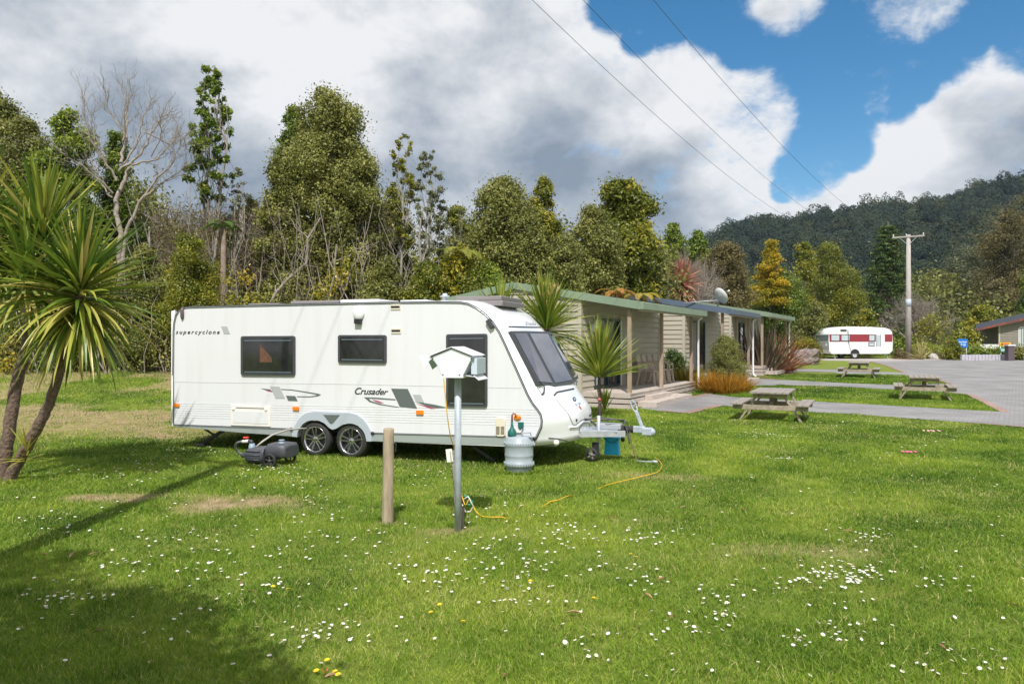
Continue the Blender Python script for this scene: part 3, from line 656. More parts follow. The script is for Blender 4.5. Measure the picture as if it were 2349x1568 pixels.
def text_mesh(txt, shear=0.0, spacing=1.0, bold=0.0):
    cu = bpy.data.curves.new('t', 'FONT'); cu.body = txt; cu.size = 1; cu.shear = shear; cu.space_character = spacing; cu.offset = bold; cu.resolution_u = 3
    o = bpy.data.objects.new('t', cu); COL.objects.link(o); bpy.context.view_layer.update()
    me = bpy.data.meshes.new_from_object(o.evaluated_get(bpy.context.evaluated_depsgraph_get())); bpy.data.objects.remove(o); bpy.data.curves.remove(cu)
    v = np.array([tuple(x.co) for x in me.vertices]); lo = v.min(0); hi = v.max(0)
    uv = (v[:, :2] - lo[:2]) / np.maximum(hi[:2] - lo[:2], 1e-6); fs = [tuple(p.vertices) for p in me.polygons]; bpy.data.meshes.remove(me)
    return uv, fs
def text_on(name, txt, corner, mat, parent, shear=0.0, spacing=1.0, bold=0.0):
    """corner(s,t): point in the parent's frame for 0..1 coordinates"""
    uv, fs = text_mesh(txt, shear, spacing, bold); mb = MB(); mb.add([corner(a, b) for a, b in uv], fs); o = mb.build(name, mat, parent, fix=False); return o
def quadmap(tl, tr, bl, br, off=.005):
    def f(s, t):
        x = (bl[0]*(1-s)+br[0]*s)*(1-t) + (tl[0]*(1-s)+tr[0]*s)*t; y = (bl[1]*(1-s)+br[1]*s)*(1-t) + (tl[1]*(1-s)+tr[1]*s)*t
        return S(x, y, 0, off)
    return f
text_on('lettering', 'supercyclone', quadmap(c1(132,352), c1(502,352), c1(132,396), c1(500,398)), m_ink, CV, .3, 1.4, .014)
text_on('lettering', 'Crusader', quadmap(c1(1637,834), c1(1922,846), c1(1637,893), c1(1912,897)), m_ink, CV, .32, .97, .013)
# wheel arch trim
outer = [c1(*p) for p in ((1110,1245),(1116,1200),(1132,1155),(1162,1103),(1195,1068),(1235,1046),(1290,1037),(1450,1043),(1600,1049),(1650,1063),(1700,1098),(1740,1150),(1764,1200),(1777,1250),(1777,1287))]
inner = [c1(*p) for p in ((1150,1251),(1154,1215),(1165,1185),(1200,1140),(1235,1118),(1275,1109),(1330,1111),(1380,1135),(1425,1178),(1450,1188),(1478,1180),(1530,1148),(1580,1136),(1625,1139),(1665,1158),(1700,1190),(1722,1230),(1735,1287))]
plate(MB(), outer + inner[::-1], .03, thick=.03).build('wheel_arch', m_grp, CV, .008)
plate(MB(), [c1(1370,1063), c1(1512,1065), c1(1450,1138), c1(1430,1140)], .034, thick=.006).build('arch_badge', m_ggrey, CV)
MB().box((S(*c1(1120,1250)).x, .30, .30), (S(*c1(1775,1250)).x, .34, .95)).build('wheel_well', m_bplas, CV)
# wheels
def wheel(c, side):
    w = bpy.data.objects.new('wheel', None); COL.objects.link(w); w.parent = CV; w.location = c; w.empty_display_size = .1
    M = Matrix.Rotation(R(90), 4, 'X') if side < 0 else Matrix.Rotation(R(-90), 4, 'X')   # axle along v, face outwards
    r = .288
    MB().lathe([(.205, -.10), (.222, -.105), (.262, -.10), (.281, -.075), (r, -.045), (r, .045), (.281, .075), (.262, .098), (.222, .105), (.205, .098), (.203, .06)], 40, M).build('tyre', m_rubber, w)
    mb = MB(); mb.lathe([(.206, -.08), (.196, .0), (.190, .05), (.200, .085), (.214, .094), (.212, .103), (.203, .101), (.190, .082), (.184, .05), (.184, -.06)], 40, M)
    mb.lathe([(.001, .088), (.028, .088), (.048, .080), (.055, .06), (.05, .03)], 20, M)
    for k in range(5):
        for d in (-.2, .2):
            a = 2 * math.pi * k / 5 + math.pi / 2 + .1
            p = M @ Vector((.04 * math.cos(a + d * 2), .04 * math.sin(a + d * 2), .07)); q = M @ Vector((.193 * math.cos(a + d), .193 * math.sin(a + d), .082))
            mb.bar(p, q, .022, .024, M.to_3x3() @ Vector((0, 0, 1)))
    mb.build('rim', m_alu, w, .003)
    MB().lathe([(.001, .01), (.12, .01), (.185, 0)], 24, M).build('brake_drum', m_bplas, w)
    mb = MB()
    for k in range(5):
        a = 2 * math.pi * (k + .5) / 5 + math.pi / 2 + .1; mb.sphere(M @ Vector((.036 * math.cos(a), .036 * math.sin(a), .083)), .007, 6, 4)
    mb.build('wheel_bolts', m_bplas, w)
for p in (c1(1300,1278), c1(1602,1287)):
    q = S(*p, 0, 0); wheel((q.x, .10, .275), -1); wheel((q.x, Wd - .10, .275), 1)
MB().box((S(*c1(1500,1200)).x - .9, .5, .25), (S(*c1(1500,1200)).x + .9, .6, .36)).build('axle_beam', m_galv, CV)

# nose moulding
def shape(v, e): t = abs(2 * v / Wd - 1); return 1 - t**e
def build_nose():
    js = list(range(12, len(prof))); pr = [prof[j] for j in js]
    # refine
    pts = []
    for a, b in zip(pr[:-1], pr[1:]):
        n = max(1, int((b - a).length / .09)); pts += [a.lerp(b, t / n) for t in range(n)]
    pts.append(pr[-1]); vs = []; cols = [i / 36 * Wd for i in range(37)]
    cols = [Wd / 2 - Wd / 2 * math.cos(math.pi * i / 36) * (1 if True else 0) for i in range(37)]
    zmin = pr[-1].z; L = [0]
    for a, b in zip(pts[:-1], pts[1:]): L.append(L[-1] + (b - a).length)
    for p, l in zip(pts, L):
        z = p.z
        B = np.interp(z, [.2, .35, .6, .9, 1.2, 1.6, 2.04, 2.25, 2.45, 2.6], [.44, .42, .40, .36, .27, .22, .155, .09, .02, 0]) * min(1, l / .5)
        e = float(np.interp(z, [.3, .9, 1.15, 1.3, 2.6], [2.7, 3.0, 5.5, 6, 5]))
        for v in cols:
            s_ = shape(v, e); u = p.x + B * s_; zz = z
            if z < .62:
                back = max(0, prof[26].x - p.x); u += back * .93 * shape(v, 5) ; zz = z + (.62 - z) * .10 * shape(v, 4)
            vs.append((u, v, zz + .05 * s_ * (1 if z > 2.3 else 0)))
    nc = len(cols); nr = len(pts)
    mb = MB(); mb.add(vs, [(i*nc+j, i*nc+j+1, (i+1)*nc+j+1, (i+1)*nc+j) for i in range(nr-1) for j in range(nc-1)], True)
    last = vs[-nc:]; mb.add(last + [(5.9, 0.02, .4), (5.9, Wd - .02, .4)], [tuple(range(nc)) + (nc + 1, nc)])
    return mb.build('nose', m_gelcoat, CV, fix=True)
NOSE = build_nose()
bpy.context.view_layer.update()
def onnose(x, y, off=.006):                        # view pixel -> point on the nose, in the caravan frame
    Mi = CV.matrix_world.inverted(); o = Mi @ Vector((0, 0, CAMZ)); d = (Mi.to_3x3() @ dirpx(x, y)).normalized()
    hit, loc, nrm, _ = NOSE.ray_cast(o, d)
    if not hit: return None
    if nrm.dot(d) > 0: nrm = -nrm
    return loc + nrm * off
def nose_line(pts, r, name, mat, off=.004, n=6):
    out = []
    for (a, b) in zip(pts[:-1], pts[1:]):
        for t in range(5):
            q = onnose(a[0] + (b[0]-a[0]) * t / 5, a[1] + (b[1]-a[1]) * t / 5, off)
            if q: out.append(q)
    q = onnose(*pts[-1], off)
    if q: out.append(q)
    if len(out) > 1: return MB().tube(out, r, n).build(name, mat, CV)
def cn(x, y): return ((2020 + x / 4.9) / 1.6354, (1380 + y / 4.9) / 1.6354)      # enlarged view of the nose
def cw(x, y): return ((1880 + x / 4.48) / 1.6354, (1130 + y / 4.48) / 1.6354)
# front window: three panes in a bay
T = [(6.305, .13, 2.04), (6.395, .60, 2.045), (6.42, 1.66, 2.045), (6.36, 2.13, 2.04)]; Bt = [(6.765, .12, 1.245), (6.865, .60, 1.19), (6.895, 1.66, 1.19), (6.84, 2.16, 1.245)]
T = [Vector(p) for p in T]; Bt = [Vector(p) for p in Bt]
back = Vector((-.10, 0, -.04)); mb = MB()
for i in range(3): mb.add([T[i], T[i+1], Bt[i+1], Bt[i]], [(0,1,2,3)])
for s_ in (T, Bt):
    for i in range(3): mb.add([s_[i], s_[i+1], s_[i+1] + back, s_[i] + back], [(0,1,2,3)])
for i in (0, 3): mb.add([T[i], Bt[i], Bt[i] + back, T[i] + back], [(0,1,2,3)])
FW = mb.build('front_window', m_dgrey, CV)
nf = (Bt[1] - T[1]).cross(T[2] - T[1]).normalized()
if nf.x < 0: nf = -nf
for i in range(3):
    a, b, c, d = T[i], T[i+1], Bt[i+1], Bt[i]; ia, ib = (.06, .94) if i == 1 else (.10, .90)
    n_ = (d - a).cross(b - a).normalized(); n_ = n_ if n_.x > 0 else -n_
    q = [a.lerp(b, ia).lerp(d.lerp(c, ia), .05), a.lerp(b, ib).lerp(d.lerp(c, ib), .05), a.lerp(b, ib).lerp(d.lerp(c, ib), .95), a.lerp(b, ia).lerp(d.lerp(c, ia), .95)]
    mb = MB(); mb.prism([p + n_ * .012 for p in q], (0, 0, 0), -n_ * .02); mb.build('pane', m_glassf, FW, .006)
nose_line([cw(120,430), cw(500,437), cw(885,445)], .012, 'brow_strip', m_dgrey)
uvq = lambda s, t: onnose(*cw(410 + 165 * s, 398 - 52 * t + 8 * s), .003) or Vector((6, 1, 2))
text_on('lettering', 'Elddis', uvq, pm('logo_grey', (.12, .13, .15), .4), CV)
nose_line([cn(275,505), cn(330,445), cn(720,365), cn(780,385)], .013, 'locker_hinge', m_dgrey)
nose_line([cn(300,565), cn(540,840), cn(630,1035), cn(685,1035), cn(760,960), cn(850,925), cn(940,940), cn(965,880), cn(950,740), cn(880,560), cn(790,400)], .006, 'locker_seam', pm('seam_grey', (.25, .26, .28), .6))
nose_line([cn(560,1085), cn(690,1080), cn(800,985), cn(930,985), cn(1020,890), cn(1010,740), cn(900,520)], .016, 'moulded_ridge', m_gelcoat)
for p in (cn(688,955), cn(932,870)):
    q = onnose(*p); MB().sphere(q, (.02, .015, .022), 8, 6).build('lock', m_bplas, CV)
def nose_poly(name, mat, pts, off=.004):
    q = [onnose(*p, off) for p in pts]
    if all(q): mb = MB(); mb.add(q, [tuple(range(len(q)))]); return mb.build(name, mat, CV)
ctr = cn(655,572); rp = [(ctr[0] + 4.0 * math.cos(a / 16 * 6.283) + 1.2 * math.sin(a / 16 * 6.283), ctr[1] + 5.4 * math.sin(a / 16 * 6.283)) for a in range(16)]
nose_poly('badge', pm('badge_navy', (.05, .07, .13), .3), rp)
nose_poly('badge_centre', m_lgrey, [(ctr[0] + (x - ctr[0]) * .45, ctr[1] + (y - ctr[1]) * .45) for x, y in rp], .007)
nose_poly('badge', pm('badge_steel', (.30, .34, .42), .3), [cn(645,660), cn(715,665), cn(712,698)]); nose_poly('badge', pm('badge_steel', (.3, .3, .3)), [cn(718,640), cn(768,630), cn(765,675), cn(740,680)])
nose_poly('badge', pm('badge_red', (.55, .06, .05), .3), [cn(725,700), cn(750,690), cn(792,748), cn(770,760)])
# grab handles and corner lamp
def cs(x, y): return ((1800 + x / 4.613) / 1.6354, (1360 + y / 4.613) / 1.6354)
hp = [onnose(*cs(x, y), o_) for x, y, o_ in ((925,305,.0),(960,312,.035),(1015,350,.05),(1060,410,.055),(1083,470,.05),(1080,520,.035),(1070,560,.0))]
if all(hp):
    MB().tube(hp, .011, 8).build('grab_handle', m_dgrey, CV); MB().tube([Vector((p.x, Wd - p.y, p.z)) for p in hp], .013, 8).build('grab_handle', m_galv, CV)
nose_line([cs(925,315), cs(1065,545)], .005, 'handle_recess', m_dgrey, .001)
lp = [onnose(*cs(x, y), .004) for x, y in ((880,185),(925,190),(945,215),(935,260),(915,268),(868,250),(855,220),(865,195))]
if all(lp): mb = MB(); mb.add(lp, [tuple(range(8))]); mb.build('corner_lamp', m_lgrey, CV)
# grey patch painting the shade in the A-frame hollow, and the corner steady mount
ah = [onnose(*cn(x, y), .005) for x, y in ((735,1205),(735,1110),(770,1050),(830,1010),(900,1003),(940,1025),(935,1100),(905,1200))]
if all(ah): mb = MB(); mb.add(ah, [tuple(range(8))]); mb.build('hitch_recess_shade', pm('recess_shadow_grey', (.30, .31, .30), .8), CV)
q = onnose(*cn(320,1370), .0)
if q: MB().sphere(q, (.05, .04, .045), 10, 6).build('steady_socket', m_offw, CV)
nose_line([cn(180,1280), cn(370,1300), cn(560,1350)], .008, 'underside_seam', m_dgrey)

# hitch: A-frame, coupling, jockey wheel, cables
h = bpy.data.objects.new('hitch', None); COL.objects.link(h); h.parent = CV; h.empty_display_size = .1
zc = .445; apex = Vector((7.9, 1.13, zc))
for s_ in (-1, 1): MB().bar((6.6, 1.13 + s_ * .62, zc), (7.86, 1.13 + s_ * .05, zc), .05, .095).build('drawbar', pm('drawbar_steel', (.30, .32, .34), .55, (.42, .44, .45), 9), h, .004)
MB().box((7.0, .98, zc + .03), (7.75, 1.28, zc + .055)).build('hitch_plate', m_galv, h)
MB().box((7.35, 1.03, zc + .055), (7.8, 1.21, zc + .15)).build('hitch_cover', pm('grey_cover', (.36, .38, .41), .5), h, .02)
mb = MB(); ax = Vector((1, 0, .02)); 
mb.tube([Vector((7.80, 1.13, zc + .06)) + ax * (i * .012) for i in range(16)], [.062 if i % 2 else .045 for i in range(16)], 14); mb.build('bellows', m_rubber, h)
cp = MB(); cp.box((7.98, 1.085, zc + .02), (8.16, 1.175, zc + .12)); cp.box((8.12, 1.065, zc - .01), (8.27, 1.195, zc + .10)); cp.sphere((8.24, 1.13, zc + .035), (.085, .07, .07), 12, 8); cp.build('coupling', m_galv, h, .01)
p0 = Vector((8.12, 1.13, zc + .10)); p1 = Vector((8.02, 1.13, zc + .36)); MB().bar(p0, p1, .06, .05, (1, 0, 0)).build('coupling_handle', m_galv, h, .01)
ring = [p1 + Vector((-.03, 0, .07)) + Vector((.04 * math.cos(a), 0, .085 * math.sin(a))) + Vector((-.35 * .085 * math.sin(a), 0, 0)) for a in [i / 16 * 2 * math.pi for i in range(17)]]
MB().tube(ring, .011, 6).build('handle_loop', m_galv, h)
jw = bpy.data.objects.new('jockey_wheel', None); COL.objects.link(jw); jw.parent = h
MB().tube([(7.46, 1.0, .12), (7.46, 1.0, .72)], .026, 10).build('tube', m_galv, jw)
MB().tube([(7.46, 1.0, .72), (7.46, 1.0, .88), (7.50, .98, .94)], .008, 6).build('crank', m_dgrey, jw)
MB().sphere((7.47, .99, .97), .032, 10, 8).build('crank_knob', pm('faded_red', (.35, .10, .09), .6), jw)
Mw = Matrix.Translation((7.36, .94, .115)) @ Matrix.Rotation(R(90), 4, 'X')
MB().lathe([(.07, -.03), (.10, -.028), (.108, 0), (.10, .028), (.07, .03)], 24, Mw).build('tyre', m_rubber, jw)
mb = MB(); mb.lathe([(.001, .02), (.022, .02), (.022, -.02)], 12, Mw)
for k in range(5): a = k * 1.2566; mb.bar(Mw @ Vector((.015 * math.cos(a), .015 * math.sin(a), 0)), Mw @ Vector((.078 * math.cos(a), .078 * math.sin(a), 0)), .022, .02, (0, 1, 0))
mb.build('rim', pm('rim_grey', (.20, .19, .20), .5), jw)
MB().box((7.36, .96, .10), (7.47, 1.04, .30)).build('fork', m_bplas, jw)
for pts in ([(6.9, 1.0, .58), (7.1, .98, .68), (7.3, 1.0, .66), (7.5, 1.02, .69), (7.75, 1.05, .66), (7.9, 1.08, .62)], [(7.0, .9, .58), (7.05, .9, .64), (7.3, 1.05, .64), (7.42, 1.0, .58)], [(7.45, 1.1, .64), (7.6, .98, .66), (7.72, 1.0, .67), (7.85, 1.05, .66), (7.92, 1.0, .45), (7.95, .98, .30)]):
    sp = []
    for i in range(len(pts) - 1):
        for t in range(4): sp.append(Vector(pts[i]).lerp(Vector(pts[i+1]), t / 4))
    sp.append(Vector(pts[-1])); MB().tube(sp, .011, 6).build('cable', m_dgrey, h)
mb = MB()
for i in range(26):
    t = i / 25; p = Vector((7.93 + .12 * t**1.5, 1.08 - .03 * t, .47 - .43 * t)); mb.tube([p + Vector((0, .006 if i % 2 else 0, .012)), p + Vector((.006, 0, -.012))], .009, 5)
mb.build('chain', pm('rusty_chain', (.20, .13, .10), .7), h)
mb = MB(); mb.sphere((8.33, 1.02, .045), (.05, .04, .02), 8, 6); mb.tube([(8.05, 1.03, .04), (8.2, 1.0, .04), (8.33, 1.02, .045)], .008, 6); mb.build('plug', m_galv, h)
# rear steady legs
for v in (.25, Wd - .25):
    q0 = S(*c1(240,1170), v); q1 = S(*c1(280,1310), v); q2 = S(*c1(420,1190), v); mb = MB()
    mb.bar((1.05, v, .40), (.42, v, .06), .05, .05); mb.bar((.30, v, .40), (.72, v, .20), .025, .03); mb.bar((.78, v, .40), (.86, v, .28), .02, .02); mb.box((.34, v - .08, .03), (.52, v + .08, .06)); mb.build('steady_leg', m_bplas, CV)
    MB().bar((5.4, v, .40), (6.0, v, .05), .05, .05).build('steady_leg', m_bplas, CV)
for v in (.55, Wd - .55): MB().box((.1, v, .27), (6.9, v + .05, .37)).build('chassis_rail', m_galv, CV)
# roof gear
def roofz(u): 
    for a, b in zip(prof[8:-1], prof[9:]):
        if a.x <= u <= b.x: return a.z + (b.z - a.z) * (u - a.x) / max(b.x - a.x, 1e-6)
    return 2.5
def hatch(u0, u1, v0, v1, h_, name, mat, dome=0):
    z = roofz((u0 + u1) / 2) - .01; mb = MB(); mb.box((u0, v0, z - .02), (u1, v1, z + h_ * .45)); mb.box((u0 + .03, v0 + .03, z + h_ * .45), (u1 - .03, v1 - .03, z + h_)); return mb.build(name, mat, CV, .015)
m_hat = pm('smoked_hatch', (.22, .20, .20), .3); m_hatw = pm('hatch_white', (.70, .70, .69), .4)
hatch(1.15, 1.85, .5, 1.2, .07, 'roof_vent', m_hat); hatch(2.0, 2.5, .9, 1.4, .09, 'roof_vent', m_hatw); hatch(1.9, 2.95, .7, 1.6, .11, 'roof_light', m_hat)
hatch(3.05, 3.85, .5, 1.3, .10, 'roof_vent', m_hatw); hatch(4.3, 4.85, .3, .9, .06, 'roof_vent', m_gelcoat); hatch(5.15, 6.0, .6, 1.7, .14, 'roof_light', m_hat)
z = roofz(5.2); MB().lathe([(.035, 0), (.035, .10), (.075, .105), (.075, .125), (.04, .13), (.04, .16), (.001, .165)], 14, Matrix.Translation((5.05, .5, z))).build('roof_flue', m_galv, CV)

# ------------------------------------------------------------------ things round the caravan
def wp(x, y, Y): return P(x, y, Y)
def barrel():
    c = Vector((16 / F * 10.72, 10.72, 0)); t = thing('water_barrel', 'grey ribbed rolling water barrel with round blue patch standing by the caravan front', 'water barrel', c, .3)
    m_b = pm('barrel_grey', (.36, .41, .44), .45, (.30, .345, .375), 5)
    pr = [(.001, .0), (.17, .0), (.188, .02), (.19, .09), (.214, .105), (.216, .15), (.196, .165), (.206, .24), (.209, .25), (.209, .26), (.206, .27), (.206, .385), (.212, .40), (.216, .44), (.196, .455), (.19, .50), (.165, .525), (.10, .535), (.001, .537)]
    MB().lathe([(a * 1.0, b * .97) for a, b in pr], 40).build('drum', m_b, t)
    for z in (.125, .412):
        mb = MB()
        for k in range(34):
            a = 2 * math.pi * k / 34; mb.bar((.214 * math.cos(a), .214 * math.sin(a), z - .02), (.214 * math.cos(a + .1), .214 * math.sin(a + .1), z + .02), .012, .012)
        mb.build('tread_band', m_b, t)
    mb = MB(); mb.tube([(.03, -.06, .50), (.03, -.06, .565), (.16, -.06, .565), (.16, -.06, .50)], .012, 8); mb.build('handle', m_b, t)
    mb = MB(); vs = []
    for i in range(7):
        for j in range(7):
            a = R(-90 - 17.2 - 40) + (i - 3) * .1; z = .30 + (j - 3) * .025
            if (i-3)**2 + (j-3)**2 <= 10: mb.add([(.199 * math.cos(a), .199 * math.sin(a), z - .0125), (.199 * math.cos(a + .1), .199 * math.sin(a + .1), z - .0125), (.199 * math.cos(a + .1), .199 * math.sin(a + .1), z + .0125), (.199 * math.cos(a), .199 * math.sin(a), z + .0125)], [(0,1,2,3)])
    mb.build('blue_patch', pm('patch_blue', (.07, .15, .24), .5), t)
    MB().tube([(0.13, -.13, .50), (.13, -.13, .53)], .03, 10).build('cap', m_b, t)
    b = thing('spray_bottle', 'dark green plastic pump bottle standing on the grey water barrel', 'bottle', c + Vector((-.10, -.02, .515)))
    MB().lathe([(.001, 0), (.06, 0), (.066, .02), (.062, .07), (.028, .12), (.018, .16), (.018, .21), (.001, .21)], 16).build('body', m_green, b)
    MB().tube([(0, 0, .20), (0, 0, .30), (.02, 0, .33), (.05, 0, .32), (.055, 0, .27)], .014, 8).build('nozzle', pm('brown_nozzle', (.30, .13, .08), .5), b)
barrel()

def waste_tank():
    t = thing('waste_water_tank', 'dark grey wheeled waste water tank lying by the caravan wheels with curled hose', 'water tank', ((616 - W0) / F * 11.35, 11.35, 0), R(-16))
    m_t = pm('tank_grey', (.075, .08, .095), .5, (.055, .06, .07), 6, .003)
    def loft(secs, name):
        mb = MB(); n = 16; vs = []
        for (x, cy, cz, hy, hz) in secs:
            for j in range(n):
                a = 2 * math.pi * j / n; ca, sa = math.cos(a), math.sin(a); e = .45
                vs.append((x, cy + hy * math.copysign(abs(ca)**e, ca), cz + hz * math.copysign(abs(sa)**e, sa)))
        k = len(secs); mb.add(vs, [(i*n+j, i*n+(j+1)%n, (i+1)*n+(j+1)%n, (i+1)*n+j) for i in range(k-1) for j in range(n)], True)
        mb.add(vs[:n], [tuple(range(n))]); mb.add(vs[-n:], [tuple(range(n))]); return mb.build(name, m_t, t)
    loft([(-.47, 0, .12, .05, .02), (-.42, 0, .13, .09, .035), (-.32, 0, .14, .11, .06), (-.28, 0, .15, .20, .095), (-.24, 0, .15, .23, .11), (.02, 0, .155, .23, .115), (.06, 0, .19, .23, .09)], 'body')
    loft([(.04, 0, .20, .17, .10), (.08, 0, .22, .19, .12), (.20, 0, .235, .20, .115), (.38, 0, .235, .20, .11), (.41, 0, .22, .18, .08)], 'upper_body')
    mb = MB()
    for z in (.10, .17, .23): mb.tube([(-.26, -.232, z), (.0, -.234, z)], .008, 5)
    mb.build('moulded_ribs', m_t, t)
    for v in (-.27, .27):
        w = bpy.data.objects.new('wheel', None); COL.objects.link(w); w.parent = t; w.location = (.20, v, .105); M = Matrix.Rotation(R(90 if v < 0 else -90), 4, 'X')
        MB().lathe([(.082, -.025), (.10, -.025), (.108, -.012), (.108, .012), (.10, .025), (.082, .025), (.08, 0)], 28, M).build('tyre', m_rubber, w)
        mb = MB(); mb.lathe([(.001, .02), (.022, .018), (.022, -.02)], 12, M); mb.lathe([(.08, .01), (.086, .016), (.086, -.01)], 28, M)
        for k in range(5): a = k * 1.2566 + .3; mb.bar(M @ Vector((.015 * math.cos(a), .015 * math.sin(a), .005)), M @ Vector((.083 * math.cos(a), .083 * math.sin(a), .005)), .018, .014, (0, 1, 0))
        mb.build('rim', pm('tank_rim', (.06, .06, .065), .35), w)
    MB().tube([(.2, -.27, .105), (.2, .27, .105)], .015, 8).build('axle', m_bplas, t)
    m_cap = pm('cap_blue_grey', (.25, .32, .40), .5)
    mb = MB(); mb.lathe([(.05, 0), (.05, .02), (.038, .025), (.038, .045), (.045, .05), (.045, .06), (.001, .062)], 16, Matrix.Translation((.26, -.05, .335))); mb.build('cap', m_cap, t)
    mb = MB(); mb.lathe([(.05, 0), (.05, .05), (.04, .055), (.04, .08), (.001, .08)], 16, Matrix.Translation((-.28, -.02, .235))); mb.build('cap', m_cap, t)
    MB().tube([(-.42, -.02, .125), (-.50, -.03, .16), (-.56, -.03, .22), (-.57, -.03, .28), (-.53, -.03, .32), (-.47, -.02, .335), (-.44, -.02, .34)], .019, 8).build('hose', pm('hose_grey', (.16, .17, .17), .5), t)
    MB().tube([(-.45, -.02, .335), (-.34, -.02, .35)], .026, 10).build('valve', m_offw, t)
    MB().tube([(-.34, -.02, .35), (-.29, -.02, .345), (-.28, -.02, .31)], .024, 10).build('elbow', m_dgrey, t)
    mb = MB()
    for k in range(8): a = k * math.pi / 4; mb.sphere((-.39 + .03 * math.cos(a), -.02 + .03 * math.sin(a), .40), (.018, .018, .012), 6, 4)
    mb.tube([(-.39, -.02, .37), (-.39, -.02, .40)], .014, 6); mb.build('valve_knob', m_redp, t)
    MB().tube([(-.22, .0, .26), (-.16, .06, .33), (-.08, .2, .42), (.0, .5, .47), (.06, .8, .46), (.10, 1.0, .44)], .015, 8).build('hose', pm('hose_pale', (.40, .38, .34), .5), t)
waste_tank()

def blue_container():
    q = S(1400, 1026, 1.22); t = thing('blue_water_bag', 'bright blue folding water container under the caravan hitch', 'water container', CV.matrix_basis @ Vector((q.x, 1.35, 0)) if False else (OX + UX * q.x - UY * 1.35, OY + UY * q.x + UX * 1.35, 0), -TH)
    m = pm('cyan_plastic', (.01, .48, .95), .4, (.01, .40, .85), 12)
    mb = MB(); n = 4; secs = [(.12, .07, .07), (.115, .075, .12), (.105, .07, .30), (.125, .08, .335), (.12, .075, .35)]
    vs = []
    for (hx, hy, z) in secs: vs += [(-hx, -hy, z), (hx, -hy, z), (hx, hy, z), (-hx, hy, z)]
    mb.add(vs, [(i*4+j, i*4+(j+1)%4, (i+1)*4+(j+1)%4, (i+1)*4+j) for i in range(4) for j in range(4)]); mb.add(vs[:4], [(0,1,2,3)]); mb.add(vs[-4:], [(0,1,2,3)])
    mb.build('container', m, t, .008)
    MB().tube([(-.10, -.08, .33), (-.03, -.10, .27), (.05, -.10, .27), (.11, -.08, .33)], .006, 6).build('strap', pm('strap_blue', (.02, .14, .28), .6), t)
    MB().sphere((.17, 0, .32), (.035, .03, .045), 8, 6).build('tap', m_bplas, t)
blue_container()

m_wood = pm('weathered_wood', (.44, .36, .25), .8, (.27, .21, .14), 6, .004, 20, stretch=(3, 3, .5))
m_grey_wood = pm('silvered_wood', (.33, .30, .26), .85, (.20, .175, .15), 7, .003, 25, stretch=(1, 8, 8))
def posts():
    Y = 7.75; t = thing('wooden_post', 'round weathered timber post standing in the lawn left of the power box', 'post', G(889, 1199))
    M = Matrix.Rotation(R(-.9), 4, 'Y').inverted() if False else Matrix.Rotation(R(.6), 4, 'Y')
    MB().lathe([(.060, -.05), (.058, .3), (.056, .9), (.054, .975), (.048, .985), (.001, .985)], 24, M).build('post_shaft', m_wood, t)
    mb = MB(); mb.tube([(.05, -.02, .84), (.085, -.02, .83), (.09, 0, .80), (.075, .02, .77), (.085, 0, .74)], .006, 6); mb.tube([(.05, -.02, .83), (.08, .0, .845), (.11, .0, .84)], .004, 5); mb.build('hook', m_dgrey, t)
    # leaning stake with a white plate
    b = G(1048, 1203) + Vector((0, .18, 0)); t = thing('leaning_stake', 'grey leaning wooden stake with a white plate just behind the metal pole', 'stake', b)
    MB().bar((0, 0, -.05), (-.055, .02, .74), .05, .03, (0, 1, 0)).build('stake_shaft', m_grey_wood, t)
    MB().bar((-.085, -.01, .62), (-.10, -.01, .755), .065, .012, (0, 1, 0)).build('plate', m_offw, t)
    b = G(1062.5, 1212); t = thing('hose_stake', 'short dark stake at the right foot of the metal pole with hose loops', 'stake', b)
    MB().bar((0, 0, -.04), (-.006, 0, .345), .022, .022, (0, 1, 0)).build('stake_shaft', pm('dark_wood', (.07, .05, .045), .8), t)
    MB().tube([(0, -.01, .30), (.05, -.02, .33), (.085, -.02, .26), (.10, 0, .23), (.07, .02, .17), (.02, .01, .17), (-.01, -.01, .25)], .006, 6).build('white_cord', m_offw, t)
    MB().tube([(-.005, -.01, .33), (.04, 0, .33), (.07, .01, .29), (.10, .01, .27), (.06, .0, .24), (.03, 0, .25)], .010, 6).build('green_hose', pm('hose_green', (.02, .22, .10), .5), t)
posts()

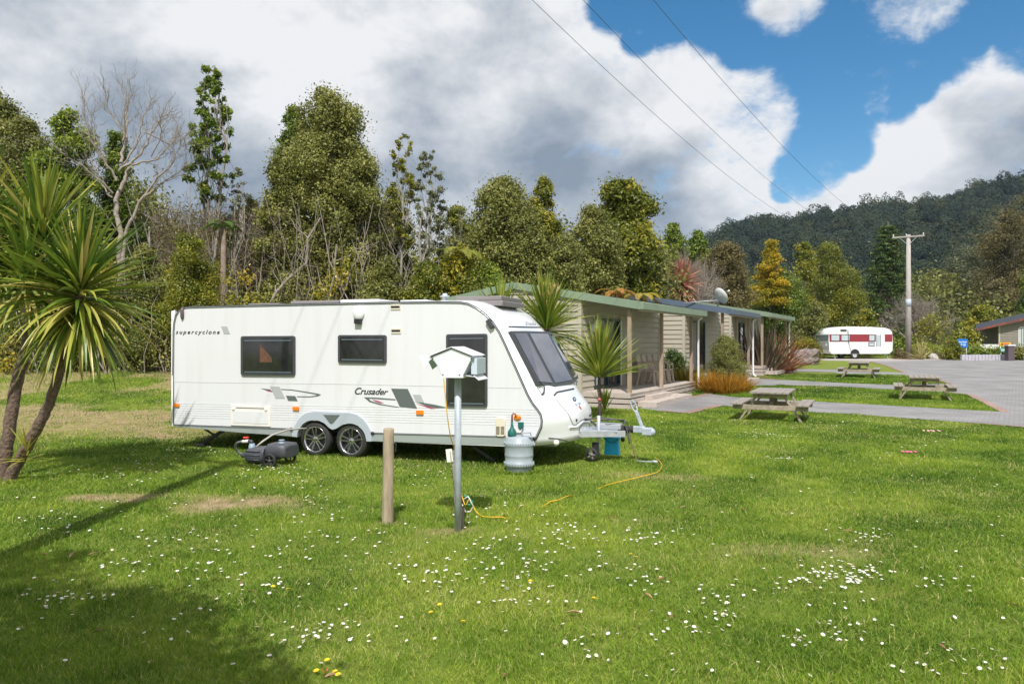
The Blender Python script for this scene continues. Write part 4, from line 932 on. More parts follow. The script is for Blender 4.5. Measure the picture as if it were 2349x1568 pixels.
def power_box():
    b = G(1050, 1217); t = thing('power_box', 'white metal power outlet box on a round galvanised pole, side flaps open', 'power box', b)
    MB().tube([(0, 0, -.05), (0, 0, .8), (0, 0, 1.56)], .034, 20).build('pole', m_galv, t)
    m_pw = pm('box_white', (.74, .76, .80), .4)
    Yb = b.y; def_z = lambda y: CAMZ + (HZ - y) / F * (Yb - .12)
    bx = bpy.data.objects.new('box', None); COL.objects.link(bx); bx.parent = t; bx.location = (0, -.08, 0); bx.rotation_euler = (0, 0, R(-13)); bx.empty_display_size = .1
    def q(x, y): return Vector(((x - 1046) / 232, 0, CAMZ + (HZ - y) / F * 7.28))
    D = Vector((0, .40, 0)); pen = [q(1038.3,799), q(1087,817.5), q(1064,862), q(1016,862), q(991,817.5)]
    mb = MB(); mb.prism(pen, (0, -.08, 0), D); mb.build('cabinet', m_pw, bx, .004)
    a, r_, l_ = q(1038.3, 796.5), q(1091, 816.5), q(987, 816.5)
    for e in (r_, l_):
        mb = MB(); o = Vector((0, -.10, 0)); up = Vector((0, 0, .008)); mb.prism([a, e, e + up, a + up], o, Vector((0, .44, 0))); mb.build('roof_panel', m_pw, bx, .002)
    mb = MB(); mb.prism([q(1014,861), q(1066,861), q(1066,865.5), q(1014,865.5)], (0, -.09, 0), Vector((0, .40, 0))); mb.build('base_tray', m_pw, bx)
    # right side: outlet housing and lower flap
    MB().box((.155, -.05, q(0,858).z), (.215, .28, q(0,821).z)).build('outlet_housing', pm('box_blue_grey', (.56, .64, .72), .4), bx, .004)
    MB().tube([(.2, -.03, q(0,845).z), (.2, .25, q(0,845).z)], .004, 5).build('hinge', m_dgrey, bx)
    mb = MB(); p0 = q(1088, 861); mb.prism([p0, p0 + Vector((.055, 0, -.045)), p0 + Vector((.058, 0, -.04)), p0 + Vector((.003, 0, .005))], (0, -.06, 0), Vector((0, .34, 0))); mb.build('flap', m_pw, bx)
    mb = MB(); p0 = q(1064, 859); p1 = q(1090, 863); mb.prism([p0, p1, p1 + Vector((0, 0, -.006)), p0 + Vector((0, 0, -.006))], (0, -.04, 0), Vector((0, .3, 0))); mb.build('flap', m_pw, bx)
    # left side: raised flap, triangular cheek, open socket
    mb = MB(); hinge = q(991, 818)
    mb.prism([hinge, q(958,817), q(958,817) + Vector((0,0,.006)), hinge + Vector((0,0,.006))], (0, -.08, 0), Vector((0, .38, 0)))
    mb.prism([hinge, q(960,818), q(972,843), q(976,843), q(992,826)], (0, -.08, 0), Vector((0, .004, 0))); mb.build('flap', m_pw, bx)
    mb = MB(); mb.prism([q(993,822), q(1006,838), q(994,847), q(985,829)], (0, -.10, 0), Vector((0, .006, 0))); mb.build('socket_shadow_plate', pm('socket_shade', (.06, .10, .05), .6), bx)  # dark green plate paints the shade inside the open socket
    mb = MB()
    for x, y in ((992,818),(994,822),(1085,822),(1018,859),(1057,859)):
        mb.sphere(q(x, y) + Vector((0, -.088, 0)), (.008, .006, .008), 6, 4)
    mb.build('screws', m_bplas, bx)
power_box()
def cable():
    Yc = 7.34
    pts = [wp(1017, 866, 7.2), wp(1021, 905, 7.2), wp(1026, 955, 7.22), wp(1033, 1000, 7.3), wp(1041, 1026, 7.42), wp(1046, 1060, 7.5), wp(1052, 1110, 7.45), wp(1062, 1146, 7.43), wp(1068, 1157, 7.40)]
    for x, y, z in ((1077,1169,.12), (1090,1180,.05), (1105,1187,.02), (1125,1191,.028), (1151,1191,.028), (1165,1188,.005), (1200,1170,-.02), (1248,1160,.01), (1262,1155,.03), (1280,1152,.032), (1300,1143,.03), (1315,1135,.0), (1360,1122,-.01), (1392,1116,.026), (1420,1110,.034), (1450,1102,.030), (1490,1092,.030), (1508,1085,.022), (1518,1072,.024), (1512,1060,.022), (1500,1050,.02)):
        p = G(x, y); pts.append(p + Vector((0, 0, z)))
    sp = []
    for i in range(len(pts) - 1):
        a = pts[max(i-1, 0)]; b = pts[i]; c = pts[i+1]; d = pts[min(i+2, len(pts)-1)]
        for k in range(6):
            t = k / 6; sp.append(.5 * ((2*b) + (c-a)*t + (2*a-5*b+4*c-d)*t*t + (-a+3*b-3*c+d)*t**3))
    o = MB().tube(sp, .0052, 8).build('power_cable', pm('cable_yellow', (.80, .45, .02), .45)); tag(o, 'yellow power cable hanging from the white box and running through the grass', 'cable')
cable()
# ------------------------------------------------------------------ cabins
m_board = pm('beige_weatherboard', (.46, .42, .33), .6, (.40, .365, .29), 2.5, stretch=(.4, .4, 4))
m_trimb = pm('beige_corner_board', (.50, .46, .37), .6, (.44, .40, .32), 2)
m_gfas = pm('sage_green_fascia', (.24, .31, .215), .45, (.20, .27, .19), 1.2)
m_bfas = pm('blue_grey_roof', (.10, .135, .19), .45, (.085, .115, .165), 1.5)
m_post = pm('verandah_post_wood', (.40, .31, .22), .75, (.28, .21, .15), 5, stretch=(3, 3, .4))
m_deck = pm('deck_boards', (.56, .485, .43), .8, (.40, .34, .295), 5, stretch=(.5, 6, 6))
m_whitep = pm('white_paint', (.78, .78, .78), .4)
m_dframe = pm('dark_green_joinery', (.03, .06, .055), .4)
m_glass = pm('window_glass', (.02, .028, .03), .05, spec=.7)
m_curt = pm('curtain', (.5, .52, .52), .8, (.3, .33, .34), 10, stretch=(9, 9, .2))
m_soffit = pm('soffit', (.42, .38, .31), .7)
CC = Vector((.478, .878, 0)); CP = Vector((-.878, .478, 0))
def boards(mb, xs, zfun, z0, axis, yconst, pitch=.178, face=-1, cut=None):
    """lapped boards on a wall. axis 'x': wall along x at y=yconst facing y*face; axis 'y': wall along y at x=yconst facing x*face"""
    a, b = xs; z = z0; zmax = max(zfun(a), zfun(b), zfun((a+b)/2))
    while z < zmax:
        segs = [(a, b)]
        if cut:
            (ca, cb, cz0, cz1) = cut
            if z + pitch > cz0 and z < cz1: segs = [(a, ca), (cb, b)]
        for (p, q) in segs:
            n = 12 if zfun(p) != zfun(q) or zfun((p+q)/2) != zfun(p) else 1
            for i in range(n):
                s, e = p + (q-p)*i/n, p + (q-p)*(i+1)/n; ts, te = min(z + pitch, zfun(s)), min(z + pitch, zfun(e))
                if ts <= z + .02 or te <= z + .02: continue
                def pt(u, zz, o): return (u, yconst + face*o, zz) if axis == 'x' else (yconst + face*o, u, zz)
                o1 = .027; f1 = .004; zg = z + .021
                ot = lambda t: o1 + (f1-o1)*(t-z)/pitch
                mb.add([pt(s, zg, o1), pt(e, zg, o1), pt(e, te, ot(te)), pt(s, ts, ot(ts))], [(0,1,2,3)])
                mb.add([pt(s, zg, .003), pt(e, zg, .003), pt(e, zg, o1), pt(s, zg, o1)], [(0,1,2,3)])
        z += pitch
def cabin(name, label, A, gzv, vl, wl, m_fas, full, near_l=0.0):
    rz = math.atan2(CC.y, CC.x); t = thing('cabin', label, 'cabin', (A.x, A.y, gzv), rz)   # local x along the verandah, local -y is the road side -> y inwards = +y
    ZE, SL = 2.80, .17; wy0, wy1 = 1.7, 5.95; ridge = 3.82
    roofz_ = lambda y: ZE + SL * (y if y < ridge else 2 * ridge - y)
    dz = .43
    # walls
    mb = MB(); door = (.97, 3.06, dz, 2.52)
    boards(mb, (wy0, wy1), lambda y: roofz_(y) - .03, .35, 'y', 0.0)
    mb.add([(0.002, wy0, .0), (0.002, wy1, .0), (0.002, wy1, 2.8), (0.002, wy0, 2.8)], [(0,1,2,3)])
    mb.build('gable_wall', m_board, t, fix=False)
    mb = MB(); boards(mb, (0, wl), lambda x: roofz_(wy0) - .03, .35, 'x', wy0, cut=door)
    for (a, b, c, d) in ((0, door[0], 0, 3.05), (door[1], wl, 0, 3.05), (door[0], door[1], door[3], 3.05), (door[0], door[1], 0, dz)):
        mb.add([(a, wy0 + .003, c), (b, wy0 + .003, c), (b, wy0 + .003, d), (a, wy0 + .003, d)], [(0,1,2,3)])
    mb.build('front_wall', m_board, t, fix=False)
    mb = MB(); mb.add([(0, wy1, 0), (wl, wy1, 0), (wl, wy1, 3.1), (0, wy1, 3.1)], [(0,1,2,3)]); mb.add([(wl, wy0, 0), (wl, wy1, 0), (wl, wy1, 3.1), (wl, ridge, roofz_(ridge)-.04), (wl, wy0, 3.0)], [(0,1,2,3,4)]); mb.build('back_wall', m_board, t)
    for (x, y) in ((-.03, wy0 - .03), (wl - .07, wy0 - .035)):
        MB().box((x, y, .2), (x + .10, y + .10, roofz_(y + .1) - .04)).build('corner_board', m_trimb, t)
    # roof
    rl0, rl1 = near_l - .06, vl + .1; mb = MB(); th = .06
    for (y0, y1, x0, x1) in ((-.05, wy0, rl0, rl1), (wy0, ridge, rl0, wl + .15), (ridge, wy1 + .35, rl0, wl + .15)):
        a, b = roofz_(y0) + .08, roofz_(y1) + .08
        mb.add([(x0,y0,a),(x1,y0,a),(x1,y1,b),(x0,y1,b),(x0,y0,a-th),(x1,y0,a-th),(x1,y1,b-th),(x0,y1,b-th)], [(0,1,2,3),(7,6,5,4),(0,4,5,1),(1,5,6,2),(2,6,7,3),(3,7,4,0)])
    n = int((rl1 - rl0) / .3)
    for i in range(n + 1):
        x = rl0 + .02 + i * .3
        if x < rl1: mb.bar((x, -.04, roofz_(-.04) + .095), (x, ridge, roofz_(ridge) + .095), .03, .03)
    mb.build('roof', m_fas, t, fix=False)
    mb = MB()
    pts = [(-.08, 2.93), (ridge, roofz_(ridge) + .13), (wy1 + .4, roofz_(wy1 + .4) + .13)]
    for i in range(2):
        (ya, za), (yb, zb) = pts[i], pts[i+1]; za = roofz_(ya) + .13
        mb.add([(rl0 - .03, ya, za), (rl0 - .03, yb, zb), (rl0 - .03, yb, zb - .20), (rl0 - .03, ya, za - .22), (rl0, ya, za), (rl0, yb, zb), (rl0, yb, zb - .20), (rl0, ya, za - .22)], [(0,1,2,3),(7,6,5,4),(0,4,5,1),(3,2,6,7),(1,5,6,2),(0,3,7,4)])
    mb.build('barge_board', m_fas, t)
    mb = MB(); mb.box((rl0 - .03, -.16, ZE - .10), (rl1, -.05, ZE + .09)); mb.build('gutter', m_fas, t, .01)
    mb = MB(); mb.box((rl0 + .1, -.05, ZE - .14), (rl1 - .1, .02, ZE - .06)); mb.build('verandah_beam', m_soffit, t)
    # posts
    ps = [(.22, .30), (vl * .42, .30), (vl * .72 if not full else 5.6, .30), (vl - .15, .30)] if full else [(.2, .3), (vl * .5, .3), (vl - .15, .3)]
    if full: ps = [(.12, .30), (3.0, .30), (6.45, .30)]
    for (x, y) in ps: MB().box((x - .05, y - .05, dz), (x + .05, y + .05, roofz_(y) + .0)).build('post', m_post, t, .004)
    # deck
    mb = MB(); nb = 11
    for k in range(nb):
        y0 = .22 + (wy0 - .24) * k / nb; mb.box((.02, y0, dz - .03), (vl, y0 + (wy0 - .24) / nb - .012, dz))
    dk = mb.build('deck', m_deck, t, fix=False)
    mb = MB()
    for k, (za, zb) in enumerate(((.295, .415), (.15, .262), (-.02, .118))):
        mb.box((.0, .235, za), (vl, .26, zb)); mb.box((-.02, .235, za), (.005, wy0 + (.8 if full else 0), zb)); mb.box((vl - .01, .24, za), (vl + .01, wy0, zb))
    mb.build('deck_skirt', m_deck, t, fix=False)
    MB().box((.05, .29, -.1), (vl - .05, wy0, .38)).build('deck_gap_shade', pm('gap_shade', (.02, .018, .015), .9), t)  # near-black block paints the shade behind the skirt gaps
    st = MB(); st.box((.55, -.32, .02), (4.25, .225, .17)); 
    o = st.build('step', m_deck, t, .006); MB().box((1.2, .02, .17), (3.1, .23, .30)).build('step', m_deck, t, .006)
    # sliding door with frame, glass and curtain
    d = MB(); x0, x1, z0, z1 = door; z0 += .02
    for bxx in (((x0, z0), (x0 + .06, z1)), ((x1 - .06, z0), (x1, z1)), ((x0, z1 - .06), (x1, z1)), ((x0, z0), (x1, z0 + .06)), (((x0+x1)/2 - .03, z0), ((x0+x1)/2 + .03, z1))):
        d.box((bxx[0][0], wy0 - .05, bxx[0][1]), (bxx[1][0], wy0 + .03, bxx[1][1]))
    dd = d.build('sliding_door', m_dframe, t, fix=False)
    mb = MB(); mb.box((x0 + .06, wy0 - .005, z0 + .06), (x1 - .06, wy0 + .01, z1 - .06)); mb.build('glass', m_glass, dd)
    mb = MB()
    for i in range(12): a = i / 12; mb.box((x0 + .07 + .06 * i, wy0 - .012 , z0 + .1), (x0 + .10 + .06 * i, wy0 - .006, z1 - .08))
    mb.build('curtain', m_curt, dd)
    if full:
        MB().box((.62, wy0 - .02, z1 - .35), (.70, wy0 + .0, z1 - .2)).build('lamp_bracket', m_dframe, t)
        MB().sphere((.60, wy0 - .14, z1 - .28), (.12, .12, .13), 14, 10).build('wall_lamp', pm('lamp_globe', (.55, .58, .60), .3), t)
        MB().box((3.10, wy0 - .06, .45), (3.16, wy0 - .02, 2.5)).build('door_trim', m_whitep, t)
    # downpipe
    mb = MB(); px_ = vl + .02; mb.tube([(px_, -.02, ZE - .06), (px_, .05, ZE - .16), (px_, .14, ZE - .24), (px_, .14, .30), (px_, .10, .22), (px_ , .0, .16)], .04, 12); mb.build('downpipe', m_whitep, t)
    return t
A1 = Vector((3.42, 20.0, 0)); DP1 = Vector((6.56, 25.6, 0)); DP2 = Vector((10.64, 32.3, 0)); DP3 = Vector((15.44, 40.9, 0))
A2 = DP2 - CC * 5.3; A3 = DP3 - CC * 7.5
cabin('cabin', 'nearest beige weatherboard cabin with sage green gable roof and verandah', A1, gz(A1.x, A1.y), 6.75, 7.15, m_gfas, True)
cabin('cabin', 'middle beige weatherboard cabin with blue grey roof carrying a satellite dish', A2, gz(A2.x, A2.y) + .03, 5.3, 5.9, m_bfas, False)
cabin('cabin', 'farthest beige weatherboard cabin with pale green roof behind the flax', A3, gz(A3.x, A3.y) + .05, 7.5, 7.8, m_gfas, False)

def in_cabin(A, l, d, z): p = A + CC * l + CP * d; return Vector((p.x, p.y, z))
# plastic chairs
m_chair = pm('taupe_plastic', (.52, .43, .36), .45)
def chair(label, p, rz, first=[None]):
    if first[0] is None:
        t = thing('plastic_chair', label, 'chair'); first[0] = t
        MB().box((-.22, -.22, .40), (.22, .22, .43)).build('seat', m_chair, t, .02)
        mb = MB()
        for k in range(5): x = -.18 + .09 * k; mb.bar((x, .21, .44), (x * .95, .31, .86), .066, .018, (0, 1, 0))
        mb.bar((-.22, .20, .42), (-.20, .315, .80), .04, .03, (0, 1, 0)); mb.bar((.22, .20, .42), (.20, .315, .80), .04, .03, (0, 1, 0))
        mb.tube([(-.205, .31, .78), (-.15, .325, .86), (0, .335, .89), (.15, .325, .86), (.205, .31, .78)], .022, 8); mb.build('backrest', m_chair, t)
        for s in (-1, 1):
            MB().tube([(s*.25, -.22, .42), (s*.27, -.22, .60), (s*.27, -.1, .65), (s*.26, .15, .66), (s*.215, .29, .68)], .02, 8).build('armrest', m_chair, t)
            MB().bar((s*.21, -.20, .42), (s*.26, -.25, 0), .075, .05, (0, 1, 0)).build('leg', m_chair, t); MB().bar((s*.20, .20, .42), (s*.25, .27, 0), .05, .04, (0, 1, 0)).build('leg', m_chair, t)
    else: t = copy_tree(first[0]); 
    t.location = p; t.rotation_euler = (0, 0, rz); t.scale = (1.1, 1.1, 1.08); tag(t, label, 'chair', 'plastic chairs along the cabin wall'); return t
rzc = math.atan2(CC.y, CC.x); z = gz(A1.x, A1.y) + .43
for l, lab in ((3.85, 'taupe plastic garden chair on the deck, nearest the cabin door'), (4.4, 'taupe plastic garden chair on the deck, second from the cabin door'), (4.95, 'taupe plastic garden chair on the deck, third from the cabin door'), (5.55, 'taupe plastic garden chair on the deck, farthest from the cabin door')):
    chair(lab, in_cabin(A1, l, 1.0, z), rzc + R(5))
# satellite dish
def dish():
    b = in_cabin(A2, .1, .45, 3.10); t = thing('satellite_dish', 'pale grey satellite dish on a short mast above the blue grey cabin roof', 'satellite dish', b)
    MB().tube([(0, 0, -.15), (0, 0, .38)], .025, 10).build('mast', m_dframe, t); MB().bar((0, 0, -.1), (.25, .02, .02), .02, .02).build('brace', m_dframe, t)
    MB().tube([(0, 0, .30), (-.5, .1, .27), (-1.2, .3, .21)], .018, 6).build('stay', m_galv, t)
    M = Matrix.Translation((.10, 0, .46)) @ Matrix.Rotation(R(24), 4, 'Z') @ Matrix.Rotation(R(62), 4, 'Y') 
    pr = [(.001, -.05)] + [(.33 * k / 8, -.05 + .09 * (k / 8)**2) for k in range(1, 9)] + [(.33, .035), (.20, -.03), (.001, -.065)]
    MB().lathe(pr, 28, M).build('reflector', pm('dish_grey', (.62, .64, .62), .5), t)
    e = M @ Vector((0, 0, .42)); a = M @ Vector((.34, 0, .02)); MB().tube([a, e], .012, 6).build('feed_arm', m_dframe, t); MB().tube([e - Vector((.03, 0, 0)), e + Vector((.05, 0, .02))], .03, 8).build('receiver', m_whitep, t)
dish()

# ------------------------------------------------------------------ picnic tables
m_pic = pm('picnic_grey_wood', (.36, .32, .285), .85, (.20, .175, .155), 6, .004, 20, stretch=(.8, 6, 6))
m_pic2 = pm('picnic_frame_wood', (.40, .34, .26), .8, (.26, .215, .165), 6, stretch=(2, 2, 2))
def picnic(label, p, rz, first=[None]):
    if first[0] is None:
        t = thing('picnic_table', label, 'picnic table'); first[0] = t; L_ = 1.75   # boards run along local y; ends face -y and +y
        mb = MB()
        for k in range(6): x = -.36 + .145 * k - .0025; mb.box((x - .068, -L_/2, .655), (x + .068, L_/2, .70))
        mb.build('tabletop', m_pic, t, .006)
        for s in (-1, 1):
            mb = MB()
            for k in range(2): x = s * (.66 + .14 * k); mb.box((x - .066, -L_/2, .385), (x + .066, L_/2, .43))
            mb.build('bench', m_pic, t, .006)
        for y in (-.62, .62):
            for s in (-1, 1): MB().bar((s * .27, y + (.02 if s > 0 else -.0), .655), (s * .70, y, -.02), .045, .12, (0, 1, 0)).build('leg', m_pic2, t, .004)
            MB().box((-.84, y - .07, .27), (.84, y - .025, .385)).build('bench_beam', m_pic2, t, .004); MB().box((-.38, y - .07, .56), (.38, y - .025, .655)).build('top_beam', m_pic2, t, .004)
        for y, s in ((-.55, 1), (.55, -1)): MB().bar((0, y + s * 0, .30), (0, y + s * .35, .655), .045, .09, (1, 0, 0)).build('brace', m_pic2, t)
    else: t = copy_tree(first[0])
    t.location = p; t.rotation_euler = (0, 0, rz); tag(t, label, 'picnic table', 'wooden picnic tables on the grass'); return t
def tabpos(xf, yf, ang): # feet of the near end
    p = G(xf, yf); d = Vector((-math.sin(ang), math.cos(ang), 0)); q = p + d * .62; return Vector((q.x, q.y, gz(q.x, q.y)))
picnic('nearest wooden picnic table, weathered grey, on the grass before the first path', tabpos(1766, 966, R(-26)), R(-26))
picnic('weathered picnic table on the grass strip beside the road bend', tabpos(2121, 916.5, R(-27)), R(-27))
picnic('farthest picnic table, on the grass in front of the old caravan', tabpos(1968, 866.5, R(-28)), R(-28))

# ------------------------------------------------------------------ spiky plants
m_bark = pm('cordyline_bark', (.20, .135, .10), .9, (.085, .058, .045), 22, .03, 26, stretch=(1, 1, 1))
def blade_arr(base, dirs, L, w, droop, rs, segs=7, fold=.25):
    """long strap leaves: returns quads array (n*segs*2,4,3) and tints"""
    n = len(dirs); out = []; t_ = []
    d = dirs.copy(); p = base.copy(); side = np.cross(d, np.array([0, 0, 1.0])); side /= np.linalg.norm(side, axis=1)[:, None] + 1e-9
    up = np.cross(side, d); prev = None; tw = rs.normal(0, .35, n)
    side = side * np.cos(tw)[:, None] + up * np.sin(tw)[:, None]
    for i in range(segs + 1):
        t = i / segs; ww = w * np.minimum(1, (.35 + 2.2 * t)) * np.maximum(0.03, (1 - t**2.6))
        nrm = np.cross(side, d); L0 = p - side * ww[:, None] / 2 + nrm * (fold * ww)[:, None] / 2; R0 = p + side * ww[:, None] / 2 + nrm * (fold * ww)[:, None] / 2; C0 = p
        if prev is not None:
            out.append(np.stack([prev[0], prev[1], C0, L0], 1)); out.append(np.stack([prev[1], prev[2], R0, C0], 1))
        prev = (L0, C0, R0)
        d = d + np.array([0, 0, -1.0]) * (droop / segs * (.3 + 1.6 * t))[:, None]; d /= np.linalg.norm(d, axis=1)[:, None]
        p = p + d * (L / segs)[:, None]
    return out
def rosette(name, mat, parent, c, n, L, w, rs, lo=-35, hi=88, droop=.5, tilt=(0, 0), tint=(.3, .35), stem_r=.06, power=1.0):
    az = rs.random(n) * 2 * np.pi; el = np.radians(lo + (hi - lo) * rs.random(n)**power)
    dirs = np.stack([np.cos(el) * np.cos(az) + tilt[0], np.cos(el) * np.sin(az) + tilt[1], np.sin(el)], 1); dirs /= np.linalg.norm(dirs, axis=1)[:, None]
    base = np.array([c]) + dirs * stem_r + np.stack([0 * az, 0 * az, (np.sin(el) - .5) * .18], 1)
    Ls = L * (.72 + .4 * rs.random(n)); ws = w * (.8 + .4 * rs.random(n))
    dr = droop * (.5 + 1.0 * rs.random(n)) * (1 + 1.2 * np.maximum(0, -np.sin(el) + .35))
    qs = blade_arr(base, dirs, Ls, ws, dr, rs); v = np.stack(qs, 1)            # n, 2*segs, 4, 3
    lt = np.clip(tint[0] + tint[1] * rs.normal(0, .5, n) - .25 * (np.sin(el) < -.1) * 0, 0, 1)
    old = (np.sin(el) < -.05) & (rs.random(n) < .3); lt[old] = np.clip(.75 + .25 * rs.random(old.sum()), 0, 1)
    tt = np.repeat(lt, v.shape[1]).reshape(n, v.shape[1]); return fast_mesh(name, v.reshape(-1, 3), 4, mat, tt.ravel(), parent)
m_cord = leafmat('cordyline_leaf', [(.045, .10, .014), (.11, .19, .024), (.22, .29, .035), (.42, .42, .07), (.55, .46, .15)], .38, .32, .5)
m_cordred = leafmat('red_cordyline_leaf', [(.22, .06, .07), (.40, .14, .13), (.52, .24, .18), (.60, .34, .20), (.62, .45, .28)], .45, .3, .4)
rs = np.random.default_rng(3)
def big_cordyline():
    base = G(14, 1100); t = thing('cabbage_tree', 'tall cabbage tree with two leaning rough trunks and spiky heads at the left edge', 'cabbage tree', base)
    def L(x, y, Y): return P(x, y, Y) - base
    Yb = base.y
    def sp(pts, n=6):
        out = []
        for i in range(len(pts) - 1):
            a = pts[max(i-1, 0)]; b = pts[i]; c = pts[i+1]; d = pts[min(i+2, len(pts)-1)]
            for k in range(n): u = k / n; out.append(.5 * ((2*b) + (c-a)*u + (2*a-5*b+4*c-d)*u*u + (-a+3*b-3*c+d)*u**3))
        return out + [pts[-1]]
    tr = sp([L(5,1108,Yb+.1), L(7,1080,Yb+.1), L(18,1006,Yb+.1), L(37,885,Yb+.15), L(58,806,Yb+.2), L(72,727,Yb+.2), L(95,600,Yb+.25)])
    k = len(tr); MB().tube([p + Vector((.006*math.sin(i*2.1), 0, 0)) for i, p in enumerate(tr)], [.092 * (1 - .35 * i / k) * (1 + .05 * math.sin(i * 2.7)) + (.04 if i < 2 else 0) for i in range(k)], 16).build('trunk', m_bark, t)
    tr = sp([L(22,1106,Yb-.1), L(28,1085,Yb-.1), L(63,1022,Yb-.15), L(94,965,Yb-.2), L(116,916,Yb-.2), L(142,832,Yb-.25), L(165,745,Yb-.25), L(185,672,Yb-.25)])
    k = len(tr); MB().tube([p + Vector((.006*math.sin(i*1.7), 0, 0)) for i, p in enumerate(tr)], [.078 * (1 - .3 * i / k) * (1 + .05 * math.sin(i * 2.3)) + (.03 if i < 2 else 0) for i in range(k)], 16).build('trunk', m_bark, t)
    tr = sp([L(72,727,Yb+.2), L(20,640,Yb+.1), L(-45,560,Yb-.1)]); MB().tube(tr, .06, 12).build('branch', m_bark, t)
    for (x, y, Y, n, l_, tl) in ((184, 672, Yb-.25, 380, 1.12, (.16, -.10)), (98, 560, Yb+.25, 300, 1.08, (.05, -.05)), (-50, 530, Yb-.1, 260, 1.05, (-.05, -.05)), (60, 640, Yb-.35, 110, .9, (0, -.2))):
        rosette('leaf_head', m_cord, t, tuple(L(x, y, Y)), n, l_, .060, rs, -58, 86, .42, tl, (.42, .48))
    c = L(52, 1035, Yb - .2); rosette('side_shoot', leafmat('young_cordyline', [(.25,.30,.03),(.42,.42,.05),(.5,.42,.08)], .4, .35), t, tuple(c + Vector((.05, 0, -.05))), 26, .40, .026, rs, 0, 85, .35, (.0, -.1), (.5, .5), .02)
big_cordyline()
def cordyline(label, base, h, n, L_, w, mat, trunk_r=.05, tint=(.34, .35), lean=(0, 0), flower=False, lo=-45, hi=88, droop=.5, name='cabbage_tree', tilt=(0,0)):
    t = thing(name, label, 'cabbage tree', base)
    top = Vector((lean[0], lean[1], h)); MB().tube([Vector((0,0,-.1)), top * .3 + Vector((.02,0,0)), top * .7, top], [trunk_r * 1.25, trunk_r, trunk_r * .95, trunk_r * .8], 12).build('trunk', m_bark, t)
    rosette('leaf_head', mat, t, tuple(top), n, L_, w, rs, lo, hi, droop, tilt, tint)
    if flower:
        mb = MB(); r_ = random.Random(4)
        for k in range(150):
            a = r_.random() * 6.28; r = r_.random()**.5 * .30; z = .45 + r_.random() * .55; p = top + Vector((r * math.cos(a), r * math.sin(a), z))
            mb.tube([top + Vector((r*.2*math.cos(a), r*.2*math.sin(a), z * .55)), p, p + Vector((.03*math.cos(a*3), .03, .07))], [.004, .006, .008], 4)
        mb.build('flower_spike', pm('tan_flowers', (.30, .20, .08), .8, (.42, .30, .12), 30), t)
    return t
cordyline('small cabbage tree with bright spiky head on a bare stem before the nearest cabin', G(1374, 957), 1.0, 230, 1.3, .05, m_cord, .045, (.55, .35), (.0, 0), lo=14, hi=89, droop=.16)
cordyline('cabbage tree with tan flower spike rising behind the caravan front', Vector((.78, 16.8, 0)), 2.15, 330, 1.2, .05, m_cord, .07, (.5, .35), flower=True, lo=-15, droop=.3)
cordyline('cabbage tree whose leaf tips show just above the caravan roof vent', Vector((-.25, 17.6, 0)), 2.15, 150, 1.15, .05, m_cord, .07, (.45, .35), lo=5, droop=.2)
cordyline('red leaved cordyline standing up behind the blue grey cabin roof', Vector((8.08, 35.3, gz(8, 35.3))), 4.42, 460, 1.12, .07, m_cordred, .08, (.4, .5), lo=-60, hi=90, droop=.12)
# low basal leaves of the small cordyline
t = thing('strap_leaf_plant', 'clump of upright strap leaves at the foot of the small cabbage tree', 'plant', G(1386, 948)); rosette('leaves', m_cord, t, (0, 0, 0), 26, .62, .045, rs, 55, 88, .2, (0, 0), (.5, .3), .05)

def tussock(label, base, n, L_, mat, w=.012, lo=40, droop=1.0, name='grass_tussock', spread=.35, tint=(.4, .5)):
    t = thing(name, label, 'tussock', base); az = rs.random(n) * 2 * np.pi; el = np.radians(lo + (88 - lo) * rs.random(n))
    dirs = np.stack([np.cos(el)*np.cos(az), np.cos(el)*np.sin(az), np.sin(el)], 1); rr = rs.random(n) * spread
    b = np.stack([rr*np.cos(az), rr*np.sin(az), 0*rr], 1); qs = blade_arr(b, dirs, L_*(.6+.5*rs.random(n)), np.full(n, w), droop*(.5+rs.random(n)), rs, 6); v = np.stack(qs, 1)
    lt = np.clip(tint[0] + tint[1]*rs.normal(0, .5, n), 0, 1); fast_mesh('leaves', v.reshape(-1, 3), 4, mat, np.repeat(lt, v.shape[1]), t); return t
m_or = leafmat('orange_sedge', [(.20,.10,.015), (.42,.20,.02), (.58,.30,.03), (.62,.42,.10)], .6, .35)
m_yl = leafmat('yellow_sedge', [(.12,.13,.02), (.30,.26,.04), (.52,.38,.06), (.6,.46,.14)], .6, .35)
for (x, y, n, L_, lab) in ((1632, 900, 520, .85, 'orange tussock grass beside the white downpipe'), (1666, 903, 560, .8, 'orange tussock grass in the middle of the row below the round shrub'), (1697, 898, 420, .72, 'orange tussock grass at the path end of the row below the round shrub')):
    tussock(lab, G(x, y), n, L_, m_or, .016)
for (x, y, lab) in ((1572, 893, 'yellow green tussock behind the end of the cabin deck'), (1592, 889, 'golden tussock just behind the last verandah post')):
    p = P(x, y, 27.0); tussock(lab, Vector((p.x, p.y, gz(p.x, p.y))), 420, 1.0, m_yl, .016)
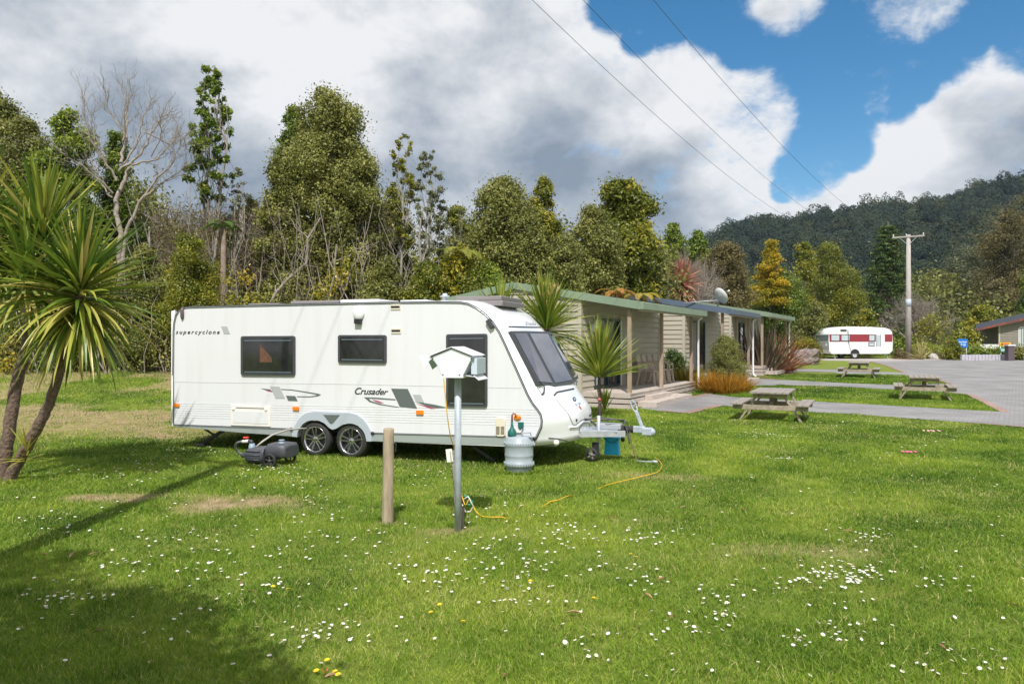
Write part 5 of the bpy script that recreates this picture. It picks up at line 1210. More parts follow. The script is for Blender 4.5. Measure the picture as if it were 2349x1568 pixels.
# flax
def flax(label, base, n, L_, mat, tilt=(0, 0), spread=.5, lo=35):
    t = thing('flax_plant', label, 'flax', base); az = rs.random(n)*2*np.pi; el = np.radians(lo + (89 - lo)*rs.random(n)**.8)
    dirs = np.stack([np.cos(el)*np.cos(az)+tilt[0], np.cos(el)*np.sin(az)+tilt[1], np.sin(el)], 1); dirs /= np.linalg.norm(dirs, axis=1)[:, None]; rr = rs.random(n)*spread
    b = np.stack([rr*np.cos(az), rr*np.sin(az), 0*rr], 1); qs = blade_arr(b, dirs, L_*(.55+.5*rs.random(n)), .075*(.7+.5*rs.random(n)), .35*(.3+rs.random(n)), rs, 7, .5); v = np.stack(qs, 1)
    fast_mesh('leaves', v.reshape(-1, 3), 4, mat, np.repeat(rs.random(n), v.shape[1]), t)
m_fx = leafmat('bronze_flax', [(.05,.045,.03), (.10,.08,.05), (.17,.13,.08), (.26,.20,.13)], .45, .2); m_fxo = leafmat('coral_flax', [(.22,.08,.05), (.42,.17,.10), (.55,.26,.16), (.40,.30,.18)], .45, .25)
p = G(1750, 858); flax('large bronze flax with upright dark leaves beside the farthest cabin verandah', p, 190, 2.9, m_fx, (-.05, -.05), .6)
p = G(1783, 855); flax('coral pink flax leaning right against the dark bronze flax', p, 170, 2.2, m_fxo, (.16, -.1), .5, 20)

# ------------------------------------------------------------------ old caravan
def old_caravan():
    b = G(1901, 823); rz = R(5.2); t = thing('caravan', 'old white caravan with maroon window band parked across the drive', 'caravan', b, rz)
    m_w = pm('old_white_aluminium', (.78, .78, .77), .4, (.72, .72, .70), 1.5); m_mar = pm('maroon_band', (.30, .035, .05), .45, (.24, .03, .04), 2)
    m_lg = pm('pale_glass', (.50, .58, .60), .15, (.38, .45, .48), 3, stretch=(6, 1, .3)); m_gr = pm('grey_front', (.42, .42, .42), .5)
    L_, W_, z0, z1 = 5.0, 2.1, .38, 2.36
    # side outline: x from 0 (left end) to L_
    out = [(.22, z0), (.02, .62), (0, .9), (-.02, 1.35), (.03, 1.85), (.10, 2.08), (.25, 2.24), (.6, 2.34), (1.6, 2.42), (3.2, 2.40), (4.4, 2.33), (4.75, 2.22), (4.93, 2.02), (4.98, 1.8), (L_, 1.3), (4.98, .62), (4.72, z0)]
    bm = MB(); n = len(out)
    for y in (0, W_): 
        pts = [Vector((x, y, z)) for x, z in out]; bm.add(pts, [tuple(q) for q in tessellate_polygon([pts])])
    for i in range(n):
        (xa, za), (xb, zb) = out[i], out[(i+1) % n]; bm.add([(xa,0,za),(xb,0,zb),(xb,W_,zb),(xa,W_,za)], [(0,1,2,3)], 3 < i < 13)
    bm.build('body', m_w, t)
    def sp(x0, x1, za, zb, name, m, par, o=.006): return MB().box((x0, -o, za), (x1, .02, zb)).build(name, m, par)
    band = sp(.03, 4.96, 1.28, 1.84, 'side_band', m_mar, t, .008)
    for (a, b_, za, zb) in ((.13, .82, 1.32, 1.82), (.92, 1.62, 1.32, 1.82), (3.10, 3.58, 1.32, 1.82)):
        w = sp(a, b_, za, zb, 'window', m_dgrey, t, .022); sp(a + .04, b_ - .04, za + .05, zb - .04, 'pane', m_lg, w, .028)
    d = sp(3.66, 4.06 + .30, .62, 1.86, 'door', m_w, t, .014); sp(3.74, 4.02, .95, 1.80, 'door_pane', m_lg, d, .026) ; sp(3.70, 3.73, .9, 1.82, 'door_frame', m_dgrey, d, .022); sp(4.03, 4.06, .9, 1.82, 'door_frame', m_dgrey, d, .022)
    v = sp(3.08, 3.56, .93, 1.24, 'vent_panel', m_dgrey, t, .012); sp(3.13, 3.51, .98, 1.19, 'pane', m_lg, v, .018)
    sp(.88, 1.36, 2.06, 2.20, 'roof_vent', m_dgrey, t, .03); MB().bar((1.45, -.04, 2.14), (1.52, -.05, 1.15), .03, .03).build('cable', m_bplas, t)
    MB().bar((1.52, -.05, 1.2), (1.66, -.05, .62), .015, .015).build('cable', m_bplas, t)
    mb = MB()
    for k in range(9): z = .50 + .085 * k; mb.box((.03, -.006, z), (4.96, .01, z + .012))
    mb.build('panel_ribs', pm('rib_shadow', (.62, .62, .61), .5), t)
    # left end: window and grey lower panel
    def ep(y0, y1, za, zb, name, m, par, o=.02):
        mb = MB(); mb.add([(-.02-o, y0, za), (-.02-o, y1, za), (.02-o, y1, zb), (.02-o, y0, zb), (.06, y0, za), (.06, y1, za), (.09, y1, zb), (.09, y0, zb)], [(0,3,2,1),(4,5,6,7),(0,1,5,4),(1,2,6,5),(2,3,7,6),(3,0,4,7)]); return mb.build(name, m, par)
    w = ep(.12, 1.98, 1.34, 1.80, 'end_window', m_dgrey, t); ep(.18, 1.0, 1.38, 1.77, 'pane', pm('smoke_glass', (.14, .16, .17), .1), w, .026); ep(1.08, 1.92, 1.38, 1.77, 'pane', pm('smoke_glass', (.14, .16, .17), .1), w, .026)
    mb = MB(); mb.add([(-.035, .02, .9), (-.035, 2.08, .9), (-.04, 2.08, 1.28), (-.04, .02, 1.28), (.0, .02, .66), (.0, 2.08, .66)], [(0,1,2,3),(4,5,1,0)]); mb.build('end_panel', m_gr, t)
    for s, (y0, y1) in enumerate(((.25, .45), (1.7, 1.9))): MB().box((-.055, y0, .98), (-.03, y1, 1.12)).build('number_plate' if s == 0 else 'tail_lamp', m_whitep if s == 0 else m_redl, t)
    # wheels, arch, stays
    ar = [(2.02 + .36 * math.cos(R(a)), .40 + .33 * math.sin(R(a))) for a in range(0, 181, 15)]
    mb = MB(); mb.prism([Vector((x, -.012, z)) for x, z in ar], (0, 0, 0), (0, .02, 0)); mb.build('wheel_arch', m_bplas, t)
    for y in (.02, W_ - .18):
        w = bpy.data.objects.new('wheel', None); COL.objects.link(w); w.parent = t; w.location = (2.02, y + .08, .29); M = Matrix.Rotation(R(90), 4, 'X')
        MB().lathe([(.17, -.08), (.27, -.08), (.29, -.05), (.29, .06), (.27, .09), (.17, .09)], 24, M).build('tyre', m_rubber, w); MB().lathe([(.001, .06), (.1, .075), (.17, .07), (.175, .09)], 20, M).build('rim', pm('rim_silver', (.45, .45, .45), .4), w)
    for x in (.45, 4.6): MB().bar((x, .2, .40), (x + .15, .2, 0), .05, .05).build('stay', m_galv, t)
    MB().bar((-.0, W_/2, .40), (-1.0, W_/2, .42), .08, .08).build('drawbar', m_galv, t)
old_caravan()

# ------------------------------------------------------------------ poles and wires
m_conc = pm('pale_pole_timber', (.46, .43, .40), .85, (.34, .31, .28), 5, .01, 12, stretch=(4, 4, .4))
m_pole2 = pm('brown_pole_timber', (.22, .17, .12), .85, (.15, .12, .09), 6)
def pole(label, base, h, r, arm, ang, mat, band=True, name='power_pole'):
    t = thing(name, label, 'power pole', base)
    MB().tube([(0, 0, -.3), (0, 0, h * .5), (0, 0, h)], [r * 1.25, r * 1.1, r * .85], 14).build('pole', mat, t)
    d = Vector((math.cos(ang), math.sin(ang), 0)); s = Vector((-d.y, d.x, 0)) * .12
    MB().bar(d * -arm + s * -1 + Vector((0, 0, h - .15)), d * arm + s * -1 + Vector((0, 0, h - .15)), .09, .11).build('crossarm', mat, t)
    for q in (-1, 1): MB().bar(d * arm * .55 * q - s + Vector((0, 0, h - .18)), d * .04 * q - s + Vector((0, 0, h - .75)), .03, .03).build('arm_brace', m_galv, t)
    ends = []
    for q in (-.93, -.12, .93):
        c = d * arm * q - s + Vector((0, 0, h - .09)); MB().lathe([(.001, .16), (.03, .15), (.055, .09), (.03, .07), (.06, .03), (.02, 0)], 10, Matrix.Translation(c)).build('insulator', m_whitep, t); ends.append(Vector(base) + c + Vector((0, 0, .12)))
    if band: MB().tube([(0, 0, h * .42), (0, 0, h * .48)], r * 1.16, 14).build('metal_band', pm('band_grey', (.42, .48, .56), .4), t)
    return ends
wd = Vector((31 + 4.5, 52, 0)).normalized(); arma = math.atan2(-wd.x, wd.y) ; arma = math.atan2(-.56, .83)
b1 = G(2083, 822); e1 = pole('tall pale power pole with a crossarm beside the old caravan', b1, 9.35, .17, 1.08, arma, m_conc)
H0 = 9.6; b0 = Vector((-4.50, 11.55 - .74 * (H0 - .1), 0)); e0 = pole('brown power pole standing on the lawn to the left of the viewer', b0, H0, .13, .85, arma, m_pole2, False)
fb = P(2217, 760, 100); pole('small distant power pole with a crossarm above the bushes', Vector((fb.x, fb.y, gz(fb.x, 100))), 1.9 + 83/F*100 - gz(fb.x, 100), .16, 1.0, R(-8), m_conc, False)
for i, (a, b) in enumerate(zip(e0, e1)):
    pts = []; sag = (3.1, 2.9, 2.5)[i]
    for k in range(41): u = k / 40; q = a.lerp(b, u); q.z -= sag * 4 * u * (1 - u); pts.append(q)
    o = MB().tube(pts, .005, 5).build('power_line', pm('wire_black', (.03, .03, .035), .5)); tag(o, ('overhead power line from the left end of the crossarm', 'overhead power line from beside the middle of the crossarm', 'overhead power line from the right end of the crossarm')[i], 'power line', 'overhead lines')

# ------------------------------------------------------------------ house, signs, low wall at the right
def house():
    Y = 60.0; cx, cz = P(2290.6, 746, Y).x, P(2290.6, 746, Y).z; gh = gz(30, Y)
    t = thing('house', 'grey beige weatherboard house with dark roof and red barge board at the right edge', 'house', (cx, Y, gh)); h0 = cz - gh
    m_hb = pm('house_board', (.25, .225, .19), .6, (.21, .19, .16), 2); slope = .20
    mb = MB(); boards(mb, (0, 9), lambda x: h0 + .15 + slope * min(x, 6), .0, 'x', 0, .20, cut=(1.55, 4.9, h0 - 1.75, h0 - .12))
    mb.add([(0, .003, 0), (9, .003, 0), (9, .003, h0 + 1.1), (5.5, .003, h0 + 1.1), (0, .003, h0 + .1)], [(0,1,2,3,4)]); mb.build('wall', m_hb, t, fix=False)
    MB().box((0, .01, 0), (.03, 8, h0)).build('side_wall', m_hb, t); MB().box((-.05, -.04, 0), (.07, .06, h0)).build('corner_board', m_trimb, t)
    w = MB()
    for (x0, x1) in ((1.55, 3.2), (3.2, 4.9)):
        for b_ in (((x0, -.05, h0-1.75), (x0+.07, .02, h0-.12)), ((x1-.07, -.05, h0-1.75), (x1, .02, h0-.12)), ((x0, -.05, h0-.19), (x1, .02, h0-.12)), ((x0, -.05, h0-1.75), (x1, .02, h0-1.68))): w.box(*b_)
    ww = w.build('window', m_whitep, t, fix=False); MB().box((1.6, -.02, h0-1.7), (4.85, .0, h0-.15)).build('pane', pm('window_dark', (.05, .06, .07), .08), ww)
    mb = MB()
    for k in range(9): mb.box((1.66 + .16*k, -.028, h0-1.66), (1.76 + .16*k, -.021, h0-.2))
    mb.build('curtain', pm('curtain_pale', (.52, .56, .56), .8), ww)
    # roof with verandah, rising to the right
    x0 = P(2230, 751, Y).x - cx; z0 = P(2230, 755, Y).z - gh; m_rf = pm('dark_roof', (.028, .034, .045), .6, (.022, .026, .034), 2)
    def rl(x): return z0 + (x - x0) * .228
    mb = MB(); mb.add([(x0,-.5,rl(x0)),(8,-.5,rl(8)),(8,3,rl(8)),(x0+2.1,3,rl(x0+2.1)),(x0,-.5,rl(x0)-.10),(8,-.5,rl(8)-.10),(8,3,rl(8)-.10),(x0+2.1,3,rl(x0+2.1)-.10)], [(0,1,2,3),(7,6,5,4),(0,4,5,1),(1,5,6,2),(2,6,7,3),(3,7,4,0)]); mb.build('roof', m_rf, t)
    mb = MB(); mb.add([(x0,-.55,rl(x0)+.03),(8,-.55,rl(8)+.03),(8,-.55,rl(8)-.22),(x0,-.55,rl(x0)-.14),(x0,-.5,rl(x0)+.03),(8,-.5,rl(8)+.03),(8,-.5,rl(8)-.22),(x0,-.5,rl(x0)-.14)], [(3,2,1,0),(4,5,6,7),(0,1,5,4),(2,3,7,6),(1,2,6,5),(3,0,4,7)]); mb.build('barge_board', pm('red_barge', (.30, .07, .03), .5, (.10, .05, .05), 3), t)
    for (px_, y) in ((x0 + .35, -.2), (P(2273, 780, Y + 3).x - cx, 3.0)): MB().box((px_-.07, y-.07, 0), (px_+.07, y+.07, rl(px_)-.1)).build('post', m_trimb if y < 0 else m_dframe, t)
    fz = P(2250, 792, Y).z - gh; mb = MB()
    for k in range(15): x = x0 + .4 + (-.1 - x0 - .4) * k / 14; mb.box((x-.05, -.25, .0), (x+.05, -.21, fz+.10))
    mb.box((x0+.3, -.2, fz-.1), (0, -.17, fz-.02)); mb.build('railing', m_whitep, t, fix=False)
house()
def sign(name, label, x0, x1, y0, y1, Y, mat, cat='sign', post=True):
    a = P(x0, y1, Y); b = P(x1, y0, Y); cx = (a.x + b.x) / 2; gg = gz(cx, Y); t = thing(name, label, cat, (cx, Y, gg)); w = (b.x - a.x) / 2
    bd = MB().box((-w, -.02, a.z - gg), (w, .02, b.z - gg)).build('board', mat, t, .01)
    if post:
        for s in (-.8, .8): MB().tube([(s * w, .04, 0), (s * w, .04, b.z - gg - .02)], .03, 8).build('post', m_whitep, t)
    return t, w, a.z - gg, b.z - gg
def rect_text(t, txt, x0, x1, z0, z1, mat, yo=-.026, **k): return text_on('lettering', txt, lambda s, q: (x0 + (x1-x0)*s, yo, z0 + (z1-z0)*q), mat, t, **k)
t, w, za, zb = sign('sign', 'blue square sign reading Slow Down above the long hedge', 2195, 2219, 777, 797, 53.2, pm('sign_blue', (.01, .16, .50), .4))
hh = zb - za; rect_text(t, 'Slow Down', -w*.78, w*.78, za + hh*.58, za + hh*.76, m_whitep, bold=.03)
for i, xx in enumerate((-.28, .08, .42)):
    mb = MB(); zc_ = za + hh * .36; mb.sphere((xx * w, -.026, zc_ + hh*.11), (.022, .004, .03), 8, 6); mb.box((xx*w - .03, -.03, zc_ - hh*.16), (xx*w + .03, -.022, zc_ + hh*.06)); mb.build('figure_mark', m_whitep if i != 1 else pm('sign_cyan', (.3, .75, .8), .5), t)
t, w, za, zb = sign('sign', 'yellow and orange banner sign in front of the house wall', 2292, 2317.5, 785, 793.5, 53.4, pm('sign_yellow', (.80, .42, .02), .4))
mb = MB(); hh = zb - za
for x0_, x1_ in ((-.8,-.72), (-.66,-.5), (-.5,-.46), (.5,.58), (.66,.7)): mb.box((x0_*w, -.026, za + hh*.2), (x1_*w, -.021, za + hh*.8))
mb.build('lettering', m_ink, t)
mb = MB()
for x0_, x1_ in ((-.34,-.14), (-.08,.06), (.1,.26), (.32,.44)): mb.box((x0_*w, -.026, za + hh*.18), (x1_*w, -.021, za + hh*.82))
mb.build('lettering', pm('sign_red', (.65, .06, .03), .4), t)
t, w, za, zb = sign('sign', 'small green and white sign on the hedge below the yellow banner', 2294, 2309, 797.5, 807.5, 53.3, pm('sign_teal', (.02, .28, .24), .4))
mb = MB(); hh = zb - za
for x0_, x1_ in ((-.85,-.6), (-.5,-.3), (-.2,0), (.1,.3)): mb.box((x0_*w, -.026, za + hh*.3), (x1_*w, -.021, za + hh*.75))
mb.build('lettering', m_whitep, t)
def lowwall():
    a = G(2204, 826.5); b = G(2311, 826); t = thing('low_wall', 'low whitewashed block wall along the foot of the long hedge', 'wall', a); d = b - a; d.z = 0
    mb = MB(); n = 14
    for k in range(n): p, q = d * (k / n), d * ((k + .93) / n); mb.bar(p + Vector((0, 0, .20)), q + Vector((0, 0, .20)), .18, .42)
    mb.build('blocks', pm('whitewash', (.52, .50, .54), .8, (.34, .32, .38), 9), t, .02)
    mb = MB(); mb.bar(Vector((0, .1, .1)), d + Vector((0, .1, .1)), .1, .5); mb.build('footing', m_conc, t)
    p = G(2315, 827); t = thing('letterbox_pillar', 'brown pillar with a white cap at the hedge opening', 'pillar', p)
    MB().box((-.22, -.2, 0), (.22, .2, 1.05)).build('shaft', pm('brown_block', (.10, .075, .085), .8), t); MB().box((-.27, -.25, 1.05), (.27, .25, 1.13)).build('cap', m_whitep, t)
lowwall()
# ------------------------------------------------------------------ trees
tr_ = np.random.default_rng(17)
OLIVE = [(0.078, 0.083, 0.024), (0.151, 0.162, 0.039), (0.228, 0.241, 0.055), (0.319, 0.316, 0.085), (0.424, 0.394, 0.145)]
GREEN = [(0.055, 0.093, 0.016), (0.112, 0.175, 0.022), (0.188, 0.258, 0.029), (0.3, 0.351, 0.04), (0.5, 0.432, 0.064)]
YELLG = [(0.1, 0.122, 0.016), (0.178, 0.208, 0.024), (0.299, 0.297, 0.03), (0.458, 0.383, 0.041), (0.676, 0.452, 0.054)]
DARK = [(0.026, 0.054, 0.017), (0.047, 0.092, 0.024), (0.077, 0.13, 0.027), (0.131, 0.171, 0.037), (0.218, 0.22, 0.051)]
GREYG = [(0.09, 0.108, 0.058), (0.154, 0.172, 0.091), (0.234, 0.252, 0.141), (0.342, 0.342, 0.198), (0.468, 0.432, 0.281)]
GOLD = [(.126,.126,.013), (.263,.231,.016), (.441,.347,.021), (.630,.420,.032), (.693,.357,.053)]
BROWN = [(0.077, 0.07, 0.031), (0.13, 0.114, 0.047), (0.189, 0.158, 0.065), (0.259, 0.209, 0.085), (0.344, 0.263, 0.118)]
LM = {k: leafmat('leaf_' + k, v, r, t, s) for k, v, r, t, s in (('olive', OLIVE, .5, .25, .35), ('green', GREEN, .42, .28, .45), ('yellowgreen', YELLG, .42, .32, .45), ('dark', DARK, .45, .2, .4), ('greygreen', GREYG, .55, .25, .3), ('gold', GOLD, .5, .35, .3), ('brownish', BROWN, .6, .25, .25))}
m_tb = pm('grey_tree_bark', (.22, .19, .16), .9, (.34, .31, .27), 9, .02, 14, stretch=(1, 1, .3))
m_tw = pm('pale_twigs', (.34, .30, .26), .9, (.22, .18, .15), 7)
m_twd = pm('brown_twigs', (.16, .115, .085), .9, (.24, .19, .15), 7)
m_lich = pm('lichen_bark', (.42, .41, .33), .9, (.26, .24, .20), 9)

def leaves(C, Rr, n, size, mat, name, parent, ct=None, aspect=.5, rsn=None, up=.3, shell=.45, vary=.28, bias=0.0, fuzz=.5):
    """C (k,3) clump centres, Rr (k,3) radii; n leaves in all, spread through the clumps"""
    r = rsn or tr_; k = len(C); wgt = Rr.prod(1)**(2/3); wgt = wgt / wgt.sum(); idx = r.choice(k, n, p=wgt)
    d = r.normal(size=(n, 3)); d /= np.linalg.norm(d, axis=1)[:, None]
    rad = shell + (1 - shell) * r.random(n)**.6; rad += (r.random(n) < .07) * r.random(n) * .35
    p = C[idx] + d * Rr[idx] * rad[:, None]
    fz = (r.random(n) < fuzz); p[fz] += r.normal(size=(fz.sum(), 3)) * Rr[idx[fz]] * .38
    nr = d * .7 + r.normal(size=(n, 3)) * .55; nr[:, 2] += up; nr /= np.linalg.norm(nr, axis=1)[:, None]
    a = np.cross(nr, r.normal(size=(n, 3))); a /= np.linalg.norm(a, axis=1)[:, None] + 1e-9; b = np.cross(nr, a)
    s = size * (.6 + .8 * r.random(n)); a *= s[:, None] / 2; b *= (s * aspect)[:, None] / 2
    fold = nr * (s * .10)[:, None]
    v = np.stack([p - a, p - b + fold - a * .1, p + a, p + b + fold - a * .1], 1)
    ct = r.random(k) if ct is None else ct
    t = np.clip(.42 + bias + vary * (ct[idx] - .5) * 1.5 + .16 * r.normal(size=n), 0, 1)
    return fast_mesh(name, v.reshape(-1, 3), 4, mat, t, parent)
PROF = {'round': lambda h: np.sqrt(np.clip(1 - (2*h - .95)**2 * .95, 0.02, 1)), 'dome': lambda h: np.sqrt(np.clip(1 - h**2.2, .02, 1)) * (.75 + .25 * np.minimum(1, h * 4)),
        'cone': lambda h: np.clip(1.02 - h, .03, 1)**.85, 'column': lambda h: np.clip(1.25 * (1 - h), .15, 1)**.5 * np.clip(.45 + h * 2.5, 0, 1), 'egg': lambda h: np.sqrt(np.clip(1 - (1.55 * (h - .38))**2, .03, 1)), 'bush': lambda h: np.sqrt(np.clip(1 - (h * .95)**2.4, .04, 1))}
def limb(mb, p, q, r0, r1, r, wob=.08, n=5, sides=6):
    L_ = (q - p).length; pts = []; rs_ = []
    for i in range(n + 1):
        t = i / n; w = Vector(r.normal(0, wob * L_ * math.sin(math.pi * t) + 1e-6, 3)) if 0 < i < n else Vector((0, 0, 0))
        pts.append(p.lerp(q, t) + w); rs_.append(r0 + (r1 - r0) * t)
    mb.tube(pts, rs_, sides, False); return pts
def tree(name, label, x, yt, yb, hw, Y, mat, n, size, prof='egg', clumps=34, cr=.27, trunk_r=.16, cat='tree', group=None, bark=None, base_y=None, lean=0, shell=.4, aspect=.5, zs=.8, limbs=True, bias=0.0, multi=1, vary=.28, hmin=0.0, dx=0):
    s = F / Y; X = (x - W0) / s; zt = CAMZ + (HZ - yt) / s; zb = CAMZ + (HZ - yb) / s; Rw = hw / s; H = zt - zb; g0 = gz(X, Y); base = Vector((X, Y, g0))
    t = thing(name, label, cat, base, 0, group); r = np.random.default_rng(abs(int(x * 13 + yt * 7 + Y)) + 5)
    zt -= g0; zb -= g0; C = []; RR = []; sparse = shell < .2; n = int(n * (1.3 if sparse else 2.1)); size = size * (.82 if sparse else .73)
    if sparse: clumps = int(clumps * 2.2); cr *= .62
    else: clumps = int(clumps * 1.5); cr *= 1.12
    for i in range(clumps):
        h = (i + r.random()) / clumps; R_ = Rw * float(PROF[prof](np.array(h))); rad = cr * Rw * (.65 + .7 * r.random()) * (.6 + .4 * (R_ / Rw))
        a = r.random() * 6.283; q = max(0, R_ - rad * .5) * (.12 + .88 * r.random()**.5)
        C.append((q * math.cos(a) + lean * h + dx * (1 - h), q * math.sin(a) * .9, zb + h * (H - rad * .7))); RR.append((rad * (.8 + .5 * r.random()), rad * (.8 + .5 * r.random()), rad * zs * (.75 + .6 * r.random())))
    C = np.array(C); RR = np.array(RR)
    leaves(C, RR, n, size, mat, 'crown', t, None, aspect, r, shell=shell, vary=vary, bias=bias)
    bk = bark or m_tb
    for m_ in range(multi):
        mb = MB(); off = Vector(((m_ - (multi-1)/2) * Rw * .35, r.normal() * .1, 0)); top = Vector((lean * .8 + off.x * 1.8, 0, zb + H * (.85 if prof in ('cone', 'column') else .55)))
        pts = limb(mb, off + Vector((0, 0, -.2)), top, trunk_r, trunk_r * .25, r, .025, 8, 9)
        if limbs:
            for i in range(m_, clumps, multi * 2):
                if RR[i][0] < cr * Rw * .6: continue
                c = Vector(C[i]); j = min(len(pts) - 1, max(1, int(len(pts) * (c.z * .72) / max(top.z, .1)))); limb(mb, pts[min(j, len(pts)-1)], c, trunk_r * .20, trunk_r * .05, r, .07, 4, 5)
        mb.build('trunk', bk, t, fix=False)
    return t
def bare(name, label, x, yt, yb, hw, Y, mat, r0=.12, depth=5, seed=1, multi=1, cat='tree', spread=.5, leafm=None, nl=0, lsize=.08, group=None, kids_=3, up=.25, lt=.0, trunk=1.0):
    s = F / Y; X = (x - W0) / s; H = (yb - yt) / s; g0 = gz(X, Y); zb = CAMZ + (HZ - yb) / s - g0
    t = thing(name, label, cat, (X, Y, g0), 0, group); R_ = random.Random(seed); tips = []; mb = MB()
    def grow(p, d, L_, r, k):
        pts = [p]; n = 3; dd = d.copy()
        for i in range(n):
            dd = (dd + Vector((R_.gauss(0, .14), R_.gauss(0, .14), up * .25))).normalized(); pts.append(pts[-1] + dd * L_ / n)
        mb.tube(pts, [r * (1 - .35 * i / n) for i in range(n + 1)], 7 if k > 3 else (5 if k > 1 else 3), False)
        if k == 0: tips.append(pts[-1]); tips.append(pts[-2]); return
        m_ = kids_ if k < depth else kids_ + 1
        for j in range(m_):
            q = pts[-1] if j < 2 else pts[1 + R_.randrange(n)]
            ax = Vector((R_.gauss(0, 1), R_.gauss(0, 1), R_.gauss(0, 1))); ax = (ax - dd * ax.dot(dd)).normalized(); nd_ = (dd + ax * spread * (.7 + .7 * R_.random()) + Vector((0, 0, up * .35))).normalized()
            grow(q, nd_, L_ * (.68 + .22 * R_.random()), r * (.52 + .14 * R_.random()), k - 1)
    for m_ in range(multi):
        a = 6.283 * m_ / multi + 1; grow(Vector((.15 * math.cos(a), .15 * math.sin(a), -.1 if multi > 1 else -.1)), Vector((spread * .5 * math.cos(a) * (multi > 1), spread * .5 * math.sin(a) * (multi > 1), 1)).normalized(), trunk, r0, depth)
    v = np.array(mb.v); lo, hi = v[:, 2].min(), v[:, 2].max(); ztop = zb + H; k = ztop / hi; kx = (hw / s) / (np.percentile(np.abs(v[:, 0]), 97) + 1e-6)
    mb.v = [(a * kx, b * kx, c * k if c > 0 else c) for a, b, c in mb.v]; tips = [Vector((p.x * kx, p.y * kx, p.z * k)) for p in tips]
    mb.build('branches', mat, t, fix=False)
    if leafm and nl:
        C = np.array([tuple(p) for p in tips]); C = C[C[:, 2] > zb]; leaves(C, np.full((len(C), 3), lsize * 2.2), nl, lsize, leafm, 'foliage', t, None, .5, np.random.default_rng(seed), shell=.2, bias=lt)
    return t
T_ = tree
# left part of the wood, from the picture's left edge to the cabins
T_('tree', 'tall olive tree cut by the left edge of the picture', -20, 196, 560, 75, 30, LM['olive'], 12000, .17, 'egg', 30, .3)
T_('tree', 'broad brown green tree behind the cabbage tree at the far left', 60, 262, 640, 85, 29, LM['olive'], 16000, .15, 'dome', 40, .28, bias=-.05)
T_('tree', 'glossy green tree between the left edge and the bare branching tree', 158, 250, 600, 78, 28, LM['green'], 17000, .17, 'dome', 42, .25)
T_('tree', 'dark green tree tangled behind the bare branching tree', 262, 296, 640, 62, 30, LM['green'], 12000, .15, 'dome', 32, .28, bias=-.08)
def sketch_tree():
    def cc(x, y): return ((x / 1.5447) / 1.6354, (225 + y / 1.5447) / 1.6354)
    Y = 25.0; b = P(*cc(690, 1150), Y); base = Vector((b.x, Y, gz(b.x, Y))); t = thing('bare_tree', 'tall bare grey tree with spreading forked branches left of the slender dark tree', 'tree', base); r = np.random.default_rng(6); mb = MB()
    LIM = [([(690,1330),(680,1000),(640,800),(685,680),(700,600)], .10, .055), ([(690,1330),(730,1010),(800,830),(870,770)], .07, .04), ([(690,700),(600,560),(555,470),(540,210)], .045, .012), ([(700,600),(712,440),(690,300),(655,125)], .055, .012), ([(712,470),(740,320),(770,160)], .035, .010),
           ([(695,640),(800,530),(850,400),(862,320),(905,260)], .045, .010), ([(760,610),(880,560),(920,460),(930,370)], .035, .009), ([(800,830),(900,700),(985,600),(1040,450)], .045, .010), ([(860,780),(960,670),(1070,560)], .03, .008), ([(650,770),(540,640),(480,590)], .035, .008),
           ([(640,800),(560,700),(500,500)], .03, .008), ([(715,420),(640,300),(620,180)], .03, .008), ([(850,420),(960,480),(1000,400),(1030,490)], .025, .007), ([(690,640),(780,480),(800,330),(840,205)], .035, .009), ([(880,560),(960,440),(970,390)], .02, .007), ([(600,560),(520,400),(510,300)], .025, .008)]
    for pts, r0, r1 in LIM:
        dz = r.normal(0, .7); n = len(pts); P3 = [P(*cc(*p), Y) - base + Vector((0, dz * i / n, 0)) for i, p in enumerate(pts)]; sp = []
        for i in range(n - 1):
            for k in range(5): q = P3[i].lerp(P3[i+1], k / 5); sp.append(q + Vector((r.normal(0, .025), r.normal(0, .03), r.normal(0, .02))))
        sp.append(P3[-1]); m_ = len(sp); mb.tube(sp, [r0 + (r1 - r0) * i / m_ for i in range(m_)], 6, False)
        if r1 > .03: continue
        for i in range(3, m_, 1):
            for _ in range(2):
                d = (sp[i] - sp[i-1]).normalized(); a = Vector(r.normal(0, 1, 3)); a = (a - d * a.dot(d)).normalized(); dd = (d + a * .75 + Vector((0, 0, .25))).normalized(); L_ = .25 + .55 * r.random(); e = sp[i] + dd * L_; limb(mb, sp[i], e, .009, .004, r, .06, 4, 4)
                for _ in range(2): limb(mb, sp[i].lerp(e, .3 + .6 * r.random()), e + Vector(r.normal(0, .16, 3)) + Vector((0, 0, .18)), .005, .003, r, .06, 3, 3)
    mb.build('branches', m_tw, t, fix=False)
sketch_tree()
T_('tree', 'tall slender dark tree with open tufted crown, the highest left of the caravan', 484, 156, 460, 66, 27, LM['green'], 4300, .22, 'column', 46, .22, .085, shell=.15, aspect=.38, bias=-.05, zs=.9, multi=2)
T_('tree', 'thin pale twiggy tree just right of the tall slender tree', 545, 380, 640, 40, 27.5, LM['greygreen'], 2600, .10, 'column', 24, .3, .09, bark=m_lich, shell=.1)
T_('tree', 'biggest broad olive tree rising behind the middle of the caravan', 752, 204, 640, 122, 27, LM['olive'], 38000, .145, 'egg', 74, .22, .24, zs=.85, bias=.06)
T_('tree', 'lower right shoulder tree joined to the biggest olive tree', 822, 335, 700, 92, 26.5, LM['olive'], 22000, .14, 'dome', 46, .25, .18, bias=.02)
T_('tree', 'dark green lobe tree on the left shoulder of the biggest olive tree', 672, 238, 560, 55, 28, LM['green'], 11000, .15, 'dome', 30, .3, .15, bias=-.06)
T_('tree', 'brown green tree at the left foot of the biggest olive tree', 640, 362, 690, 66, 26.5, LM['olive'], 13000, .135, 'dome', 34, .28, bias=.0)
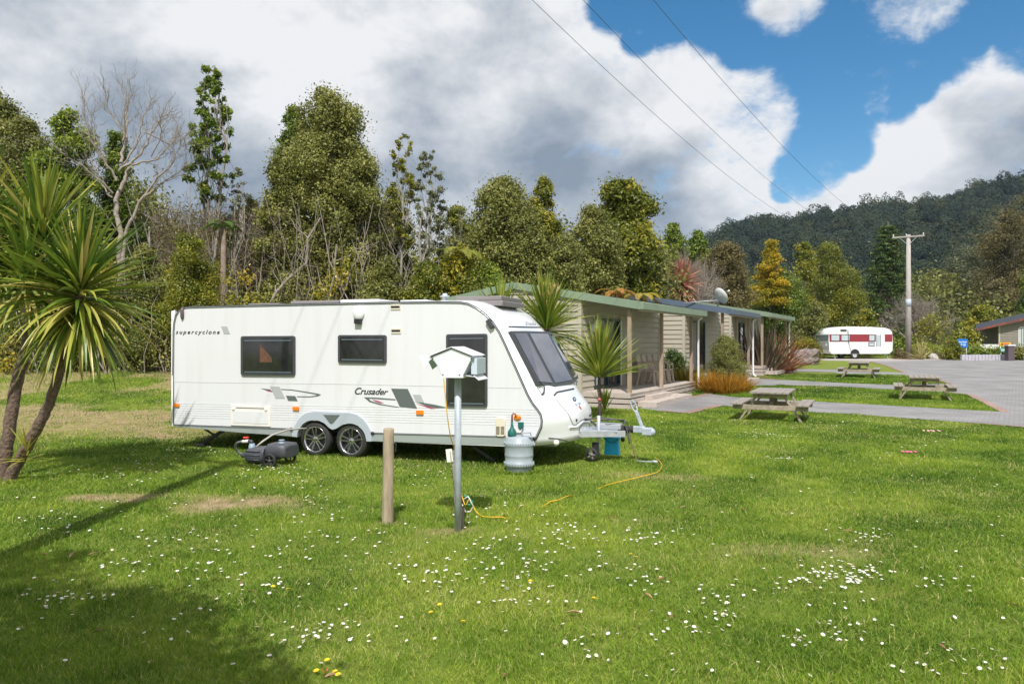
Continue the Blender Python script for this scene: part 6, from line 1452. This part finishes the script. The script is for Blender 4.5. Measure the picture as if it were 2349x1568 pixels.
T_('tree', 'thin yellowish tree with open crown right of the biggest olive tree', 925, 306, 560, 40, 28, LM['yellowgreen'], 3000, .13, 'egg', 26, .28, .09, bark=m_lich, shell=.1, bias=-.05)
T_('tree', 'thin lichen grey tree with open crown above the cabins trees', 985, 342, 600, 44, 28, LM['greygreen'], 5200, .11, 'egg', 34, .26, .10, bark=m_lich, shell=.1)
bare('bare_tree', 'short bare lichen covered tree beside the grey green round tree', 1035, 455, 680, 34, 27, m_lich, .07, 5, 8, 1, spread=.5, leafm=LM['greygreen'], nl=900, lsize=.09)
T_('tree', 'dense grey green tree left of the bright green crown', 1152, 402, 690, 108, 27.5, LM['olive'], 30000, .135, 'dome', 64, .24, .2, bias=.04)
T_('tree', 'bright green crown peeping out behind the dense grey green tree', 1248, 408, 620, 42, 31, LM['yellowgreen'], 9000, .16, 'egg', 26, .3, bias=-.15)
T_('tree', 'olive tree at the left foot of the large rounded yellow green tree', 1362, 470, 700, 78, 29, LM['olive'], 19000, .14, 'dome', 44, .25, .16, bias=.08)
T_('tree', 'large rounded yellow green tree, the tallest above the cabins', 1430, 412, 690, 90, 32, LM['yellowgreen'], 26000, .21, 'egg', 80, .2, .2, shell=.55, vary=.36, bias=-.13)
T_('tree', 'green scrub tree between the grey green tree and the olive tree', 1285, 540, 700, 62, 27, LM['olive'], 13000, .13, 'dome', 34, .28)
T_('tree', 'small green treetop right of the large rounded tree', 1545, 508, 640, 30, 40, LM['green'], 5000, .18, 'dome', 18, .35)
T_('tree', 'low green tree in front of the hill beside the small treetop', 1600, 528, 660, 42, 42, LM['green'], 6000, .18, 'dome', 20, .32, bias=-.05)
bare('bare_tree', 'pale grey twiggy shrub tree left of the red cordyline', 1588, 545, 700, 66, 38, m_tw, .12, 6, 21, 3, spread=.6, kids_=3, up=.12)
T_('tree', 'soft brown green feathery tree behind the satellite dish', 1665, 552, 735, 66, 40, LM['brownish'], 17000, .14, 'dome', 44, .26, .14, bias=.05)
T_('tree', 'olive green tree filling behind the thin yellowish tree', 900, 430, 700, 60, 30, LM['olive'], 14000, .14, 'dome', 34, .26, bias=.02)
T_('tree', 'yellow olive tree filling between the thin lichen tree and the grey green tree', 1050, 470, 700, 58, 29, LM['yellowgreen'], 12000, .13, 'dome', 34, .26, bias=-.14)
T_('tree', 'mottled olive tree low between the slender tall tree and the big olive tree', 570, 450, 700, 58, 29.5, LM['olive'], 12000, .13, 'dome', 34, .26, bias=.06)
T_('conifer', 'golden yellow conifer right of the satellite dish', 1768, 546, 700, 58, 61, LM['gold'], 9000, .22, 'cone', 44, .22, .12, zs=.45)
T_('tree', 'dark glossy broadleaf tree below the golden conifer', 1788, 610, 800, 72, 62, LM['green'], 19000, .19, 'dome', 50, .24, .16, bias=-.1)
T_('tree', 'olive yellow tree with pale stems left of the pine', 1895, 556, 770, 82, 66, LM['yellowgreen'], 22000, .20, 'dome', 64, .22, .18, multi=2, bark=m_lich, vary=.36, bias=-.13)
T_('tree', 'narrow leafy tree with bare stem between the golden conifer and the olive yellow tree', 1842, 552, 640, 24, 62, LM['yellowgreen'], 3200, .2, 'egg', 16, .34, .1, bark=m_lich, bias=-.1)
T_('tree', 'low bright green shrub tree behind the old caravan roof', 1985, 706, 800, 42, 60, LM['yellowgreen'], 5200, .24, 'dome', 22, .3, bias=-.05)
T_('tree', 'dark shrub tree left behind the old caravan', 1870, 690, 810, 52, 58, LM['olive'], 7000, .2, 'dome', 26, .3, bias=-.1)
def pine():
    x, Y = 2036, 78; s = F / Y; X = (x - W0) / s; g0 = gz(X, Y); t = thing('pine_tree', 'dark green layered pine behind the tall power pole', 'pine tree', (X, Y, g0)); r = np.random.default_rng(9)
    zt = CAMZ + (HZ - 508) / s - g0; mb = MB(); mb.tube([Vector((0, 0, -.2)), Vector((.1, 0, zt * .5)), Vector((0, 0, zt))], [.38, .24, .04], 10); C = []; RR = []
    for i in range(26):
        h = .12 + .86 * i / 26; z = zt * h; rad = (1 - h) * 3.9 + .35
        for j in range(6):
            a = i * 1.9 + j * 1.047 + r.normal() * .2; ln = rad * (.7 + .4 * r.random()); tip = Vector((ln * math.cos(a), ln * math.sin(a), z + .10 * ln)); mb.tube([Vector((0, 0, z - .1)), tip * .5 + Vector((0, 0, z * .5 - .1)), tip], [.06, .04, .015], 4, False)
            for u in (.45, .72, .95): C.append((ln * u * math.cos(a), ln * u * math.sin(a), z + .1 * ln * u)); RR.append((.55, .55, .18))
    mb.build('trunk', m_twd, t, fix=False); leaves(np.array(C), np.array(RR), 24000, .30, LM['dark'], 'crown', t, None, .28, r, up=.6, shell=.1, bias=.02)
pine()
bare('bare_shrub', 'large bare brown twiggy tree right of the tall power pole', 2098, 655, 800, 66, 66, m_tw, .14, 6, 31, 4, spread=.62, kids_=3, up=.1)
bare('bare_shrub', 'pale lichen tree with bare silvery twigs left of the blue sign', 2150, 715, 815, 50, 58, m_tw, .12, 6, 35, 1, spread=.6, kids_=3, up=.1, leafm=LM['yellowgreen'], nl=2600, lsize=.16)
T_('tree', 'big leaved yellow green tree behind the house verandah', 2252, 700, 800, 55, 66, LM['yellowgreen'], 9000, .34, 'dome', 36, .26, bias=-.02)
T_('tree', 'glossy green shrub tree between the blue sign and the bare twiggy tree', 2215, 745, 815, 38, 60, LM['yellowgreen'], 6000, .26, 'bush', 24, .3, bias=-.06)
T_('tree', 'tall brown green tree on the slope at the right edge', 2325, 480, 720, 90, 95, LM['brownish'], 19000, .32, 'egg', 60, .22, .3, bias=.0)
T_('tree', 'dark tree with orange tinged leaves above the house roof at the right edge', 2375, 600, 760, 60, 74, LM['green'], 12000, .28, 'dome', 36, .26, bias=-.1)
T_('tree', 'grey green tree on the slope between the pine and the brown green tree', 2222, 560, 740, 72, 110, LM['greygreen'], 12000, .34, 'egg', 44, .25, bias=-.22)
T_('tree', 'brown crowned tree low on the slope above the distant power pole', 2290, 640, 770, 62, 90, LM['brownish'], 11000, .30, 'dome', 40, .25, bias=-.08)
T_('tree', 'dull green tree low on the slope right of the pine', 2160, 620, 760, 62, 105, LM['olive'], 11000, .34, 'dome', 40, .25, bias=-.12)
# shrubs in front
T_('shrub', 'yellow green bushy shrub behind the rear of the caravan', 432, 535, 760, 62, 23.5, LM['yellowgreen'], 16000, .10, 'egg', 36, .28, .06, 'shrub', bias=-.12)
T_('shrub', 'mixed green shrub between the cabbage tree and the caravan rear', 330, 560, 800, 70, 25, LM['olive'], 14000, .12, 'dome', 34, .28, .06, 'shrub')
T_('shrub', 'dark understory shrub behind the cabbage tree trunks', 90, 640, 870, 90, 26, LM['dark'], 15000, .13, 'bush', 34, .28, .06, 'shrub', bias=.1)
T_('shrub', 'dull green understory shrub behind the right cabbage tree head', 215, 600, 850, 80, 26, LM['olive'], 15000, .13, 'bush', 34, .28, .06, 'shrub')
T_('shrub', 'bright yellow green shrub right of the yellowish thin trees', 1058, 560, 720, 45, 25, LM['yellowgreen'], 9000, .13, 'dome', 26, .3, .06, 'shrub', bias=.02)
T_('shrub', 'green shrub low behind the caravan roof flue', 985, 600, 740, 60, 24.5, LM['yellowgreen'], 11000, .12, 'bush', 30, .3, .06, 'shrub', bias=-.16)
T_('shrub', 'bright leaved shrub just left of the cabin roof ridge', 1120, 600, 720, 48, 25.5, LM['green'], 8000, .15, 'bush', 26, .3, .06, 'shrub', bias=.12)
T_('shrub', 'olive shrub low behind the middle of the caravan roof', 880, 600, 740, 60, 24.5, LM['olive'], 12000, .11, 'bush', 30, .3, .06, 'shrub', bias=.03)
def round_shrub(label, px_, py, Y, hw, H, mat, n, size, name='shrub', bias=0.0, prof='bush', cr=.2, k=70, zs=.9):
    x = px_; s = F / Y; X = (x - W0) / s; g0 = gz(X, Y); yb = HZ - (g0 - CAMZ) * s
    return tree(name, label, x, yb - H, yb, hw, Y, mat, n, size, prof, k, cr, .04, 'shrub', bias=bias, zs=zs, shell=.5)
round_shrub('clipped round olive shrub beside the orange tussocks', 1666, 0, 27.4, 52, 122, LM['olive'], 17000, .055, bias=.02)
round_shrub('dark shrub between the two nearest cabins', 1543, 0, 28.5, 34, 84, LM['dark'], 6000, .09, bias=.02, cr=.3, k=30)
round_shrub('low yellow green spreading conifer by the boulder', 1848, 0, 47, 38, 58, LM['gold'], 6000, .12, bias=-.25, cr=.3, k=30)
round_shrub('bright green domed shrub right of the tall power pole', 2124, 0, 56.5, 38, 36, LM['green'], 9000, .12, bias=.3, k=50)
round_shrub('red flowering low shrub at the old caravan door end', 2062, 0, 56.5, 14, 22, LM['brownish'], 1800, .12, bias=.2, cr=.4, k=14)
round_shrub('red brown low shrub in front of the bright green dome', 2148, 0, 55.5, 17, 17, LM['brownish'], 2000, .10, bias=.1, cr=.4, k=14)
round_shrub('glossy green bush at the left end of the long hedge', 2187, 0, 53.2, 17, 46, LM['yellowgreen'], 3400, .17, bias=-.12, cr=.36, k=20)
tussock('pale yellow spiky plant in front of the bright green dome shrub', G(2112, 824), 70, 1.6, leafmat('pale_flax', [(.30,.28,.10), (.5,.44,.2), (.6,.5,.3)], .5, .3), .06, 20, .9, 'spiky_plant', .2)
def ferns(label, x, y, Y, mat, n=9, L_=1.3):
    p = P(x, y, Y); t = thing('tree_fern', label, 'fern', (p.x, p.y, gz(p.x, Y))); h = p.z - gz(p.x, Y); MB().tube([(0, 0, -.1), (0, 0, h)], [.12, .08], 8).build('trunk', m_twd, t); r = np.random.default_rng(int(x)); V = []
    for k in range(n):
        a = 6.283 * k / n + r.normal() * .2; q = np.array([0, 0, h]); d = np.array([math.cos(a) * .8, math.sin(a) * .8, .45 + .5 * r.random()]); d /= np.linalg.norm(d)
        for i in range(26):
            u = i / 26; side = np.cross(d, [0, 0, 1]); side /= np.linalg.norm(side); w = .17 * L_ * math.sin(math.pi * min(1, u * .9 + .08))
            for s_ in (-1, 1):
                e = q + side * s_ * w + d * .08 - np.array([0, 0, .05]); V.append([q, q + d * .018, e, q - d * .006 + side * s_ * w * .5])
            q = q + d * L_ / 26; d = d + np.array([0, 0, -.075]); d /= np.linalg.norm(d)
    v = np.array(V); fast_mesh('fronds', v.reshape(-1, 3), 4, mat, r.random(len(v)), t)
ferns('orange brown tree fern fronds left of the two above the nearest cabin roof', 1412, 676, 27.5, leafmat('rust_fern', [(.25,.10,.03), (.40,.18,.04), (.40,.28,.05)], .6, .35), 9, 1.0)
ferns('golden tree fern fronds right of the two above the nearest cabin roof', 1470, 684, 28.5, leafmat('gold_fern', [(.30,.20,.03), (.40,.30,.04), (.30,.30,.05)], .6, .35), 9, 1.0)
ferns('yellow green tree fern right of the thin yellowish trees', 1055, 590, 25, leafmat('yg_fern', [(.12,.16,.02), (.22,.24,.03), (.30,.28,.04)], .6, .4), 10, 1.3)
ferns('green tree fern behind the slender tall tree', 512, 520, 25.5, leafmat('g_fern', [(.07,.13,.02), (.12,.19,.03)], .6, .4), 8, .85)
# hedges
def hedge(label, x0, x1, y0, Y, W_, mat, n):
    a = P(x0, y0, Y); b = P(x1, y0, Y); cx = (a.x + b.x) / 2; g0 = gz(cx, Y); t = thing('hedge', label, 'hedge', (cx, Y, g0)); h = a.z - g0; r = np.random.default_rng(int(x0)); w = (b.x - a.x) / 2
    k = 60; C = np.stack([r.uniform(-w + .2, w - .2, k), r.uniform(-W_/2, W_/2, k), r.uniform(.25, h - .28, k)], 1); leaves(C, np.full((k, 3), .36), n, .13, mat, 'foliage', t, None, .55, r, shell=.5, bias=.05)
    mb = MB()
    for i in range(16): x = -w + 2 * w * (i + .5) / 16; limb(mb, Vector((x, 0, -.1)), Vector((x + r.normal() * .2, r.normal() * .1, h * .8)), .03, .01, r, .1, 3, 4)
    mb.build('stems', m_twd, t, fix=False)
hedge('long clipped dark hedge above the whitewashed low wall', 2203, 2306, 794.5, 53.9, .9, LM['green'], 9000)
hedge('short hedge with dead patches at the right edge beside the pillar', 2322, 2400, 795, 53.4, .9, LM['olive'], 7000)
# rocks
def rock(label, p, sz, seed, mat, rot=0):
    r = random.Random(seed); bm = bmesh.new(); bmesh.ops.create_icosphere(bm, subdivisions=4, radius=1)
    from mathutils import noise
    for v in bm.verts:
        d = 1 + .35 * noise.noise(v.co * 1.6 + Vector((seed, 0, 0))) + .14 * noise.noise(v.co * 4.5); v.co = Vector((v.co.x * sz[0] * d, v.co.y * sz[1] * d, v.co.z * sz[2] * d))
    me = bpy.data.meshes.new('rock'); bm.to_mesh(me); bm.free(); me.materials.append(mat)
    o = bpy.data.objects.new('rock', me); COL.objects.link(o); o.location = p; o.rotation_euler = (0, rot, seed); tag(o, label, 'rock'); return o
m_rock = pm('rough_rock', (.30, .26, .24), .9, (.13, .10, .10), 3, .06, 6)
p = G(1846, 836); rock('big sloping brown rock below the yellow spreading conifer', p + Vector((0, 0, .35)), (1.0, .7, .62), 3, m_rock, R(24))
p = G(1808, 852); rock('small dark rock at the foot of the coral flax', p + Vector((0, 0, .1)), (.42, .35, .30), 5, m_rock)
p = G(2140, 823); rock('pale boulder beside the pale yellow spiky plant', p + Vector((0, 0, .1)), (.35, .3, .3), 8, pm('pale_rock', (.5, .47, .43), .9, (.36, .33, .3), 4, .03))
# bark mulch beds round the flax
o = sheet('planting_bed', [G(*c5(*q)) for q in ((860,1060),(1000,1070),(1110,1052),(1215,1000),(1215,950),(900,930),(740,960),(760,1050))], .006, pm('bark_mulch', (.20, .12, .075), .95, (.12, .075, .05), 14, .02))
o = sheet('planting_bed', [G(*c6(*q)) for q in ((900,905),(1060,912),(1300,900),(1440,912),(1440,880),(1100,868),(900,880))], .006, pm('bark_mulch', (.2, .12, .07)))

# understory: masses nobody could count
def band(name, label, x0, x1, yt, Y0, Y1, n, size, mat, k, rad, cat='undergrowth', zlo=0.0, bias=0.0, seed=1):
    r = np.random.default_rng(seed); Yc = r.uniform(Y0, Y1, k); xx = r.uniform(x0, x1, k); X = (xx - W0) / F * Yc; gg = g(X, Yc); top = CAMZ + (HZ - yt(xx)) / F * Yc; z = gg + zlo + (top - gg - rad) * r.random(k)**.8
    C = np.stack([X, Yc, z], 1); RR = np.full((k, 3), rad) * (.6 + .8 * r.random((k, 1))); o = leaves(C, RR, n, size, mat, name, None, None, .5, r, shell=.2, vary=.4, bias=bias); return tag(o, label, cat, kind='stuff')
band('undergrowth', 'tangled green undergrowth at the foot of the wood behind the caravan', -60, 1120, lambda x: 640 + 30*np.sin(x/60), 24.5, 28, 80000, .10, LM['olive'], 460, .55, bias=.08, seed=1)
band('bright_undergrowth', 'brighter yellow green leaves scattered through the undergrowth', -60, 1120, lambda x: 600 + 40*np.sin(x/45), 24.2, 27, 26000, .11, LM['yellowgreen'], 130, .4, bias=.05, seed=2)
band('back_wood', 'dark mass of trees deeper in the wood behind the front row', -220, 1540, lambda x: 455 + 45*np.sin(x/75) + 30*np.sin(x/31+1) + 60*sm((x-400)/500) + 60*np.exp(-((x-430)/60)**2) + 50*np.exp(-((x-1300)/60)**2), 32, 38, 190000, .19, LM['olive'], 1300, .85, 'wood', bias=.0, seed=3)
band('brushwood', 'brown leafless scrub mass between the trees behind the caravan', 360, 700, lambda x: 480 + 30*np.sin(x/40), 26.5, 31, 30000, .09, LM['brownish'], 220, .5, bias=.22, seed=6)
band('far_wood', 'dark mass of trees across the foot of the hill on the right', 1480, 2480, lambda x: 655 + 30*np.sin(x/60) + 20*np.sin(x/23), 84, 130, 90000, .52, LM['olive'], 900, 2.0, 'wood', bias=-.16, seed=4)
band('far_shrubs', 'line of scrub closing the ground behind the caravans and signs', 1500, 2480, lambda x: 765 + 6*np.sin(x/20), 62, 70, 30000, .26, LM['green'], 420, .9, 'scrub', bias=-.05, seed=5)
def stems():
    r = np.random.default_rng(8); mb = MB()
    for i in range(420):
        x = r.uniform(-40, 1110); Y = r.uniform(24.3, 29); X = (x - W0)/F*Y; g0 = gz(X, Y); h = (1.5 + 3.6 * r.random()) * (1.25 if 380 < x < 900 else .85); ln = r.normal(0, .22) * h
        p = Vector((X, Y, g0 - .1)); q = Vector((X + ln, Y + r.normal(0, .3), g0 + h)); pts = limb(mb, p, q, .018 + .03 * r.random()**2, .008, r, .035, 6, 4)
        for j in range(r.integers(1, 5)):
            a = pts[2 + r.integers(0, 4)]; limb(mb, a, a + Vector((r.normal(0, .45), r.normal(0, .3), .3 + r.random() * .9)), .010, .004, r, .08, 3, 3)
    tag(mb.build('undergrowth_stems', m_tw, None, fix=False), 'pale thin leaning stems standing thick in the undergrowth', 'undergrowth', kind='stuff')
    mb = MB()
    for i in range(380):
        x = r.uniform(360, 900); Y = r.uniform(25.5, 29); X = (x - W0)/F*Y; z0 = CAMZ + (HZ - r.uniform(500, 660))/F*Y
        a = Vector((X, Y, z0)); d = Vector((r.normal(0, .6), r.normal(0, .4), 1)).normalized()
        for k in range(5): limb(mb, a, a + (d + Vector(r.normal(0, .4, 3))).normalized() * (.4 + .7 * r.random()), .010, .003, r, .08, 3, 3)
    tag(mb.build('twig_tangle', m_twd, None, fix=False), 'reddish brown leafless twigs filling the gaps of the wood', 'undergrowth', kind='stuff')
    for j, (x0, y0, x1, y1, Y, lab) in enumerate(((590, 700, 735, 500, 25, 'thick pale leaning dead trunk behind the caravan roof'), (760, 690, 772, 560, 25, 'upright pale trunk behind the caravan roof vent'), (350, 700, 342, 520, 25.5, 'slim grey trunk behind the caravan rear corner'), (940, 690, 965, 500, 25.5, 'pale lichen trunk under the thin yellowish tree'))):
        a = P(x0, y0, Y); b = P(x1, y1, Y); gb = Vector((a.x - (b.x-a.x)*.4, Y, gz(a.x, Y) - .1)); mb = MB(); pts = limb(mb, gb, b, .085, .03, r, .02, 8, 8)
        for k in range(6): q = pts[3 + k % 5]; limb(mb, q, q + Vector((r.normal(0, .8), r.normal(0, .3), .6 + r.random())), .025, .006, r, .07, 4, 5)
        tag(mb.build('dead_trunk', m_tw, None, fix=False), lab, 'tree trunk')
stems()
# tree behind the viewer on the left, whose shade falls on the foreground
def shade_tree():
    t = thing('shade_tree', 'broad leafy tree standing behind the viewer on the left', 'tree', (-5.0, -1.6, 0)); r = np.random.default_rng(4)
    C = []; RR = []
    def at(sx, sy, h, rad): C.append((sx + 5.0, sy - .74 * h + 1.6, h)); RR.append((rad, rad * .9, rad * .7))   # clump whose shade falls at (sx, sy)
    for (px_, py, h, rad) in ((60,1300,5.6,.36), (150,1272,5.4,.20), (20,1360,5.8,.55), (120,1420,5.5,.60), (250,1385,5.3,.42), (370,1395,5.2,.30), (60,1480,5.4,.6), (200,1480,5.6,.62), (330,1450,5.0,.45), (420,1410,5.2,.16), (90,1560,5.2,.6), (260,1550,5.4,.6), (390,1520,5.0,.45), (480,1550,5.0,.40), (570,1575,4.8,.30), (-100,1400,5.5,.8), (-150,1550,5.2,.9), (-50,1300,5.6,.45)):
        p = G(px_, py); at(p.x, p.y, h, rad)
    for _ in range(26): at(-4.2 + 2.2 * (r.random() - .5) * 2, 2.2 + 1.4 * (r.random() - .5) * 2, 4.6 + 1.8 * r.random(), .6 + .3 * r.random())
    leaves(np.array(C), np.array(RR), 46000, .085, LM['green'], 'crown', t, None, .6, r, shell=.1); mb = MB(); top = Vector((.4, .2, 3.4)); limb(mb, Vector((0, 0, -.2)), top, .22, .12, r, .02, 6, 12)
    for c in C[::2]: limb(mb, top, Vector(c), .07, .015, r, .06, 5, 5)
    mb.build('trunk', m_tb, t, fix=False)
shade_tree()

# ------------------------------------------------------------------ wooded hills
SKX = np.array([900, 1300, 1500, 1651, 1700, 1767, 1816, 1896, 1960, 2022, 2106, 2203, 2252, 2300, 2348, 2500, 2800]); SKY_ = np.array([760, 720, 640, 545, 528, 510, 518, 498, 491, 485, 479, 466, 443, 431, 424, 395, 360])
def hill_z(x, d):                                   # x: bearing as view pixel, d: distance
    T = (HZ - (np.interp(x, SKX, SKY_) + 24)) / F; ridge = 520.0; w = sm((d - 120) / (ridge - 120)) * .999
    low = .34 * np.exp(-((x - 2420) / 170)**2) * sm((d - 100) / 110) * (1 - sm((d - 230) / 90))
    wob = 3.0 * (fbm(x / 60, d / 40, 31) - .5) * sm((d - 130) / 100) * 2
    z = CAMZ + T * ridge * np.where(d < ridge, w, 1 - .35 * sm((d - ridge) / 500)) + wob + low * 62
    return np.where(d < 120, 1.2, np.maximum(z, 1.2))
def hills():
    xs = np.arange(700, 3000, 22.0); ds = np.concatenate([np.arange(112, 560, 14.0), np.arange(560, 1200, 80.0)])
    XX, DD = np.meshgrid(xs, ds); ZZ = hill_z(XX, DD); v = np.stack([(XX - W0) / F * DD, DD, ZZ], -1).reshape(-1, 3); ny, nx = XX.shape
    i = (np.arange(ny-1)[:, None] * nx + np.arange(nx-1)[None]).ravel(); me = bpy.data.meshes.new('hills'); me.from_pydata(v.tolist(), [], np.stack([i, i+1, i+nx+1, i+nx], -1).tolist())
    me.materials.append(pm('hill_floor', (.012, .022, .014), .95, (.022, .034, .02), .06)); o = bpy.data.objects.new('hills', me); COL.objects.link(o); o['kind'] = 'structure'
    r = np.random.default_rng(22); n = 5200; d = 125 + (545 - 125) * r.random(n)**.8; x = r.uniform(1480, 2560, n); X = (x - W0) / F * d; Z = hill_z(x, d)
    keep = r.random(n) < .35 + .65 * (d / 545); x, d, X, Z = x[keep], d[keep], X[keep], Z[keep]
    rg = 330; xr = r.uniform(1500, 2560, rg); dr = r.uniform(500, 530, rg); x = np.concatenate([x, xr]); d = np.concatenate([d, dr]); X = np.concatenate([X, (xr - W0)/F*dr]); Z = np.concatenate([Z, hill_z(xr, dr)])
    n = len(x); R_ = (1.6 + 3.6 * r.random(n)**1.6) * np.where(d > 480, .7, 1); H = R_ * (.9 + .9 * r.random(n)**2); C = np.stack([X, d, Z + H * .55], 1); RR = np.stack([R_, R_, H], 1)
    hue = fbm(x / 130, d / 60, 41); near = np.exp(-((x - 2400) / 150)**2) * (d < 300)
    ct = np.clip(r.random(n) * .75 + .35 * (hue - .5) + .45 * near, 0, 1)
    m = leafmat('hill_forest', [(.012,.024,.019), (.020,.036,.025), (.032,.050,.028), (.058,.066,.030), (.115,.098,.038)], .65, .08, .15)  # leaf colours kept dark to paint a cloud's shade over the hill
    k = 600000; w = RR.prod(1)**(2/3) / np.maximum(d, 150)**1.1; w /= w.sum(); idx = r.choice(n, k, p=w)
    dd = r.normal(size=(k, 3)); dd[:, 2] = np.abs(dd[:, 2]) * .9 - .15; dd[:, 1] = -np.abs(dd[:, 1]) * .9 + .25 * (r.random(k) - .2); dd /= np.linalg.norm(dd, axis=1)[:, None]
    lump = (.62 + .38 * r.random(k)**.5) * (.85 + .3 * vn(idx * 3.1 + dd[:, 0] * 3, dd[:, 2] * 3 + idx * 1.7, 5)); p = C[idx] + dd * RR[idx] * lump[:, None]
    nr = dd + r.normal(size=(k, 3)) * .3; nr /= np.linalg.norm(nr, axis=1)[:, None]; a = np.cross(nr, r.normal(size=(k, 3))); a /= np.linalg.norm(a, axis=1)[:, None]; b = np.cross(nr, a)
    s = (d[idx] * .0020 + .22) * (.6 + .8 * r.random(k)); a *= s[:, None] * .42; b *= s[:, None] * .36
    v = np.stack([p - a, p - b, p + a, p + b], 1); t = np.clip(ct[idx] * .9 + .12 * r.normal(size=k), 0, 1)
    o = fast_mesh('hill_forest', v.reshape(-1, 3), 4, m, t); tag(o, 'native forest covering the hill on the right, coloured dark for cloud shade', 'forest', kind='stuff')
hills()

# ------------------------------------------------------------------ air
def haze():
    m = bpy.data.materials.new('air'); m.use_nodes = True; N = m.node_tree.nodes; N.clear(); o_ = N.new('ShaderNodeOutputMaterial'); v = N.new('ShaderNodeVolumePrincipled')
    v.inputs['Color'].default_value = (.62, .78, 1, 1); v.inputs['Density'].default_value = .00012; v.inputs['Anisotropy'].default_value = 0.2
    m.node_tree.links.new(v.outputs[0], o_.inputs['Volume'])
    b = MB(); b.box((-1600, -60, -2.2), (1600, 1600, 240)); o = b.build('haze', m); tag(o, 'thin blue air between the lawn and the far hill', 'haze', kind='stuff')
haze()
